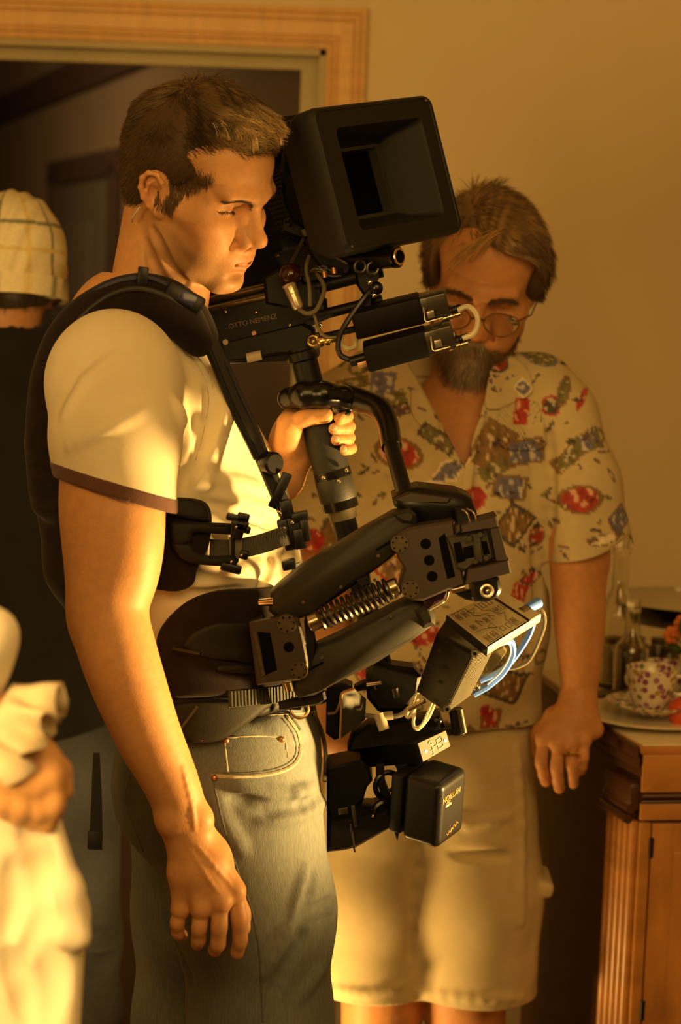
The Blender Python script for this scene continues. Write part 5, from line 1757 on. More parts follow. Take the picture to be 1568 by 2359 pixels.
# clamp block at the bottom of the post with thumb screws
_cb = plate('post_clamp', [(856, 1520), (876, 1518), (905, 1534), (952, 1540), (970, 1560), (965, 1600), (930, 1640), (870, 1640), (845, 1610), (842, 1560)], GY - .02, .045, M_CARB, SLED, .005)
_mb = MB(); _mb.cyl(P(845, 1578, GY - .03), P(877, 1573, GY - .035), .0026, .0026, n=12); _mb.build('thumb_screw', M_STEEL, _cb)
_mb = MB(); _mb.cyl(P(908, 1585, GY - .028), P(912, 1606, GY - .028), .0050, n=16); _mb.build('thumb_screw', M_GUN, _cb)
plate('lever', [(815, 1580), (840, 1568), (862, 1570), (868, 1590), (835, 1592), (815, 1596)], GY - .025, .015, M_PLAS, _cb, .003)
# side screen seen from its back: plate with a copper coloured edge
_sc = plate('side_plate', [(788, 1598), (816, 1588), (843, 1612), (841, 1658), (783, 1704)], [GY - .05, GY - .05, GY - .02, GY - .02, GY - .05], .006, mat('grey_green_plate', (0.085, 0.080, 0.050), 0.55, var=0.1), SLED, .001)
_mb = MB(); _mb.tube(smooth_path([P(756, 1644, GY - .04), P(773, 1640, GY - .045), P(783, 1620, GY - .052), P(788, 1598, GY - .052), P(815, 1587, GY - .052)], 24), .0020, n=8); _mb.build('plate_edge', mat('copper_edge', (0.40, 0.22, 0.10), 0.4, metal=0.5), _sc)
_mb = MB(); _mb.tube([P(787, 1600, GY - .053), P(783, 1702, GY - .053)], .0016, n=8); _mb.build('plate_edge', mat('copper_edge'), _sc)
plate('side_housing', [(752, 1580), (790, 1574), (812, 1584), (788, 1600), (784, 1700), (770, 1706), (750, 1690)], GY - .03, .04, M_CARB, SLED, .003)
# power distribution box with a small lit panel
_A, _B, _C, _D = P(957, 1712, 2.475), P(1027, 1680, 2.500), P(1038, 1719, 2.500), P(970, 1758, 2.475)
_bk = P(785, 1728, 2.60) - P(957, 1712, 2.475)
_mb = MB(); _mb.prism([_A, _B, _C, _D], _bk * 0.93, .003); _jb = _mb.build('power_box', M_PLAS, SLED)
_n = unit(np.cross(_B - _A, _D - _A)); _n = _n if _n[1] < 0 else -_n
_mb = MB(); _mb.prism([_c + (( _A + _B + _C + _D) / 4 - _c) * .07 + _n * .0004 for _c in (_A, _B, _C, _D)], _n * .0015, .0004); _pn = _mb.build('box_panel', mat('box_panel', (0.10, 0.085, 0.055), 0.5, var=0.05), _jb)
_ex, _ey = _B - _A, _D - _A
_at = lambda u, v: _A + _ex * u + _ey * v + _n * .0022
for _u_, _v_ in ((.20, .55), (.86, .46)):
    _mb = MB(); _mb.cyl(_at(_u_, _v_) - _n * .002, _at(_u_, _v_) + _n * .0006, .0019, n=12); _mb.build('indicator_light', M_LED, _pn)
_mk = mat('panel_glow_print', (0.60, 0.52, 0.34), 0.5, emit=((1.0, 0.8, 0.45), 0.12))  # pale printed marks with a faint glow of their own added
for _s in ([(.34, .22), (.42, .16), (.46, .30), (.38, .36), (.34, .22)], [(.42, .34), (.42, .80)], [(.36, .62), (.48, .58)], [(.38, .84), (.46, .80)], [(.44, .52), (.60, .46)],
           [(.60, .30), (.60, .74)], [(.58, .28), (.76, .20), (.77, .42), (.60, .48)], [(.60, .74), (.77, .64), (.76, .48)]):
    _mb = MB(); _mb.tube([_at(u, v) for u, v in _s], .0006, n=5); _mb.build('panel_mark', _mk, _pn)
# small monitor controller: tan keypad slab on a finned black case
_A, _B, _D = P(1030, 1416, 2.500), P(1123, 1490, 2.440), P(1152, 1356, 2.560)
_C = _A + (_B - _A) + (_D - _A)
_C = P(1246, 1414, 2.5)
_n = unit(np.cross(_B - _A, _D - _A)); _n = _n if _n[2] > 0 else -_n
CTRL = empty('keypad_controller', P(1060, 1560, 2.49), 'tan keypad controller on a finned black case with blue cables', 'controller')
_mb = MB(); _mb.prism([_A, _B, _C, _D], -_n * .0125, .0012); _sl = _mb.build('keypad_slab', M_TAN, CTRL)
_uv = lambda u, v, z=0.0: (_A * (1 - u) * (1 - v) + _B * u * (1 - v) + _C * u * v + _D * (1 - u) * v) + _n * z
_mb = MB(); _mb.prism([_uv(-.01, -.012, -.001), _uv(1.01, -.012, -.001), _uv(1.01, .0, -.001), _uv(-.01, .0, -.001)], -_n * .0120); _mb.build('slab_edge', M_PLAS, _sl)
_mb = MB(); _mb.prism([_uv(-.005, .76, .0003), _uv(1.005, .76, .0003), _uv(1.005, .79, .0003), _uv(-.005, .79, .0003)], _n * .0006); _mb.build('slab_groove', M_PLAS, _sl)
_mb = MB(); _mb.prism([_uv(.985, .0, .0003), _uv(1.01, .0, .0003), _uv(1.01, .78, .0003), _uv(.985, .78, .0003)], _n * .0006); _mb.build('slab_groove', M_PLAS, _sl)
_kp = mat('keypad_print', (0.14, 0.105, 0.055), 0.7, spec=0.1)
def _rect(u0, v0, u1, v1):
    return [(u0, v0), (u1, v0), (u1, v1), (u0, v1), (u0, v0)]
_mb_ct = 0
for _s in (_rect(.10, .06, .24, .12), _rect(.10, .17, .24, .23), _rect(.10, .62, .24, .68), _rect(.10, .50, .24, .56), _rect(.44, .33, .56, .38), _rect(.34, .58, .48, .64), _rect(.34, .68, .48, .73),
           _rect(.45, .08, .57, .14), _rect(.78, .08, .92, .15), _rect(.78, .20, .92, .27), _rect(.78, .37, .88, .43), _rect(.78, .48, .90, .54), _rect(.74, .60, .90, .66),
           [(.24, .32), (.14, .40), (.14, .26), (.24, .32)], [(.66, .26), (.76, .36), (.60, .36), (.66, .26)], [(.40, .22), (.58, .22), (.50, .29), (.40, .22)], [(.42, .43), (.58, .43), (.50, .50), (.42, .43)],
           [(.05, .03), (.05, .28), (.28, .28), (.34, .34), (.40, .50)], [(.95, .04), (.95, .32), (.72, .32), (.64, .20), (.62, .06)], [(.06, .45), (.30, .46), (.34, .54), (.52, .56), (.55, .66), (.70, .56), (.94, .58), (.94, .72)]):
    _mb = MB(); _mb.tube([_uv(u, v, .0004) for u, v in _s], .00036, n=4); _mb.build('keypad_mark', _kp, _sl)
for _s in (_rect(.14, .08, .20, .10), _rect(.14, .19, .20, .21), _rect(.47, .345, .53, .365), _rect(.38, .60, .44, .62), _rect(.82, .10, .88, .13), _rect(.82, .22, .88, .25), _rect(.48, .10, .54, .12), _rect(.78, .62, .86, .64)):
    _mb = MB(); _mb.tube([_uv(u, v, .0004) for u, v in _s], .00036, n=4); _mb.build('keypad_mark', _kp, _sl)
# case: black left face, finned right face
_f = [P(1004, 1462, 2.495), P(1088, 1508, 2.450), P(1022, 1640, 2.455), P(958, 1594, 2.500)]
_mb = MB(); _mb.prism(_f, V(.014, .05, .010), .002); _cs = _mb.build('controller_case', M_PLAS, CTRL)
_r0, _r1, _r2, _r3 = P(1090, 1506, 2.450), P(1132, 1496, 2.500), P(1080, 1600, 2.505), P(1024, 1641, 2.456)
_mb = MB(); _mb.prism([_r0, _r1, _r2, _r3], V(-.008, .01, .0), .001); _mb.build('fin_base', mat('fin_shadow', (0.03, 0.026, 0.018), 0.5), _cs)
_fm = mat('fin_grey', (0.15, 0.135, 0.095), 0.4, metal=0.4, var=0.1)
_fn = unit(np.cross(_r1 - _r0, _r3 - _r0)); _fn = _fn if _fn[1] < 0 else -_fn
for _i in range(34):
    _t = (_i + .5) / 34
    _p0, _p1 = _r0 + (_r3 - _r0) * _t, _r1 + (_r2 - _r1) * _t
    _w = (_r3 - _r0) / 34 * .26
    _mb = MB(); _mb.prism([_p0 - _w, _p1 - _w, _p1 + _w, _p0 + _w], _fn * .0022); _mb.build('cooling_fin', _fm, _cs)
for _q in ((1093, 1506), (1030, 1634)):
    disc('case_lug', _q[0], _q[1], 2.442, 9, .008, _fm, _cs, 16)
    disc('lug_hole', _q[0], _q[1], 2.4415, 4, .004, M_BLACK, _cs, 12)
for _q in ((1012, 1500), (997, 1534), (982, 1566), (970, 1545)):
    disc('case_screw', _q[0], _q[1], 2.478, 4, .004, M_GUN, _cs, 10)
# blue cables looping from the slab to the back of the case
def cable(name, pts, r, m, parent, n=48):
    mb = MB(); mb.tube(smooth_path([P(*q) for q in pts], n), r, n=8)
    return mb.build(name, m, parent)
cable('blue_cable', [(1150, 1482, 2.50), (1176, 1478, 2.51), (1180, 1510, 2.52), (1158, 1550, 2.53), (1125, 1580, 2.53), (1090, 1600, 2.53)], .0042, M_CABLE_B, CTRL)
cable('blue_cable', [(1228, 1436, 2.53), (1214, 1470, 2.54), (1180, 1520, 2.55), (1150, 1548, 2.55), (1105, 1568, 2.55)], .0042, M_CABLE_B, CTRL)
cable('blue_stripe', [(1150, 1486, 2.494), (1172, 1484, 2.504), (1174, 1510, 2.514), (1153, 1548, 2.524), (1122, 1577, 2.524)], .0012, mat('pale_blue', (0.5, 0.6, 0.9), 0.4), CTRL)
cable('thin_cable', [(1236, 1398, 2.53), (1252, 1412, 2.53), (1254, 1440, 2.54), (1240, 1480, 2.55), (1218, 1522, 2.56), (1190, 1538, 2.56), (1160, 1542, 2.56)], .0022, mat('olive_cable', (0.13, 0.11, 0.06), 0.4), CTRL)
_mb = MB(); _mb.cyl(P(1214, 1402, 2.515), P(1240, 1388, 2.53), .0062, .0070, n=16); _mb.build('blue_plug', M_CABLE_B, CTRL)
_mb = MB(); _mb.cyl(P(1200, 1408, 2.508), P(1214, 1402, 2.515), .0050, n=16); _mb.build('plug_ring', M_STEEL, CTRL)
plate('rear_connector', [(1120, 1510), (1160, 1490), (1168, 1500), (1140, 1540), (1115, 1555)], 2.53, .02, mat('khaki_metal', (0.35, 0.31, 0.17), 0.35, metal=0.6), CTRL, .002)
_mb = MB(); _mb.sphere(P(1098, 1582, 2.52), .005); _mb.build('rear_plug', M_STEEL, CTRL)
# wires below the case
cable('coiled_wire', [(962, 1595, 2.50), (945, 1625, 2.49), (936, 1650, 2.485), (948, 1648, 2.48), (958, 1620, 2.478), (964, 1600, 2.478)], .0022, M_CABLE_W, SLED)
cable('coiled_wire', [(1000, 1622, 2.49), (985, 1655, 2.48), (962, 1680, 2.478), (952, 1668, 2.478), (955, 1640, 2.48)], .0022, M_CABLE_W, SLED)
cable('coiled_wire', [(994, 1620, 2.488), (972, 1668, 2.472), (955, 1676, 2.472)], .0016, M_CABLE_W, SLED)
cable('grey_cable', [(842, 1648, 2.53), (880, 1652, 2.52), (920, 1648, 2.52), (942, 1630, 2.52)], .0030, mat('grey_cable', (0.22, 0.20, 0.15), 0.45), SLED)
_mb = MB(); _mb.cyl(P(940, 1634, 2.472), P(978, 1614, 2.468), .0036, n=14); _mb.build('bright_ferrule', M_STEEL, SLED)
_mb = MB(); _mb.cyl(P(872, 1644, 2.50), P(885, 1682, 2.495), .0068, n=18); _mb.build('tan_plug', mat('tan_plug', (0.34, 0.29, 0.19), 0.5), SLED)
_mb = MB(); _mb.cyl(P(884, 1650, 2.50), P(905, 1648, 2.50), .0055, n=18); _mb.build('tan_plug', mat('tan_plug'), SLED)
plate('box_top_unit', [(810, 1700), (850, 1672), (960, 1660), (1015, 1650), (1025, 1680), (960, 1712), (800, 1730)], 2.52, .05, M_CARB, SLED, .004)
_mb = MB(); _mb.cyl(P(1048, 1632, 2.52), P(1058, 1690, 2.52), .0085, n=20); _mb.build('side_knob', M_CARB, SLED)
_mb = MB(); _mb.cyl(P(1058, 1634, 2.51), P(1068, 1688, 2.51), .0045, n=12); _mb.build('knob_flat', M_GUN, SLED)
_mb = MB(); _mb.box(P(1040, 1680, 2.53), (.012, .01, .006), rotm('Y', -10), .002); _mb.build('knob_arm', M_CARB, SLED)
_mb = MB(); _mb.sphere(P(1008, 1660, 2.50), .006); _mb.build('ball_stud', M_GLOSS, SLED)
# lower frame: dark blocks, open ring and strut so the shorts show through
plate('lower_block', [(752, 1768), (830, 1752), (850, 1768), (858, 1800), (845, 1815), (835, 1850), (800, 1870), (752, 1872)], 2.52, .07, M_CARB, SLED, .004)
plate('lower_base', [(752, 1890), (800, 1884), (895, 1868), (912, 1880), (905, 1906), (885, 1918), (820, 1955), (790, 1962), (752, 1966)], 2.49, .08, M_CARB, SLED, .006)
plate('lower_bar', [(755, 1866), (850, 1860), (880, 1868), (885, 1890), (755, 1898)], 2.51, .05, M_PLAS, SLED, .004)
_mb = MB(); _mb.torus(P(893, 1810, 2.52), V(.35, -1, .1), .0165, .0035, n=28); _mb.build('frame_ring', M_GLOSS, SLED)
plate('frame_strut', [(866, 1762), (884, 1760), (886, 1800), (902, 1842), (922, 1850), (922, 1872), (896, 1874), (880, 1840), (866, 1800)], 2.515, .02, M_CARB, SLED, .002)
_mb = MB(); _mb.cyl(P(896, 1822, 2.51), P(924, 1802, 2.51), .0022, n=8); _mb.build('ring_spoke', M_GLOSS, SLED)
plate('frame_back', [(905, 1752), (960, 1742), (962, 1790), (935, 1850), (915, 1940), (902, 1900), (915, 1850), (930, 1800)], 2.53, .03, M_CARB, SLED, .003)
_mb = MB(); _mb.torus(P(884, 1872, 2.50), V(.3, -1, .1), .0125, .0045, n=24); _mb.build('frame_ring', M_GLOSS, SLED)
for _q in ((816, 1880, .0022, .014), (812, 1930, .0012, .018), (790, 1868, .006, .004)):
    _mb = MB(); _mb.box(P(_q[0], _q[1], 2.485), (_q[2], .002, _q[3]), rotm('Y', -10), .0005); _mb.build('bright_pin', M_GUN, SLED)
for _q in ((859, 1880), (907, 1848)):
    _mb = MB(); _mb.sphere(P(_q[0], _q[1], 2.485), .0026, seg=10, ring=8); _mb.build('set_screw', M_STEEL, SLED)
# battery clipped on the right
BAT = empty('camera_battery', P(1000, 1955, 2.47), 'black brick battery with orange lettering clipped to the rig', 'battery')
_a, _b, _c, _d = P(1018, 1806, 2.425), P(1080, 1762, 2.480), P(1058, 1908, 2.480), P(992, 1952, 2.425)
_bx = P(925, 1790, 2.50) - P(1018, 1806, 2.425)
_S = SDF(np.minimum.reduce([_a, _b, _c, _d, _a + _bx, _c + _bx]) - .03, np.maximum.reduce([_a, _b, _c, _d, _a + _bx, _c + _bx]) + .03, .0022)
_cc = (_a + _b + _c + _d) / 4 + _bx * .40
_e1, _e2 = unit(_b - _a), unit(_d - _a)
_e3 = unit(np.cross(_e1, _e2)); _e2 = np.cross(_e3, _e1)
_n = -_e3 if _e3[1] > 0 else _e3
_S.box(_cc, (np.linalg.norm(_b - _a) / 2, np.linalg.norm(_d - _a) / 2 * 1.10, .026), np.stack([_e1, _e2, _e3], 1), .009, .001)
sdf_object('battery_case', [_S.mesh()], mat('battery_plastic', (0.010, 0.0095, 0.008), 0.35, var=0.1, spec=0.3), BAT)
_mc = _cc - _n * .036
_mb = MB(); _mb.box(_mc, (np.linalg.norm(_b - _a) / 2 * .96, np.linalg.norm(_d - _a) / 2 * .98, .0085), np.stack([_e1, _e2, _e3], 1), .003); _mb.build('mount_shoe', M_CARB, BAT)
_fc = _cc + _n * .0262
_or = mat('orange_print', (0.75, 0.26, 0.05), 0.5)
text_on('lettering', 'HYTRON', _fc + _e1 * .016 - _e2 * .024, -_e1 + _e2 * .0, _e2, .0105, _or, BAT)
text_on('lettering', '50', _fc - _e1 * .008 - _e2 * .016, -_e1, _e2, .0095, _or, BAT)
_mb = MB(); _mb.box(_fc - _e1 * .012 - _e2 * .010, (.007, .0012, .0003), np.stack([_e1, _e2, _e3], 1), 0); _mb.build('white_print', mat('white_print', (0.75, 0.65, 0.45), 0.5), BAT)
_sq = [_fc + _e1 * (-.012 + .003 * i) + _e2 * (.030 - .0032 * i * .25 + (.0022 if i % 2 else -.0012)) for i in range(10)]
_mb = MB(); _mb.tube(smooth_path(_sq, 60), .0007, n=5); _mb.build('orange_script', _or, BAT)


# ------------------------------------------------------------------ film camera on the rig
CAM = empty('film_camera', P(640, 800, 2.62), 'black film camera with square matte box pointing up to the right', 'film camera')
M_CAM = mat('camera_black', (0.0045, 0.004, 0.0034), 0.5, spec=0.25, var=0.2, scale=60, bump=0.05, bscale=500)
M_MATTE = mat('matte_box_black', (0.012, 0.0105, 0.0065), 0.6, spec=0.25, var=0.12, scale=200, bump=0.08, bscale=900)
M_GOLD = mat('gold_contact', (0.75, 0.55, 0.22), 0.25, metal=1.0)
# --- matte box
_TL, _TR, _BL = P(713, 248, 2.470), P(992, 216, 2.640), P(812, 580, 2.470)
_ew = unit(_TR - _TL); _eh = unit((_BL - _TL) - _ew * ((_BL - _TL) @ _ew)); _en = unit(np.cross(_ew, _eh)); _en = _en if _en[1] < 0 else -_en
_mw, _mh = np.linalg.norm(_TR - _TL), 0.1755
_mbc = lambda u, v, d: _TL + _ew * (u * _mw) + _eh * (v * _mh) - _en * d


def frame_loft(name, rings, m, parent, smooth=35, cap=False):
    """square-ish loft of rounded rectangles: (u0, u1, v0, v1, corner, depth)"""
    mb = MB(); n = 24; vs = []
    for (u0, u1, v0, v1, c, d) in rings:
        for k in range(4):
            cx = (u1 - c / _mw, u0 + c / _mw, u0 + c / _mw, u1 - c / _mw)[k]
            cy = (v0 + c / _mh, v0 + c / _mh, v1 - c / _mh, v1 - c / _mh)[k]
            for j in range(6):
                a = math.radians(k * 90 + j * 18)
                vs.append(_mbc(cx + math.cos(a) * c / _mw, cy - math.sin(a) * c / _mh, d))
    fs = []
    for r in range(len(rings) - 1):
        for i in range(n):
            j = (i + 1) % n
            fs.append((r * n + i, r * n + j, (r + 1) * n + j, (r + 1) * n + i))
    if cap:
        fs.append(tuple((len(rings) - 1) * n + i for i in range(n)))
    mb.add(vs, fs)
    return mb.build(name, m, parent, smooth)


MBX = frame_loft('matte_box', [(.10, .90, .10, .90, .004, .075), (.03, .97, .03, .97, .008, .045), (0, 1, 0, 1, .012, .030), (0, 1, 0, 1, .012, .006), (.02, .98, .02, .98, .012, .0),
                               (.155, .865, .155, .865, .008, .0), (.165, .855, .165, .855, .008, .004), (.20, .82, .20, .80, .004, .045), (.27, .76, .26, .74, .003, .062)], M_MATTE, CAM, 40)
frame_loft('inner_frame', [(.22, .80, .22, .78, .003, .058), (.30, .74, .27, .73, .003, .058), (.31, .73, .28, .72, .003, .070)], mat('inner_frame', (0.03, 0.027, 0.017), 0.5), MBX)
frame_loft('lens_opening', [(.30, .74, .27, .73, .003, .071), (.31, .73, .28, .72, .003, .073)], M_BLACK, MBX, cap=True)
frame_loft('front_lip', [(.012, .988, .012, .988, .012, .0006), (.018, .982, .018, .982, .012, -.0012), (.034, .966, .034, .966, .011, -.0012), (.040, .960, .040, .960, .011, .0006)], M_MATTE, MBX)
for _u_, _v_ in ((.94, .045), (.05, .955)):
    _mb = MB(); _mb.sphere(_mbc(_u_, _v_, -.001), .0026, seg=10, ring=8); _mb.build('corner_screw', M_GUN, MBX)
# --- lens and filter stage behind the matte box: axis = -_en
_lc = _mbc(.5, .5, .075)
_ax = -_en
def lens_ring(name, d0, d1, r, m, rings=None):
    mb = MB(); mb.cyl(_lc + _ax * d0, _lc + _ax * d1, r, n=40, rings=rings)
    return mb.build(name, m, CAM)
_R3 = np.stack([_ew, _eh, -_en], 1)
_mb = MB(); _mb.box(_lc + _ax * .010, (.066, .068, .012), _R3, .004); _mb.build('filter_stage', M_CAM, CAM)
lens_ring('lens_front', .02, .055, .055, M_CAM)
lens_ring('focus_ring', .055, .080, .058, M_RUB)
lens_ring('lens_barrel', .08, .115, .050, M_CAM)
lens_ring('iris_ring', .112, .125, .054, M_GUN)
_mb = MB()
for _i in range(60):
    _w = 6.283 * _i / 60
    _o = (_ew * math.cos(_w) + _eh * math.sin(_w)) * .0585
    _mb.box(_lc + _ax * .0675 + _o, (.0012, .0012, .011), np.stack([unit(_o), unit(np.cross(_ax, _o)), _ax], 1), 0)
_mb.build('ring_teeth', M_CAM, CAM)['kind'] = 'stuff'
# --- camera body behind the operator's face
_cb0 = P(600, 470, 2.66)
_fx = unit(_ax * -1.0)
_S = np.stack([_en, unit(np.cross(-_eh, _en)), -_eh], 1)
_mb = MB(); _mb.box(P(565, 500, 2.74), (.085, .060, .105), _S, .010); _bd = _mb.build('camera_body', M_CAM, CAM)
_mb = MB(); _mb.box(P(640, 430, 2.69), (.030, .052, .085), _S, .006); _mb.build('lens_mount', M_CAM, CAM)
_mb = MB(); _mb.box(P(650, 330, 2.66), (.050, .030, .020), _S, .006); _mb.build('top_housing', M_CAM, CAM)
plate('dovetail_wedge', [(656, 300), (700, 285), (722, 290), (735, 340), (760, 480), (770, 540), (700, 560), (650, 540), (640, 420)], 2.60, .10, M_CAM, CAM, .006)
# details on the dark side: screws, labels, small parts
for _q in ((690, 425, .0025), (664, 505, .002), (648, 430, .002), (640, 590, .003), (672, 360, .002), (725, 440, .0024)):
    _mb = MB(); _mb.sphere(P(_q[0], _q[1], 2.595), _q[2], seg=10, ring=8); _mb.build('body_screw', M_GUN, CAM)
plate('wine_strip', [(693, 420), (708, 418), (720, 500), (704, 506)], 2.597, .004, mat('wine_strip', (0.030, 0.010, 0.010), 0.5), CAM)
plate('hood_bracket', [(690, 530), (725, 518), (765, 516), (782, 532), (735, 540), (698, 546)], 2.56, .03, mat('bracket_olive', (0.055, 0.045, 0.022), 0.45, metal=0.3), CAM, .002)
plate('hood_bracket_under', [(700, 546), (780, 536), (805, 580), (820, 605), (800, 640), (740, 620), (715, 590)], 2.57, .05, M_CAM, CAM, .004)
_mb = MB(); _mb.tube([P(742, 577, 2.562), P(800, 607, 2.562)], .0014, n=6); _mb.build('bracket_edge', M_ALU, CAM)
_mb = MB(); _mb.tube([P(700, 548, 2.566), P(665, 615, 2.566)], .0024, n=6); _mb.build('bracket_rod', M_GUN, CAM)
# --- rods and base
RU = unit(P(640, 660, 2.60) - P(480, 707, 2.60))     # rig forward direction as seen
for _q in (((440, 702, 2.62), (640, 655, 2.60)), ((455, 722, 2.60), (640, 678, 2.58))):
    _mb = MB(); _mb.cyl(P(*_q[0]), P(*_q[1]), .0056, n=18); _mb.build('support_rod', mat('chrome_rod', (0.30, 0.25, 0.15), 0.22, metal=0.8), CAM)
_mb = MB(); _mb.cyl(P(700, 668, 2.58), P(880, 622, 2.57), .009, n=18); _mb.build('support_rod', M_CAM, CAM)
_mb = MB(); _mb.cyl(P(700, 735, 2.58), P(880, 690, 2.57), .0065, n=18); _mb.build('support_rod', M_CAM, CAM)
_mb = MB(); _mb.cyl(P(745, 775, 2.58), P(830, 755, 2.57), .0042, n=14); _mb.build('support_rod', M_CAM, CAM)
plate('upper_side_plate', [(445, 742), (470, 722), (700, 668), (752, 690), (755, 735), (715, 752), (500, 800), (470, 790)], 2.575, .07, M_CAM, CAM, .004)
plate('base_plate', [(505, 792), (700, 745), (724, 760), (728, 800), (700, 812), (640, 818), (560, 826), (515, 830)], 2.555, .08, M_CAM, CAM, .004)
plate('base_lip', [(510, 818), (560, 822), (640, 818), (700, 806), (735, 800), (736, 818), (690, 832), (520, 838)], 2.565, .07, M_GLOSS, CAM, .003)
plate('rod_bracket', [(605, 640), (640, 618), (690, 610), (700, 650), (742, 665), (750, 700), (690, 715), (612, 700)], 2.57, .06, M_CAM, CAM, .004)
_tx = unit(P(640, 735, 2.574) - P(528, 760, 2.574))
text_on('lettering', 'OTTO NEMENZ', P(527, 758, 2.5735), _tx, V(0, 0, 1), .0086, mat('faded_print', (0.16, 0.10, 0.055), 0.6), CAM, .0002)
disc('plate_screw', 519, 788, 2.553, 7, .004, M_ALU, CAM, 14)
disc('plate_screw', 585, 768, 2.573, 6, .004, mat('copper_rivet'), CAM, 14)
disc('plate_knob', 552, 783, 2.572, 10, .006, M_GLOSS, CAM, 16)
for _q in ((668, 749, 2.553), (520, 719, 2.572), (738, 748, 2.57), (590, 720, 2.573)):
    _mb = MB(); _mb.sphere(P(*_q), .0025, seg=10, ring=8); _mb.build('plate_screw', M_STEEL, CAM)
_mb = MB(); _mb.cyl(P(568, 825, 2.55), P(602, 818, 2.55), .0062, n=16); _mb.build('pale_plug', mat('pale_plug', (0.36, 0.31, 0.22), 0.4), CAM)
_mb = MB(); _mb.sphere(P(479, 755, 2.565), (.007, .006, .008)); _mb.build('grey_button', mat('grey_button', (0.16, 0.17, 0.19), 0.4), CAM)
# gold connector on the plate front
plate('connector_panel', [(706, 772), (735, 766), (742, 800), (714, 808)], 2.549, .03, M_GUN, CAM, .002)
_mb = MB(); _mb.torus(P(721, 786, 2.546), V(0, 1, 0), .0060, .0018, n=24); _mb.build('connector_ring', M_GOLD, CAM)
_mb = MB(); _mb.sphere(P(721, 786, 2.547), .0026, seg=10, ring=8); _mb.build('connector_pin', M_GOLD, CAM)
_mb = MB(); _mb.cyl(P(733, 787, 2.545), P(774, 781, 2.545), .006, n=18, rings=[(0, .0055), (.1, .0065), (.3, .0065), (.34, .0045), (.45, .0060), (.62, .0060), (.66, .0035), (.8, .0040), (1, .0030)]); _mb.build('gold_plug', M_GOLD, CAM)
# silver plug and hanging lead in front of the body
_mb = MB(); _mb.cyl(P(665, 655, 2.54), P(688, 712, 2.535), .009, n=20, rings=[(0, .008), (.06, .0088), (.12, .0080), (.4, .0082), (.42, .0074), (.9, .0070), (1, .0055)]); _mb.build('silver_plug', mat('silver_plug', (0.60, 0.53, 0.38), 0.3, metal=0.75), CAM)
_mb = MB(); _mb.sphere(P(668, 633, 2.545), (.014, .014, .014)); _mb.build('cable_boot', mat('wine_gloss', (0.025, 0.006, 0.006), 0.15), CAM)
_mb = MB(); _mb.cyl(P(672, 640, 2.545), P(666, 656, 2.54), .008, .007, n=16); _mb.build('boot_neck', mat('wine_gloss'), CAM)
M_LEAD = mat('lead_black', (0.012, 0.011, 0.009), 0.35)
M_LEAD2 = mat('lead_khaki', (0.13, 0.11, 0.065), 0.4)
cable('lead', [(688, 712, 2.535), (705, 722, 2.53), (726, 716, 2.53), (740, 690, 2.535), (746, 660, 2.545), (730, 630, 2.56)], .0028, M_LEAD2, CAM)
cable('lead', [(714, 706, 2.545), (712, 660, 2.55), (705, 620, 2.56), (712, 590, 2.57)], .0026, M_LEAD2, CAM)
cable('lead', [(722, 720, 2.54), (735, 760, 2.54), (752, 776, 2.54), (775, 777, 2.54)], .0022, M_LEAD2, CAM)
cable('lead', [(860, 660, 2.545), (835, 690, 2.535), (800, 740, 2.53), (780, 780, 2.53), (782, 815, 2.53), (805, 828, 2.53), (830, 826, 2.53)], .0036, M_LEAD, CAM)
cable('pale_loop', [(786, 772, 2.55), (788, 795, 2.545), (803, 803, 2.545), (817, 796, 2.55), (820, 775, 2.555)], .0030, mat('cream_loop', (0.55, 0.50, 0.30), 0.35), CAM)
for _i in range(7):
    cable('fine_wire', [(700 + 6 * _i, 640 - 4 * _i, 2.56), (720 + 5 * _i, 625 - 6 * (_i % 3), 2.552), (745 + 4 * _i, 620 + 5 * (_i % 4), 2.55), (770 + 3 * _i, 632 + 4 * (_i % 2), 2.555)], .0013, M_LEAD2 if _i % 2 else M_LEAD, CAM, 20)
for _q in ((746, 631), (768, 622)):
    _mb = MB(); _mb.cyl(P(_q[0], _q[1] - 6, 2.548), P(_q[0] + 2, _q[1] + 8, 2.548), .0035, n=12); _mb.build('copper_ring', mat('copper_rivet'), CAM)
plate('wire_clamp', [(735, 650), (780, 600), (805, 612), (808, 632), (780, 645), (768, 655)], 2.58, .03, M_CAM, CAM, .003)
# --- tube handle with bright rings, clamp and knobs under the matte box
_mb = MB(); _mb.cyl(P(815, 602, 2.56), P(915, 591, 2.52), .0128, n=24, rings=[(0, .012), (.03, .0130), (.9, .0130), (.93, .0138), (1, .0138)]); _mb.build('tube_handle', M_GLOSS, CAM)
_mb = MB(); _mb.torus(P(919, 591, 2.517), P(919, 591, 2.517) - P(815, 602, 2.56), .0092, .0018, n=24); _mb.build('handle_ring', M_GOLD, CAM)
_mb = MB(); _mb.cyl(P(914, 591.5, 2.520), P(920, 591, 2.5165), .0080, n=20); _mb.build('handle_socket', M_BLACK, CAM)
for _q in ((829, 614), (858, 618)):
    _mb = MB(); _mb.torus(P(_q[0], _q[1], 2.530), V(.35, -1, 0), .0070, .0018, n=20); _mb.build('clamp_ring', M_GUN, CAM)
_ch = plate('rod_clamp', [(816, 600), (868, 610), (874, 640), (862, 660), (855, 720), (838, 724), (836, 680), (820, 655)], 2.55, .04, M_GLOSS, CAM, .004)
for _q, _r in (((852, 650), .0035), ((866, 664), .0085), ((862, 680), .0045)):
    _mb = MB(); _mb.sphere(P(_q[0], _q[1], 2.540), (_r, _r * .7, _r)); _mb.build('clamp_knob', M_STEEL if _r != .0085 else M_GLOSS, CAM)
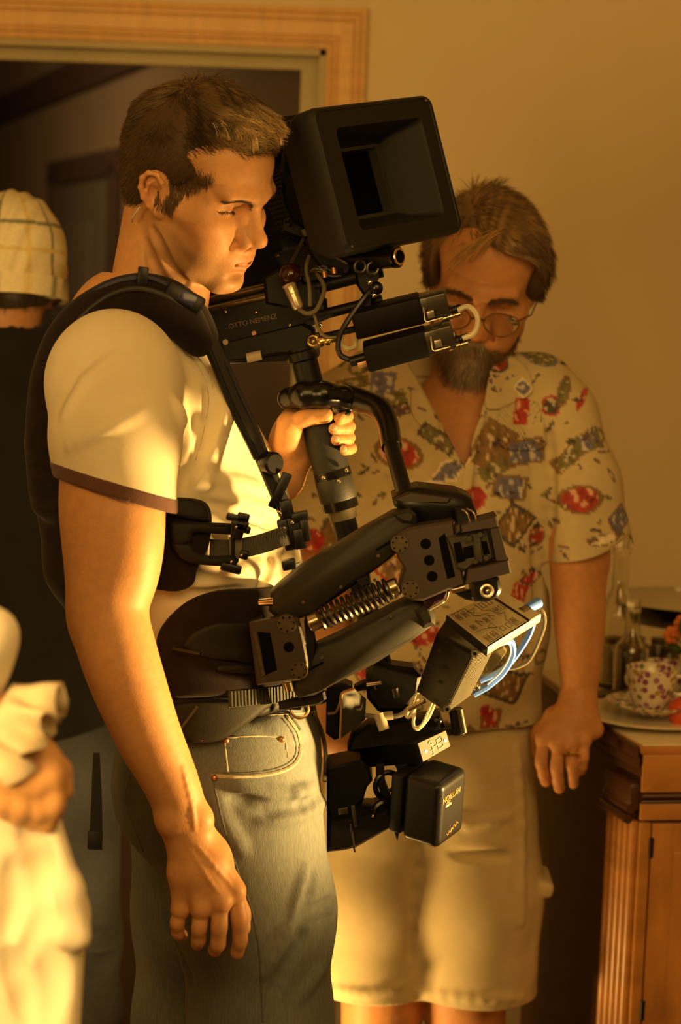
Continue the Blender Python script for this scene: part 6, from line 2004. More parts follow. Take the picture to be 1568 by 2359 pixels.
# --- two lens motors with silver ended plugs joined by a pale lead
def motor(name, a, b, half, Y0, Y1):
    """long box between two pixels, tilted like the rods"""
    p, q = P(*a, Y0), P(*b, Y1)
    R = frame(q - p, V(0, -.2, 1))
    mb = MB(); mb.box((p + q) / 2, (np.linalg.norm(q - p) / 2, half[0], half[1]), R, .003)
    return mb.build(name, mat('motor_black', (0.005, 0.0036, 0.0032), 0.55, spec=0.14, var=0.15, scale=40), CAM), R, p, q
_m1, _R1_, _p1, _q1 = motor('lens_motor', (815, 746), (972, 708), (.020, .0165), 2.55, 2.545)
_m2, _R2_, _p2, _q2 = motor('lens_motor', (842, 822), (985, 784), (.018, .0165), 2.53, 2.525)
plate('motor_ridge', [(860, 705), (895, 694), (902, 702), (906, 712), (862, 722)], 2.545, .02, M_CAM, _m1, .002)
M_CAP = mat('motor_cap', (0.050, 0.041, 0.027), 0.34, metal=0.5, var=0.15)
for _mo, _R, _e, _y, _px, _py in ((_m1, _R1_, _q1, 2.545, 990, 722), (_m2, _R2_, _q2, 2.525, 1007, 789)):
    _mb = MB(); _mb.box(_e + _R[:, 0] * .014, (.018, .0175, .0150), _R, .003); _cp = _mb.build('motor_cap', M_CAP, _mo)
    _mb = MB(); _mb.box(P(_px + 2, _py + 2, _y - .0195), (.0045, .002, .0045), _R, .0008); _mb.build('cap_latch', M_ALU, _mo)
    _mb = MB(); _mb.tube([P(_px - 15, _py - 14, _y - .0185), P(_px - 11, _py + 16, _y - .0185), P(_px - 6, _py + 20, _y - .0185), P(_px + 30, _py + 10, _y - .0185)], .0012, n=6); _mb.build('cap_edge', M_ALU, _mo)
    _mb = MB(); _mb.torus(P(_px + 28, _py - 18, _y - .012), V(.5, -1, .3), .0065, .002, n=18, a0=40, a1=320); _mb.build('plug_latch', M_GUN, _mo)
    _mb = MB(); _mb.cyl(P(_px + 22, _py + 5, _y - .004), P(_px + 72, _py - 14, _y - .004), .0072, n=18, rings=[(0, .0065), (.1, .0072), (.55, .0068), (.6, .0052), (1, .0046)]); _mb.build('lead_plug', M_PLAS, _mo)
    _mb = MB(); _mb.cyl(P(_px + 26, _py + 14, _y - .01), P(_px + 70, _py + 1, _y - .01), .0034, n=12, rings=[(0, .0045), (.3, .0030), (.33, .0040), (.6, .0036), (.63, .0028), (1, .0026)]); _mb.build('silver_pin', M_STEEL, _mo)
    _mb = MB(); _mb.torus(P(_px + 24, _py + 1, _y - .006), V(1, 0, .3), .0068, .0015, n=18); _mb.build('plug_band', M_GOLD, _mo)
cable('pale_lead', [(1055, 714, 2.535), (1078, 706, 2.53), (1096, 722, 2.525), (1100, 745, 2.52), (1090, 768, 2.515), (1065, 780, 2.515)], .0034, mat('pale_lead', (0.50, 0.44, 0.30), 0.35), CAM)
_mb = MB(); _mb.cyl(P(806, 834, 2.525), P(846, 822, 2.525), .0062, n=16); _mb.build('motor_plug', M_PLAS, CAM)
_mb = MB(); _mb.box(P(838, 838, 2.524), (.008, .004, .004), rotm('Y', -14), .001); _mb.build('plug_tab', mat('copper_edge'), CAM)


# ------------------------------------------------------------------ bearded man in a printed shirt behind the rig
MAN = empty('person', (0.2, 3.0, 0.0), 'bearded person with glasses in a printed short sleeve shirt and khaki shorts', 'person')
MY = 3.0
MH = Head(P(1112, 655, 3.03), ypr(97, 26, -8), 1.0)
_S = SDF(MH.O - V(.15, .19, .22), MH.O + V(.15, .17, .19), .0024)
MH.sculpt(_S, lids=0.45, age=1.0)
MH.ear(_S, 1)
MH.ear(_S, -1)
_S.ell(MH.w(0.105, 0, -0.022), (0.014, 0.014, 0.012), k=0.01)
_S.cone(MH.w(-0.03, 0, -0.03), P(1075, 960, 3.08), 0.054, 0.060, 0.03)
_S.cone(MH.w(0.01, 0, -0.07), P(1062, 960, 3.03), 0.038, 0.045, 0.03)
# forehead creases
for _z in (0.050, 0.060):
    _S.cone(MH.w(0.099, -0.02, _z), MH.w(0.099, 0.02, _z), 0.0015, 0.0015, 0.004, 'sub')
S_MH = _S
_hv, _hf = _S.mesh()
# chest, neck base and left arm resting on the cabinet
_S = SDF(P(930, 1150, 2.80) - V(.02, 0, .02), P(1200, 850, 3.20) + V(.02, 0, .06), .004)
_S.ell(P(1055, 1085, 3.05), (.13, .105, .13), k=.02)
_S.cone(P(1075, 900, 3.06), P(1060, 1040, 3.05), .058, .07, .03)
_cv, _cf = _S.mesh(1)
_S = SDF((0.20, 2.82, 0.84), (0.50, 3.14, 1.42), .0024)
_AR = [(P(1316, 1130, 3.00), .044), (P(1334, 1270, 2.985), .0445), (P(1332, 1340, 2.98), .0395), (P(1334, 1420, 2.975), .0375), (P(1335, 1520, 2.97), .031), (P(1335, 1600, 2.965), .0245)]
limb(_S, _AR, 40)
_w = P(1330, 1610, 2.962)
_K = [(P(1253, 1700, 2.930), .0130), (P(1285, 1712, 2.922), .0135), (P(1315, 1714, 2.922), .0130), (P(1345, 1702, 2.928), .0115)]
for _k, _r in _K:
    _S.cone(_w + (_k - _w) * .05, (_w + _k) / 2, .0205, .0175, .012)
    _S.cone((_w + _k) / 2, _k, .0175, _r, .009)
_S.cone(_w, P(1365, 1680, 2.945), .020, .016, .012)
finger(_S, [_K[0][0], P(1246, 1755, 2.922), P(1252, 1785, 2.930), P(1257, 1800, 2.938)], .0100, .0082)
finger(_S, [_K[1][0], P(1282, 1770, 2.914), P(1285, 1800, 2.922), P(1288, 1816, 2.930)], .0102, .0082)
finger(_S, [_K[2][0], P(1316, 1762, 2.914), P(1319, 1790, 2.922), P(1320, 1805, 2.930)], .0098, .0080)
finger(_S, [_K[3][0], P(1343, 1745, 2.918), P(1340, 1766, 2.922), P(1337, 1776, 2.928)], .0088, .0074)
finger(_S, [P(1275, 1650, 2.955), P(1240, 1690, 2.965), P(1238, 1735, 2.970)], .014, .0095)
_lv, _lf = _S.mesh()
# right arm hanging, mostly hidden
_S = SDF(P(640, 1750, 2.9) - V(0.02, 0, .02), P(840, 1050, 3.15) + V(.03, .02, .02), .005)
_S.chain([P(770, 1080, 3.03), P(745, 1300, 3.02), P(760, 1560, 3.0), P(775, 1700, 2.98)], [.05, .043, .030, .034], .02)
_rv, _rf = _S.mesh(1)
# calves down to the floor
_S = SDF((-0.10, 2.86, 0.0), (0.36, 3.22, 1.16), .006)
_S.ell(P(1000, 1500, 3.05), (.15, .10, .16), k=.03)
_S.chain([P(1000, 1600, 3.05), P(880, 2150, 3.02), P(870, 2500, 3.03), P(860, 2900, 3.06), P(860, 3160, 3.06)], [.09, .062, .055, .050, .036], .03)
_S.chain([P(1040, 1600, 3.05), P(1075, 2150, 3.02), P(1075, 2500, 3.03), P(1080, 2900, 3.06), P(1085, 3160, 3.06)], [.09, .062, .055, .050, .036], .03)
_S.cone(P(1060, 1080, 3.05), P(1020, 1560, 3.05), .08, .09, .02)
_gv, _gf = _S.mesh(1)
_S = SDF((-0.10, 2.90, 1.05), (0.40, 3.14, 1.60), .006)
_S.chain([P(760, 1110, 3.03), P(800, 960, 3.04), P(1060, 1000, 3.05), P(1268, 985, 3.02), P(1318, 1160, 3.0)], [.045, .05, .06, .038, .042], .02)
_S.cone(P(1060, 1000, 3.05), P(1020, 1560, 3.05), .075, .085, .02)
_kv, _kf = _S.mesh(1)


def man_color(v):
    c = MH.skin_color(v, base=(0.56, 0.255, 0.098), lips=(0.38, 0.13, 0.06), stubble=0.25)
    return c


MANB = sdf_object('body', [(_hv, _hf), (_cv, _cf), (_kv, _kf), (_lv, _lf), (_rv, _rf), (_gv, _gf)], M_SKIN, MAN, man_color)
MH.eyes(MAN, look=-0.5, side=-0.1)
_mb = MB(); _mb.torus(P(1315, 1737, 2.912), V(.05, .3, 1), .0105, .0022, n=24); _mb.build('finger_ring', mat('gold_ring', (0.9, 0.65, 0.22), 0.15, metal=1.0), MAN)
# --- hair: thick swept cap with long strands
_S = SDF(MH.O - V(.17, .17, .12), MH.O + V(.18, .17, .20), .0032)
_S.ell(MH.w(-0.010, -.004, 0.054), (0.100, 0.080, 0.084), MH.R, .01)
_S.ell(MH.w(0.034, 0.030, 0.092), (0.062, 0.048, 0.038), MH.R, .02)
_S.ell(MH.w(0.005, 0.074, 0.036), (0.036, 0.018, 0.046), MH.R, .02)
_S.ell(MH.w(0.005, -0.074, 0.036), (0.040, 0.014, 0.048), MH.R, .02)
_S.ell(MH.w(0.075, -0.030, 0.052), (0.060, 0.050, 0.055), MH.R, .01, 'sub')
_S.ell(MH.w(0.085, 0.020, 0.045), (0.058, 0.062, 0.052), MH.R, .01, 'sub')
_S.ell(MH.w(0.090, -0.006, 0.046), (0.058, 0.050, 0.054), MH.R, .01, 'sub')
hair_plane(_S, MH, (1.2, 0, -1.0), 0.055)
hair_plane(_S, MH, (0, 0, -1.0), 0.006)
_v, _f = _S.mesh(1)
_hd, _hb = np.array((0.075, 0.040, 0.014)), np.array((0.46, 0.27, 0.095))


def man_hair_color(l, j):
    st = np.clip(0.5 + 0.5 * np.sin(l[:, 1] * 190 + 40 * l[:, 0] + 5 * np.sin(l[:, 1] * 70)), 0, 1)
    t = np.clip(0.15 + 0.75 * st * j, 0, 1) * sstep(0.02, 0.09, l[:, 2])
    return _hd + (_hb - _hd) * t[:, None]


_parts = [(_v, _f, man_hair_color(MH.loc(_v), np.full(len(_v), .5)))]
_p, _n = surf_points(_v, _f, lambda c, n: (((n * (c - MH.O)).sum(1) > 0)).astype(float), 6000, RNG)
_l = MH.loc(_p)
_dl = np.stack([0.55 * sstep(-.02, .06, _l[:, 0]) - 0.2, np.where(_l[:, 1] > -0.02, 0.9, -0.9) * sstep(.0, .06, np.abs(_l[:, 1] + .02)) + .25, -0.7 * sstep(.03, .07, np.abs(_l[:, 1]))], 1)
_d = _dl @ MH.R.T
_d = _d - .8 * _n * (_d * _n).sum(1)[:, None] + 0.10 * _n + RNG.normal(0, .07, _p.shape)
_dr = np.tile((MH.R @ np.array([0.1, 0, -0.6]))[None, :], (len(_p), 1)) * 0.5
_parts.append(strands(None, _p - _n * .003, _d, RNG.uniform(.022, .040, len(_p)) * (.45 + .55 * sstep(.02, .07, _l[:, 2])), None, None, r=.0009, seg=5, droop=_dr, color=man_hair_color(_l, RNG.random(len(_p)))))
# forelock falling over the forehead
_m = 170
_t = RNG.random(_m)
_rt = np.stack([0.066 + 0.02 * _t, 0.012 - 0.035 * _t + RNG.normal(0, .004, _m), 0.118 - 0.022 * _t + RNG.normal(0, .003, _m)], 1)
_d = np.stack([0.9 + 0 * _t, -0.75 - .2 * _t, 0.15 + 0 * _t], 1) + RNG.normal(0, .16, (_m, 3))
_dr = np.tile(np.array([0.2, -0.25, -1.2]), (_m, 1))
_parts.append(strands(None, MH.O + _rt @ MH.R.T, _d @ MH.R.T, RNG.uniform(.035, .060, _m), None, None, r=.0010, seg=7, droop=_dr @ MH.R.T, color=_hd + (_hb * 1.6 - _hd) * RNG.uniform(.4, 1.2, (_m, 1))))
join_colored('hair', _parts, M_HAIR, MAN)
# --- beard
_S = SDF(MH.O - V(.12, .20, .20), MH.O + V(.12, .05, .06), .003)
_S.ell(MH.w(0.080, 0, -0.088), (0.026, 0.034, 0.034), MH.R, .015)
_S.ell(MH.w(0.075, 0, -0.112), (0.020, 0.026, 0.022), MH.R, .015)
for _y in (1, -1):
    _S.cone(MH.w(0.070, _y * 0.034, -0.075), MH.w(0.040, _y * 0.052, -0.050), .015, .010, .012)
    _S.cone(MH.w(0.103, _y * 0.004, -0.042), MH.w(0.085, _y * 0.030, -0.060), .0075, .0075, .008)
    _S.cone(MH.w(0.085, _y * 0.030, -0.060), MH.w(0.076, _y * 0.030, -0.085), .009, .012, .010)
_S.ell(MH.w(0.112, 0, -0.057), (0.012, 0.016, 0.0045), MH.R, .004, 'sub')
_v, _f = _S.mesh(1)
_l = MH.loc(_v)
_gr = np.array((0.46, 0.37, 0.24)); _bd = np.array((0.15, 0.085, 0.036))
_cc = lambda l, j: _bd + (_gr - _bd) * np.clip((1 - sstep(.012, .032, np.abs(l[:, 1]))) * (.1 + .9 * j), 0, 1)[:, None]
_parts = [(_v, _f, _cc(_l, np.full(len(_l), .4)))]
_p, _n = surf_points(_v, _f, lambda c, n: (MH.loc(c)[:, 0] > .02).astype(float), 4200, RNG)
_d = (MH.R @ np.array([0.25, 0, -1.0]))[None, :] + .5 * _n + RNG.normal(0, .22, _p.shape)
_parts.append(strands(None, _p - _n * .002, _d, RNG.uniform(.010, .022, len(_p)), None, None, r=.0008, seg=3, color=_cc(MH.loc(_p), RNG.random(len(_p)))))
join_colored('beard', _parts, M_HAIR, MAN)
for _s in (1, -1):
    _m = 300
    _t = RNG.random(_m)
    _b = np.stack([0.104 - 0.016 * _t ** 2, _s * (0.010 + 0.038 * _t), 0.0250 + 0.0045 * np.sin(_t * 2.8) + RNG.normal(0, .0022, _m)], 1)
    _pw = MH.O + _b @ MH.R.T
    for _ in range(3): _pw = _pw - S_MH.grad(_pw) * S_MH.sample(_pw)[:, None]
    _d = (np.stack([0.3 + 0 * _t, _s * (0.8 + 0 * _t), .2 - .6 * _t], 1) + RNG.normal(0, .2, (_m, 3))) @ MH.R.T
    strands('eyebrow', _pw, _d, RNG.uniform(.007, .011, _m), M_HAIR, MAN, r=.0005, seg=2, color=np.tile((0.11, 0.06, 0.025), (_m, 1)))
# --- eyeglasses
GL = empty('eyeglasses', MH.w(.11, 0, 0), 'thin wire rimmed eyeglasses on the bearded person', 'glasses')
M_WIRE = mat('wire_rim', (0.10, 0.08, 0.05), 0.3, metal=0.8)
for _s in (1, -1):
    _c = np.array([0.112, _s * 0.034, -0.002])
    _pts = []
    for _a in np.linspace(0, 2 * math.pi, 33):
        _x, _z = 0.0245 * math.cos(_a), 0.0185 * math.sin(_a)
        _pts.append(MH.w(_c[0] - 0.010 * (abs(_x + _s * .0) / .0245) ** 2 * (1 if _x * _s > 0 else .2) - .12 * _z * -.2, _c[1] + _x, _c[2] + _z))
    _mb = MB(); _mb.tube(_pts, .0008, n=6); _rim = _mb.build('rim', M_WIRE, GL)
    _cen = sum(_pts[:-1]) / 32
    _mb = MB(); _mb.add([_cen] + _pts[:-1], [(0, i + 1, (i + 1) % 32 + 1) for i in range(32)]); _mb.build('lens', mat('lens_glass', (0.95, 0.95, 0.92), 0.03, trans=1.0, var=0.0), _rim)
    _mb = MB(); _mb.tube([MH.w(0.100, _s * 0.058, .004), MH.w(0.085, _s * 0.074, .008), MH.w(0.03, _s * 0.082, .012), MH.w(-.012, _s * 0.084, .010), MH.w(-.022, _s * .082, -.01)], .0011, n=6); _mb.build('temple_arm', M_WIRE, GL)
_mb = MB(); _mb.tube(smooth_path([MH.w(.112, .010, .002), MH.w(.116, 0, .005), MH.w(.112, -.010, .002)], 10), .0011, n=6); _mb.build('bridge', M_WIRE, GL)

# --- printed shirt
_S = SDF((-0.12, 2.74, 0.98), (0.52, 3.24, 1.56), .0034)
_S.ell(P(1030, 1080, 3.04), (.170, .120, .190), k=.03)
_S.ell(P(1010, 1350, 3.03), (.165, .118, .200), k=.05)
_S.ell(P(1000, 1560, 3.03), (.160, .115, .160), k=.05)
_S.ell(P(990, 1690, 3.03), (.158, .112, .100), k=.03)
_S.chain([P(1120, 905, 3.05), P(1235, 905, 3.03), P(1282, 960, 3.01)], [.050, .052, .056], .03)
_S.chain([P(1010, 905, 3.05), P(870, 900, 3.04), P(790, 960, 3.03)], [.052, .056, .062], .03)
_S.chain([P(1282, 965, 3.01), P(1325, 1120, 2.995), P(1365, 1290, 2.985)], [.058, .063, .066], .02)
_S.chain([P(790, 960, 3.03), P(765, 1130, 3.02), P(755, 1300, 3.01)], [.066, .068, .062], .02)
# open collar V, hems
_vz = [P(945, 850, 2.80), P(1150, 850, 2.80), P(1076, 1085, 2.80)]
_mb0 = None
X_, Y_, Z_ = np.meshgrid(*_S.ax, indexing='ij')
_pp, _zz = proj(np.stack([X_.ravel(), Y_.ravel(), Z_.ravel()], 1))
_pd = poly_sd(_pp, [(930, 760), (1150, 760), (1128, 880), (1104, 960), (1076, 1090), (1030, 1000), (975, 900), (940, 840)]) * _zz / F
_cut = np.maximum(_pd, (Y_.ravel() - 3.06)).reshape(_S.g.shape)
_S.g = np.maximum(_S.g, -_cut).astype(np.float32)
_S.box(P(1372, 1335, 2.985), (.066, .11, .045), rotm('Y', -24), .003, .003, 'sub')
_S.box(P(735, 1345, 3.01), (.055, .11, .06), None, .003, .003, 'sub')
_S.plane(P(1000, 1745, 2.92), unit(V(-.12, 0, -1)), .003)
# hang folds
_S.warp(lambda X, Y, Z: .0035 * np.sin(X * 46 + 6 * np.sin(Z * 9)) * np.clip((1.42 - Z) / .25, 0, 1))
for _r in ([(1262, 1000), (1268, 1150), (1262, 1290)], [(1230, 1250), (1240, 1400), (1210, 1560)], [(900, 1100), (960, 1160), (1010, 1250)], [(1100, 1100), (1080, 1250), (1075, 1400)]):
    _S.ridge(_r, .006, .014, depth=.002, y0=2.7, y1=3.4, op='sub')
S_MS = _S
_v, _f = _S.mesh(1)


def shirt_color(v):
    """print laid out on the flat front of the shirt (x across, z up)"""
    rng = np.random.default_rng(11)
    c = np.tile(np.array((0.54, 0.44, 0.25)), (len(v), 1))
    q = v[:, [0, 2]] + 0.0012 * np.stack([fbm(v, 90, 21), fbm(v, 90, 22)], 1)
    red, blue, brown, olive, dark, cream, plum = map(np.array, ((0.42, 0.022, 0.020), (0.14, 0.14, 0.24), (0.22, 0.12, 0.045), (0.17, 0.15, 0.06), (0.05, 0.04, 0.04), (0.78, 0.68, 0.46), (0.16, 0.08, 0.10)))
    inner = fbm(v, 420, 31)

    def put(px, py, w, h, rot, fill, edge, shape='r', tex=.45):
        w, h = w * 1.12, h * 1.12
        o = P(px, py, 2.92)[[0, 2]]
        a = math.radians(rot)
        d = q - o
        x = (d[:, 0] * math.cos(a) - d[:, 1] * math.sin(a)) / (w * .5 * 2.92 / F)
        y = (d[:, 0] * math.sin(a) + d[:, 1] * math.cos(a)) / (h * .5 * 2.92 / F)
        r = np.maximum(np.abs(x), np.abs(y)) if shape == 'r' else (np.sqrt(x * x + y * y) if shape == 'o' else np.abs(x) + np.abs(y))
        m = r < 1
        col = fill[None, :] * (1 + tex * np.clip(inner[m], -1, 1))[:, None]
        col = np.where((np.clip(inner[m], -1, 1) > .45)[:, None], col * .4 + cream * .6, col)
        col[r[m] > .80] = edge
        c[m] = np.clip(col, 0.01, 1) * .92 + c[m] * .08

    for a in ((1135, 1030, 76, 100, 30, brown, brown), (1150, 1078, 86, 30, -25, olive, olive), (1212, 1045, 84, 54, -10, blue, brown), (1176, 1126, 76, 50, 8, blue, brown), (1186, 1212, 66, 78, 35, brown, dark),
              (1205, 952, 30, 54, 5, red, red), (1318, 1052, 90, 34, -42, olive, brown), (1362, 1020, 50, 44, -25, blue, olive), (1165, 1582, 84, 72, 25, brown, dark), (1200, 1368, 34, 34, 20, red, red),
              (882, 895, 54, 60, 5, blue, blue), (905, 925, 60, 30, -20, olive, olive), (920, 950, 50, 24, -25, plum, dark), (1008, 1012, 84, 34, 30, olive, dark), (1130, 1660, 44, 44, 5, red, brown), (1090, 1722, 80, 60, 40, brown, brown),
              (765, 1245, 60, 70, 20, brown, dark), (812, 890, 70, 26, -15, olive, brown), (900, 1310, 50, 60, 35, brown, red), (1000, 1330, 40, 60, 25, brown, dark), (940, 1560, 70, 60, -20, blue, brown), (1060, 1560, 70, 60, 20, brown, dark), (850, 1560, 60, 60, -30, red, brown)):
        put(*a)
    for a in ((1338, 1152, 96, 58, -6, red, brown, 'o'), (918, 1046, 104, 66, 12, red, brown, 'o'), (1152, 838, 50, 46, 0, red, dark, 'o'), (1274, 938, 40, 46, 20, dark, red, 'o'), (1306, 905, 28, 64, 15, olive, brown, 'o'), (1242, 1244, 34, 48, 0, red, brown, 'o'),
              (1092, 1150, 50, 50, 0, red, red, 'o'), (715, 1252, 56, 50, 0, red, red, 'o'), (975, 1462, 66, 44, -20, red, red, 'o'), (1210, 898, 44, 44, 0, blue, cream, 'd'), (1430, 1204, 58, 70, 10, blue, plum, 'd'), (1035, 1085, 110, 50, -32, blue, cream, 'd'),
              (1390, 1246, 74, 24, -8, cream, brown, 'o'), (1350, 925, 14, 50, 25, red, red, 'o'), (1230, 1340, 60, 40, -10, red, dark, 'd'), (1120, 1640, 30, 26, 0, red, red, 'o'), (1255, 830, 80, 30, 15, olive, blue, 'o')):
        put(*a)
    for i in range(230):                       # small scattered fishing flies and dashes
        px, py = rng.uniform(700, 1450), rng.uniform(790, 1780)
        put(px, py, rng.uniform(10, 34), rng.uniform(5, 11), rng.uniform(-60, 60), [brown, dark, olive, plum][i % 4], dark, 'o', .3)
    for i in range(9):                        # printed rings
        px, py = rng.uniform(720, 1440), rng.uniform(800, 1700)
        o = P(px, py, 2.92)[[0, 2]]
        r = np.linalg.norm(q - o, axis=1)
        m = (np.abs(r - .010) < .0022)
        c[m] = olive * 1.2
    return c


M_PRINT = mat('printed_cotton', attr=True, rough=0.85, var=0.05, scale=60, bump=0.2, bscale=800, spec=0.2)
MSH = sdf_object('printed_shirt', [(_v, _f)], M_PRINT, MAN, shirt_color)
# collar flaps and placket
def flap(name, pix, t0, t1, m):
    v, f = shell_patch(S_MS, pix, t0, t1, h=.0026, rnd=.002)
    return sdf_object(name, [(v, f)], m, MSH, shirt_color)
flap('collar_flap', [(1128, 850), (1165, 815), (1215, 850), (1225, 905), (1180, 930), (1140, 945), (1116, 930)], .001, .006, M_PRINT)
flap('collar_flap', [(945, 900), (975, 905), (1010, 975), (1005, 1000), (975, 985), (948, 950)], .001, .006, M_PRINT)
flap('placket', [(1108, 945), (1122, 950), (1092, 1080), (1082, 1250), (1066, 1250), (1066, 1090)], .0005, .0035, M_PRINT)
flap('chest_pocket', [(1150, 915), (1235, 925), (1255, 990), (1250, 1035), (1150, 1030)], .0005, .003, M_PRINT)

# --- shorts
M_KHAKI = mat('khaki_twill', (0.62, 0.50, 0.29), 0.85, var=0.05, scale=40, bump=0.35, bscale=700, spec=0.2)
_S = SDF((-0.10, 2.80, 0.44), (0.36, 3.24, 1.12), .0036)
_S.ell(P(990, 1680, 3.04), (.150, .105, .130), k=.03)
_S.chain([P(905, 1750, 3.03), P(870, 2050, 3.02), P(848, 2400, 3.02)], [.098, .090, .088], .03)
_S.chain([P(1080, 1750, 3.03), P(1095, 2050, 3.02), P(1092, 2400, 3.02)], [.100, .096, .092], .03)
_S.box(P(1205, 2130, 3.02), (.018, .050, .075), rotm('Y', 2), .014, .014)
_S.box(P(1232, 2025, 3.02), (.024, .050, .012), rotm('Y', 14), .008, .006)
_S.plane(P(1000, 2315, 2.95), V(.0, 0, -1), .003)
_S.chain([P(848, 2300, 3.02), P(845, 2480, 3.02)], [.080, .080], .004, 'sub')
_S.chain([P(1092, 2300, 3.02), P(1090, 2480, 3.02)], [.084, .084], .004, 'sub')
for _r in ([(1040, 1965), (1100, 1970), (1170, 1972)], [(960, 1800), (962, 2000), (945, 2200)]):
    _S.ridge(_r, .003, .012, y0=2.7, y1=3.4, op='sub')
for _r in ([(1190, 1720), (1200, 1900), (1198, 2200)], [(1000, 1860), (1080, 1900), (1170, 1880)], [(960, 2285), (1080, 2300), (1200, 2300)], [(770, 2280), (850, 2290), (920, 2270)]):
    _S.ridge(_r, .004, .012, depth=.002, y0=2.7, y1=3.4)
S_SHO = _S
MSO = sdf_object('cargo_shorts', [_S.mesh(1)], M_KHAKI, MAN)
for _c in (P(862, 3200, 3.04), P(1085, 3200, 3.04)):
    _q = V(_c[0], 3.0, 0.045)
    _Z = SDF(_q - V(.1, .22, .05), _q + V(.1, .16, .08), .005)
    _Z.cone(_q + V(0, -.13, -.006), _q + V(0, .07, 0), .040, .042, .02)
    _Z.cone(_q + V(0, .05, 0), _q + V(0, .05, .05), .042, .042, .02)
    _Z.plane(V(0, 0, 0.002), V(0, 0, -1), .002)
    sdf_object('shoe', [_Z.mesh(1)], M_SHOE, MAN)


# ------------------------------------------------------------------ person in a plaid cap standing in the doorway
BK = empty('person', (-0.52, 3.36, 0.0), 'person seen from behind in a cream plaid cap and black shirt', 'person')
BH = Head(P(22, 655, 3.36), ypr(-96, 4, 0), 1.0)
_S = SDF(BH.O - V(.14, .16, .26), BH.O + V(.14, .16, .16), .004)
BH.sculpt(_S); BH.ear(_S, 1); BH.ear(_S, -1)
_S.cone(BH.w(-.025, 0, -.02), BH.w(-.015, 0, -.17), .055, .056, .02)
_T = SDF((-0.95, 3.18, 0.90), (-0.22, 3.56, 1.60), .006)
_T.ell(P(40, 1100, 3.37), (.15, .09, .22), k=.03)
_T.cone(BH.w(-.03, 0, -.18), P(40, 1000, 3.37), .055, .07, .03)
_T.cone(P(40, 1100, 3.37), P(60, 1700, 3.37), .09, .10, .03)
sdf_object('body', [_S.mesh(1), _T.mesh(1)], M_SKIN, BK, lambda v: BH.skin_color(v, base=(0.46, 0.22, 0.09), stubble=0))
_S = SDF(BH.O - V(.13, .13, .10), BH.O + V(.13, .13, .06), .004)
_S.ell(BH.w(-.02, 0, .03), (.100, .079, .09), BH.R, .01)
_S.plane(BH.w(0, 0, .02), V(0, 0, 1), .004)
_S.plane(BH.w(0, 0, -.045), V(0, 0, -1), .004)
_S.plane(BH.w(.01, 0, 0), BH.R[:, 0], .004)
for _y in (1, -1): _S.ell(BH.w(-.0, _y * .08, 0), (.02, .03, .03), BH.R, .004, 'sub')
_v, _f = _S.mesh(1)
_p, _n = surf_points(_v, _f, lambda c, n: np.ones(len(c)), 1500, RNG)
join_colored('hair', [(_v, _f, np.tile((0.03, 0.017, 0.008), (len(_v), 1))), strands(None, _p, V(0, 0, -1)[None, :] + .4 * _n, RNG.uniform(.006, .012, len(_p)), None, None, r=.0006, seg=2, color=np.tile((0.035, 0.02, 0.01), (len(_p), 1)))], M_HAIR, BK)
# cap with folded brim
_S = SDF(BH.O - V(.16, .16, .06), BH.O + V(.16, .16, .18), .0028)
_S.ell(BH.w(-.012, 0, .060), (.108, .087, .088), BH.R, .01)
_S.ell(BH.w(-.012, 0, .015), (.112, .091, .070), BH.R, .02)
_S.plane(BH.w(-.012, 0, -.024), unit(BH.R @ np.array([-.10, 0, -1.0])), .004)
_S.warp(lambda X, Y, Z: .0020 * np.sin(Z * 80 + 9 * np.sin(X * 30)))
_v, _f = _S.mesh(1)


def plaid(v):
    l = BH.loc(v)
    c = np.tile(np.array((0.76, 0.67, 0.45)), (len(v), 1))
    a = np.degrees(np.arctan2(l[:, 1], -(l[:, 0] + .012)))
    z = l[:, 2]
    g, y = np.array((0.20, 0.21, 0.14)), np.array((0.68, 0.54, 0.22))
    for k in (-100, -46, 8, 62, 116):
        c[np.abs(a - k) < 2.0] = g
    for k in (-73, -19, 35, 89):
        c[np.abs(a - k) < 2.2] = y
    for k in (.006, .092):
        c[np.abs(z - k) < .0030] = g
    c[np.abs(z - .050) < .0035] = y
    return c


M_CAP2 = mat('plaid_wool', attr=True, rough=0.9, var=0.08, scale=200, bump=0.5, bscale=500, spec=0.2)
CAPO = sdf_object('plaid_cap', [(_v, _f)], M_CAP2, BK, plaid)
_pts = [BH.w(-.012 - .113 * math.cos(a), .092 * math.sin(a), -.010 + .008 * math.cos(a)) for a in np.linspace(-math.pi, math.pi, 60)]
_mb = MB(); _mb.tube(_pts, .01, flat=(.0025, .016), up=V(0, 0, 1), caps=False); _b = _mb.build('cap_brim', M_CAP2, BK); set_color(_b.data, plaid(np.array([v.co for v in _b.data.vertices])))
# black shirt and jeans
M_BLKS = mat('black_cotton', (0.012, 0.010, 0.009), 0.9, var=0.2, scale=20, bump=0.2, bscale=300, sheen=0.1, spec=0.2)
_S = SDF((-1.02, 3.12, 0.78), (-0.16, 3.62, 1.60), .006)
_S.ell(P(40, 1080, 3.37), (.185, .12, .27), k=.04)
_S.ell(P(70, 1450, 3.37), (.165, .125, .30), k=.04)
_S.cone(BH.w(-.03, 0, -.17), BH.w(-.03, 0, -.105), .085, .070, .03)
_S.cone(P(30, 830, 3.37), P(210, 930, 3.37), .075, .075, .04)
_S.cone(P(30, 830, 3.37), P(-140, 930, 3.37), .075, .075, .04)
_S.chain([P(210, 930, 3.37), P(225, 1250, 3.36), P(215, 1560, 3.32)], [.075, .062, .050], .03)
_S.chain([P(-140, 930, 3.37), P(-190, 1250, 3.36), P(-150, 1600, 3.32)], [.075, .062, .050], .03)
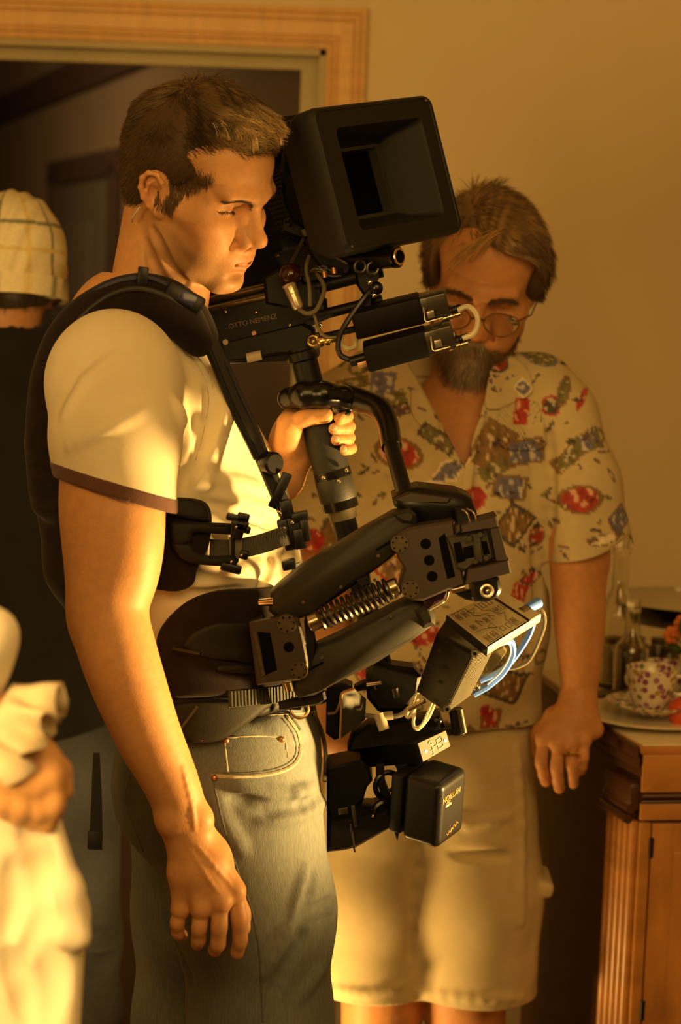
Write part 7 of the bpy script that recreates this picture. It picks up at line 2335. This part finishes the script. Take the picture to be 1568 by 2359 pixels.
_S.cone(BH.w(-.03, 0, -.02), BH.w(-.03, 0, -.055), .060, .058, .005, 'sub')

_S.plane(P(120, 1740, 3.3), unit(V(.35, 0, -1)), .004)
sdf_object('black_shirt', [_S.mesh(1)], M_BLKS, BK)
_S = SDF((-0.80, 3.14, 0.0), (-0.20, 3.62, 1.02), .006)
_S.ell(P(100, 1750, 3.38), (.16, .12, .13), k=.03)
_S.chain([P(165, 1800, 3.38), P(185, 2160, 3.36), P(192, 2330, 3.35), P(190, 2960, 3.38)], [.082, .064, .060, .056], .03)
_S.chain([P(20, 1800, 3.38), P(-10, 2160, 3.38), P(-20, 2330, 3.38), P(-20, 2960, 3.40)], [.090, .070, .066, .060], .03)
_S.plane(V(0, 0, .02), V(0, 0, -1), .003)
for _r in ([(150, 2150), (210, 2165), (280, 2150)], [(170, 2200), (220, 2230), (270, 2210)]):
    _S.ridge(_r, .008, .02, y0=3.0, y1=3.6, op='sub')
_v, _f = _S.mesh(1)
sdf_object('jeans', [(_v, _f)], M_DENIM, BK, lambda v: np.array((0.085, 0.09, 0.105)) * (1 + .25 * fbm(v, 30, 8))[:, None])
for _px in (190, -20):
    _c = P(_px, 2960, 3.38); _q = V(_c[0], 3.44, .045)
    _Z = SDF(_q - V(.09, .16, .05), _q + V(.09, .2, .08), .006)
    _Z.cone(_q + V(0, -.07, 0), _q + V(0, .12, -.006), .042, .038, .02)
    _Z.plane(V(0, 0, .002), V(0, 0, -1), .002)
    sdf_object('shoe', [_Z.mesh(1)], M_SHOE, BK)

# ------------------------------------------------------------------ blurred person in white at the left edge, close to the camera
FG = empty('person', (-0.62, 1.74, 0.0), 'blurred person in white at the left edge holding a white cloth', 'person')
FY = 1.72
M_WHITE = mat('white_cotton', (0.88, 0.80, 0.64), 0.85, var=0.03, scale=12, bump=0.2, bscale=300, sheen=0.1, spec=0.2)
_S = SDF((-0.96, 1.52, 0.02), (-0.20, 1.98, 1.95), .006)
_S.ell(P(-440, 1300, FY + .06), (.13, .12, .32), k=.04)
_S.ell(P(-440, 1750, FY + .06), (.14, .13, .30), k=.05)
_S.chain([P(-440, 1900, FY + .06), P(-440, 2900, FY + .06)], [.13, .15], .05)
_S.chain([P(-400, 950, FY + .03), P(-220, 1300, FY), P(-100, 1500, FY - .02), P(-85, 1600, FY - .02)], [.050, .034, .046, .036], .02)
_S.plane(V(0, 0, .06), V(0, 0, -1), .003)
_S.warp(lambda X, Y, Z: .004 * np.sin(X * 70 + 5 * np.sin(Z * 12)))
sdf_object('white_robe', [_S.mesh(1)], M_WHITE, FG)
# head, neck and the hand in view
FH = Head(P(-440, 420, FY + .06), ypr(20, 5, 0), 1.0)
_S = SDF(FH.O - V(.15, .15, .30), FH.O + V(.15, .15, .18), .006)
FH.sculpt(_S)
_S.cone(FH.w(-.03, 0, -.02), FH.w(-.04, 0, -.30), .052, .06, .02)
_B = SDF((-0.96, 1.50, 0.95), (-0.19, 2.0, 1.70), .0034)
_B.cone(FH.w(-.04, 0, -.26), P(-440, 1500, FY + .06), .055, .07, .02)
_B.chain([P(-440, 1000, FY + .06), P(-380, 1020, FY + .03), P(-210, 1330, FY), P(-90, 1600, FY - .02)], [.06, .035, .025, .025], .02)
_B.cone(P(-85, 1600, FY - .02), P(20, 1720, FY - .02), .028, .027, .015)
_B.ell(P(60, 1780, FY - .02), (.036, .026, .034), rotm('Y', 35), .015)
finger(_B, [P(110, 1790, FY - .03), P(122, 1850, FY - .03), P(108, 1895, FY - .02)], .0125, .0095)
finger(_B, [P(80, 1800, FY - .035), P(90, 1865, FY - .03), P(78, 1890, FY - .015)], .0125, .0095)
finger(_B, [P(50, 1800, FY - .038), P(50, 1860, FY - .035), P(45, 1880, FY - .02)], .0120, .0095)
finger(_B, [P(20, 1790, FY - .038), P(14, 1845, FY - .035), P(14, 1868, FY - .02)], .0110, .0090)
finger(_B, [P(95, 1745, FY - .01), P(135, 1775, FY - .01), P(142, 1820, FY - .012)], .0130, .0100)
sdf_object('body', [_S.mesh(1), _B.mesh(1)], M_SKIN, FG, lambda v: FH.skin_color(v, base=(0.62, 0.33, 0.14), stubble=0))
_S = SDF(FH.O - V(.14, .14, .20), FH.O + V(.14, .14, .18), .006)
_S.ell(FH.w(-.012, 0, .055), (.106, .086, .092), FH.R, .01)
_S.ell(FH.w(-.05, 0, -.02), (.070, .085, .10), FH.R, .02)
hair_plane(_S, FH, (1.3, 0, -1.0), .036)
sdf_object('hair', [_S.mesh(1)], mat('dark_hair', (0.04, 0.022, 0.01), 0.5), FG)
# lace cuff
_mb = MB(); _vs = []; _n = 72
_ca, _cb, _cx = P(-12, 1655, FY - .02), P(75, 1700, FY - .02), None
_cd = unit(_cb - _ca); _e1 = unit(np.cross(_cd, V(0, 1, 0))); _e2 = np.cross(_cd, _e1)
for _k, (_t, _r, _w) in enumerate(((0, .033, 0), (.3, .036, .003), (.62, .039, .008), (1.0, .043, .012))):
    for _i in range(_n):
        _a = 2 * math.pi * _i / _n
        _rr = _r + _w * math.sin(9 * _a)
        _vs.append(_ca + _cd * (.042 * _t + _w * .7 * math.cos(9 * _a + 1)) + (_e1 * math.cos(_a) + _e2 * math.sin(_a)) * _rr)
_mb.add(_vs, [(k * _n + i, k * _n + (i + 1) % _n, (k + 1) * _n + (i + 1) % _n, (k + 1) * _n + i) for k in range(3) for i in range(_n)])
_o = _mb.build('lace_cuff', mat('lace', (0.66, 0.55, 0.38), 0.8), FG)
_so = _o.modifiers.new('thick', 'SOLIDIFY'); _so.thickness = .0015
# white cloth hanging from the hand
_S = SDF((-0.52, 1.60, 0.42), (-0.19, 1.82, 1.20), .0042)
for (_a, _b, _c, _r) in (((-60, 1830), (-70, 2100), (-70, 2560), .028), ((-10, 1850), (5, 2120), (-10, 2560), .026), ((40, 1862), (62, 2120), (50, 2560), .024), ((78, 1878), (118, 2080), (100, 2560), .022),
                         ((100, 1885), (150, 2110), (124, 2560), .017)):
    _S.chain([P(*_a, FY), P(*_b, FY + .01), P(*_c, FY)], [_r * .6, _r, _r], .016)
_S.chain([P(112, 1905, FY - .01), P(150, 2050, FY - .01), P(176, 2150, FY - .01)], [.010, .014, .012], .012)
_S.cone(P(150, 2150, FY - .01), P(190, 2168, FY - .01), .014, .004, .01)
for _r in ([(30, 1990), (42, 2080), (20, 2160)], [(85, 2000), (98, 2120), (70, 2200)], [(20, 2200), (60, 2280), (70, 2350)], [(110, 2190), (120, 2260), (115, 2350)], [(60, 1900), (95, 1990), (110, 2050)]):
    _S.ridge(_r, .008, .012, y0=1.4, y1=2.0, op='sub')
tag(sdf_object('white_cloth', [_S.mesh(1)], M_WHITE, None), 'bright white cloth hanging from the hand at the left edge', 'cloth')
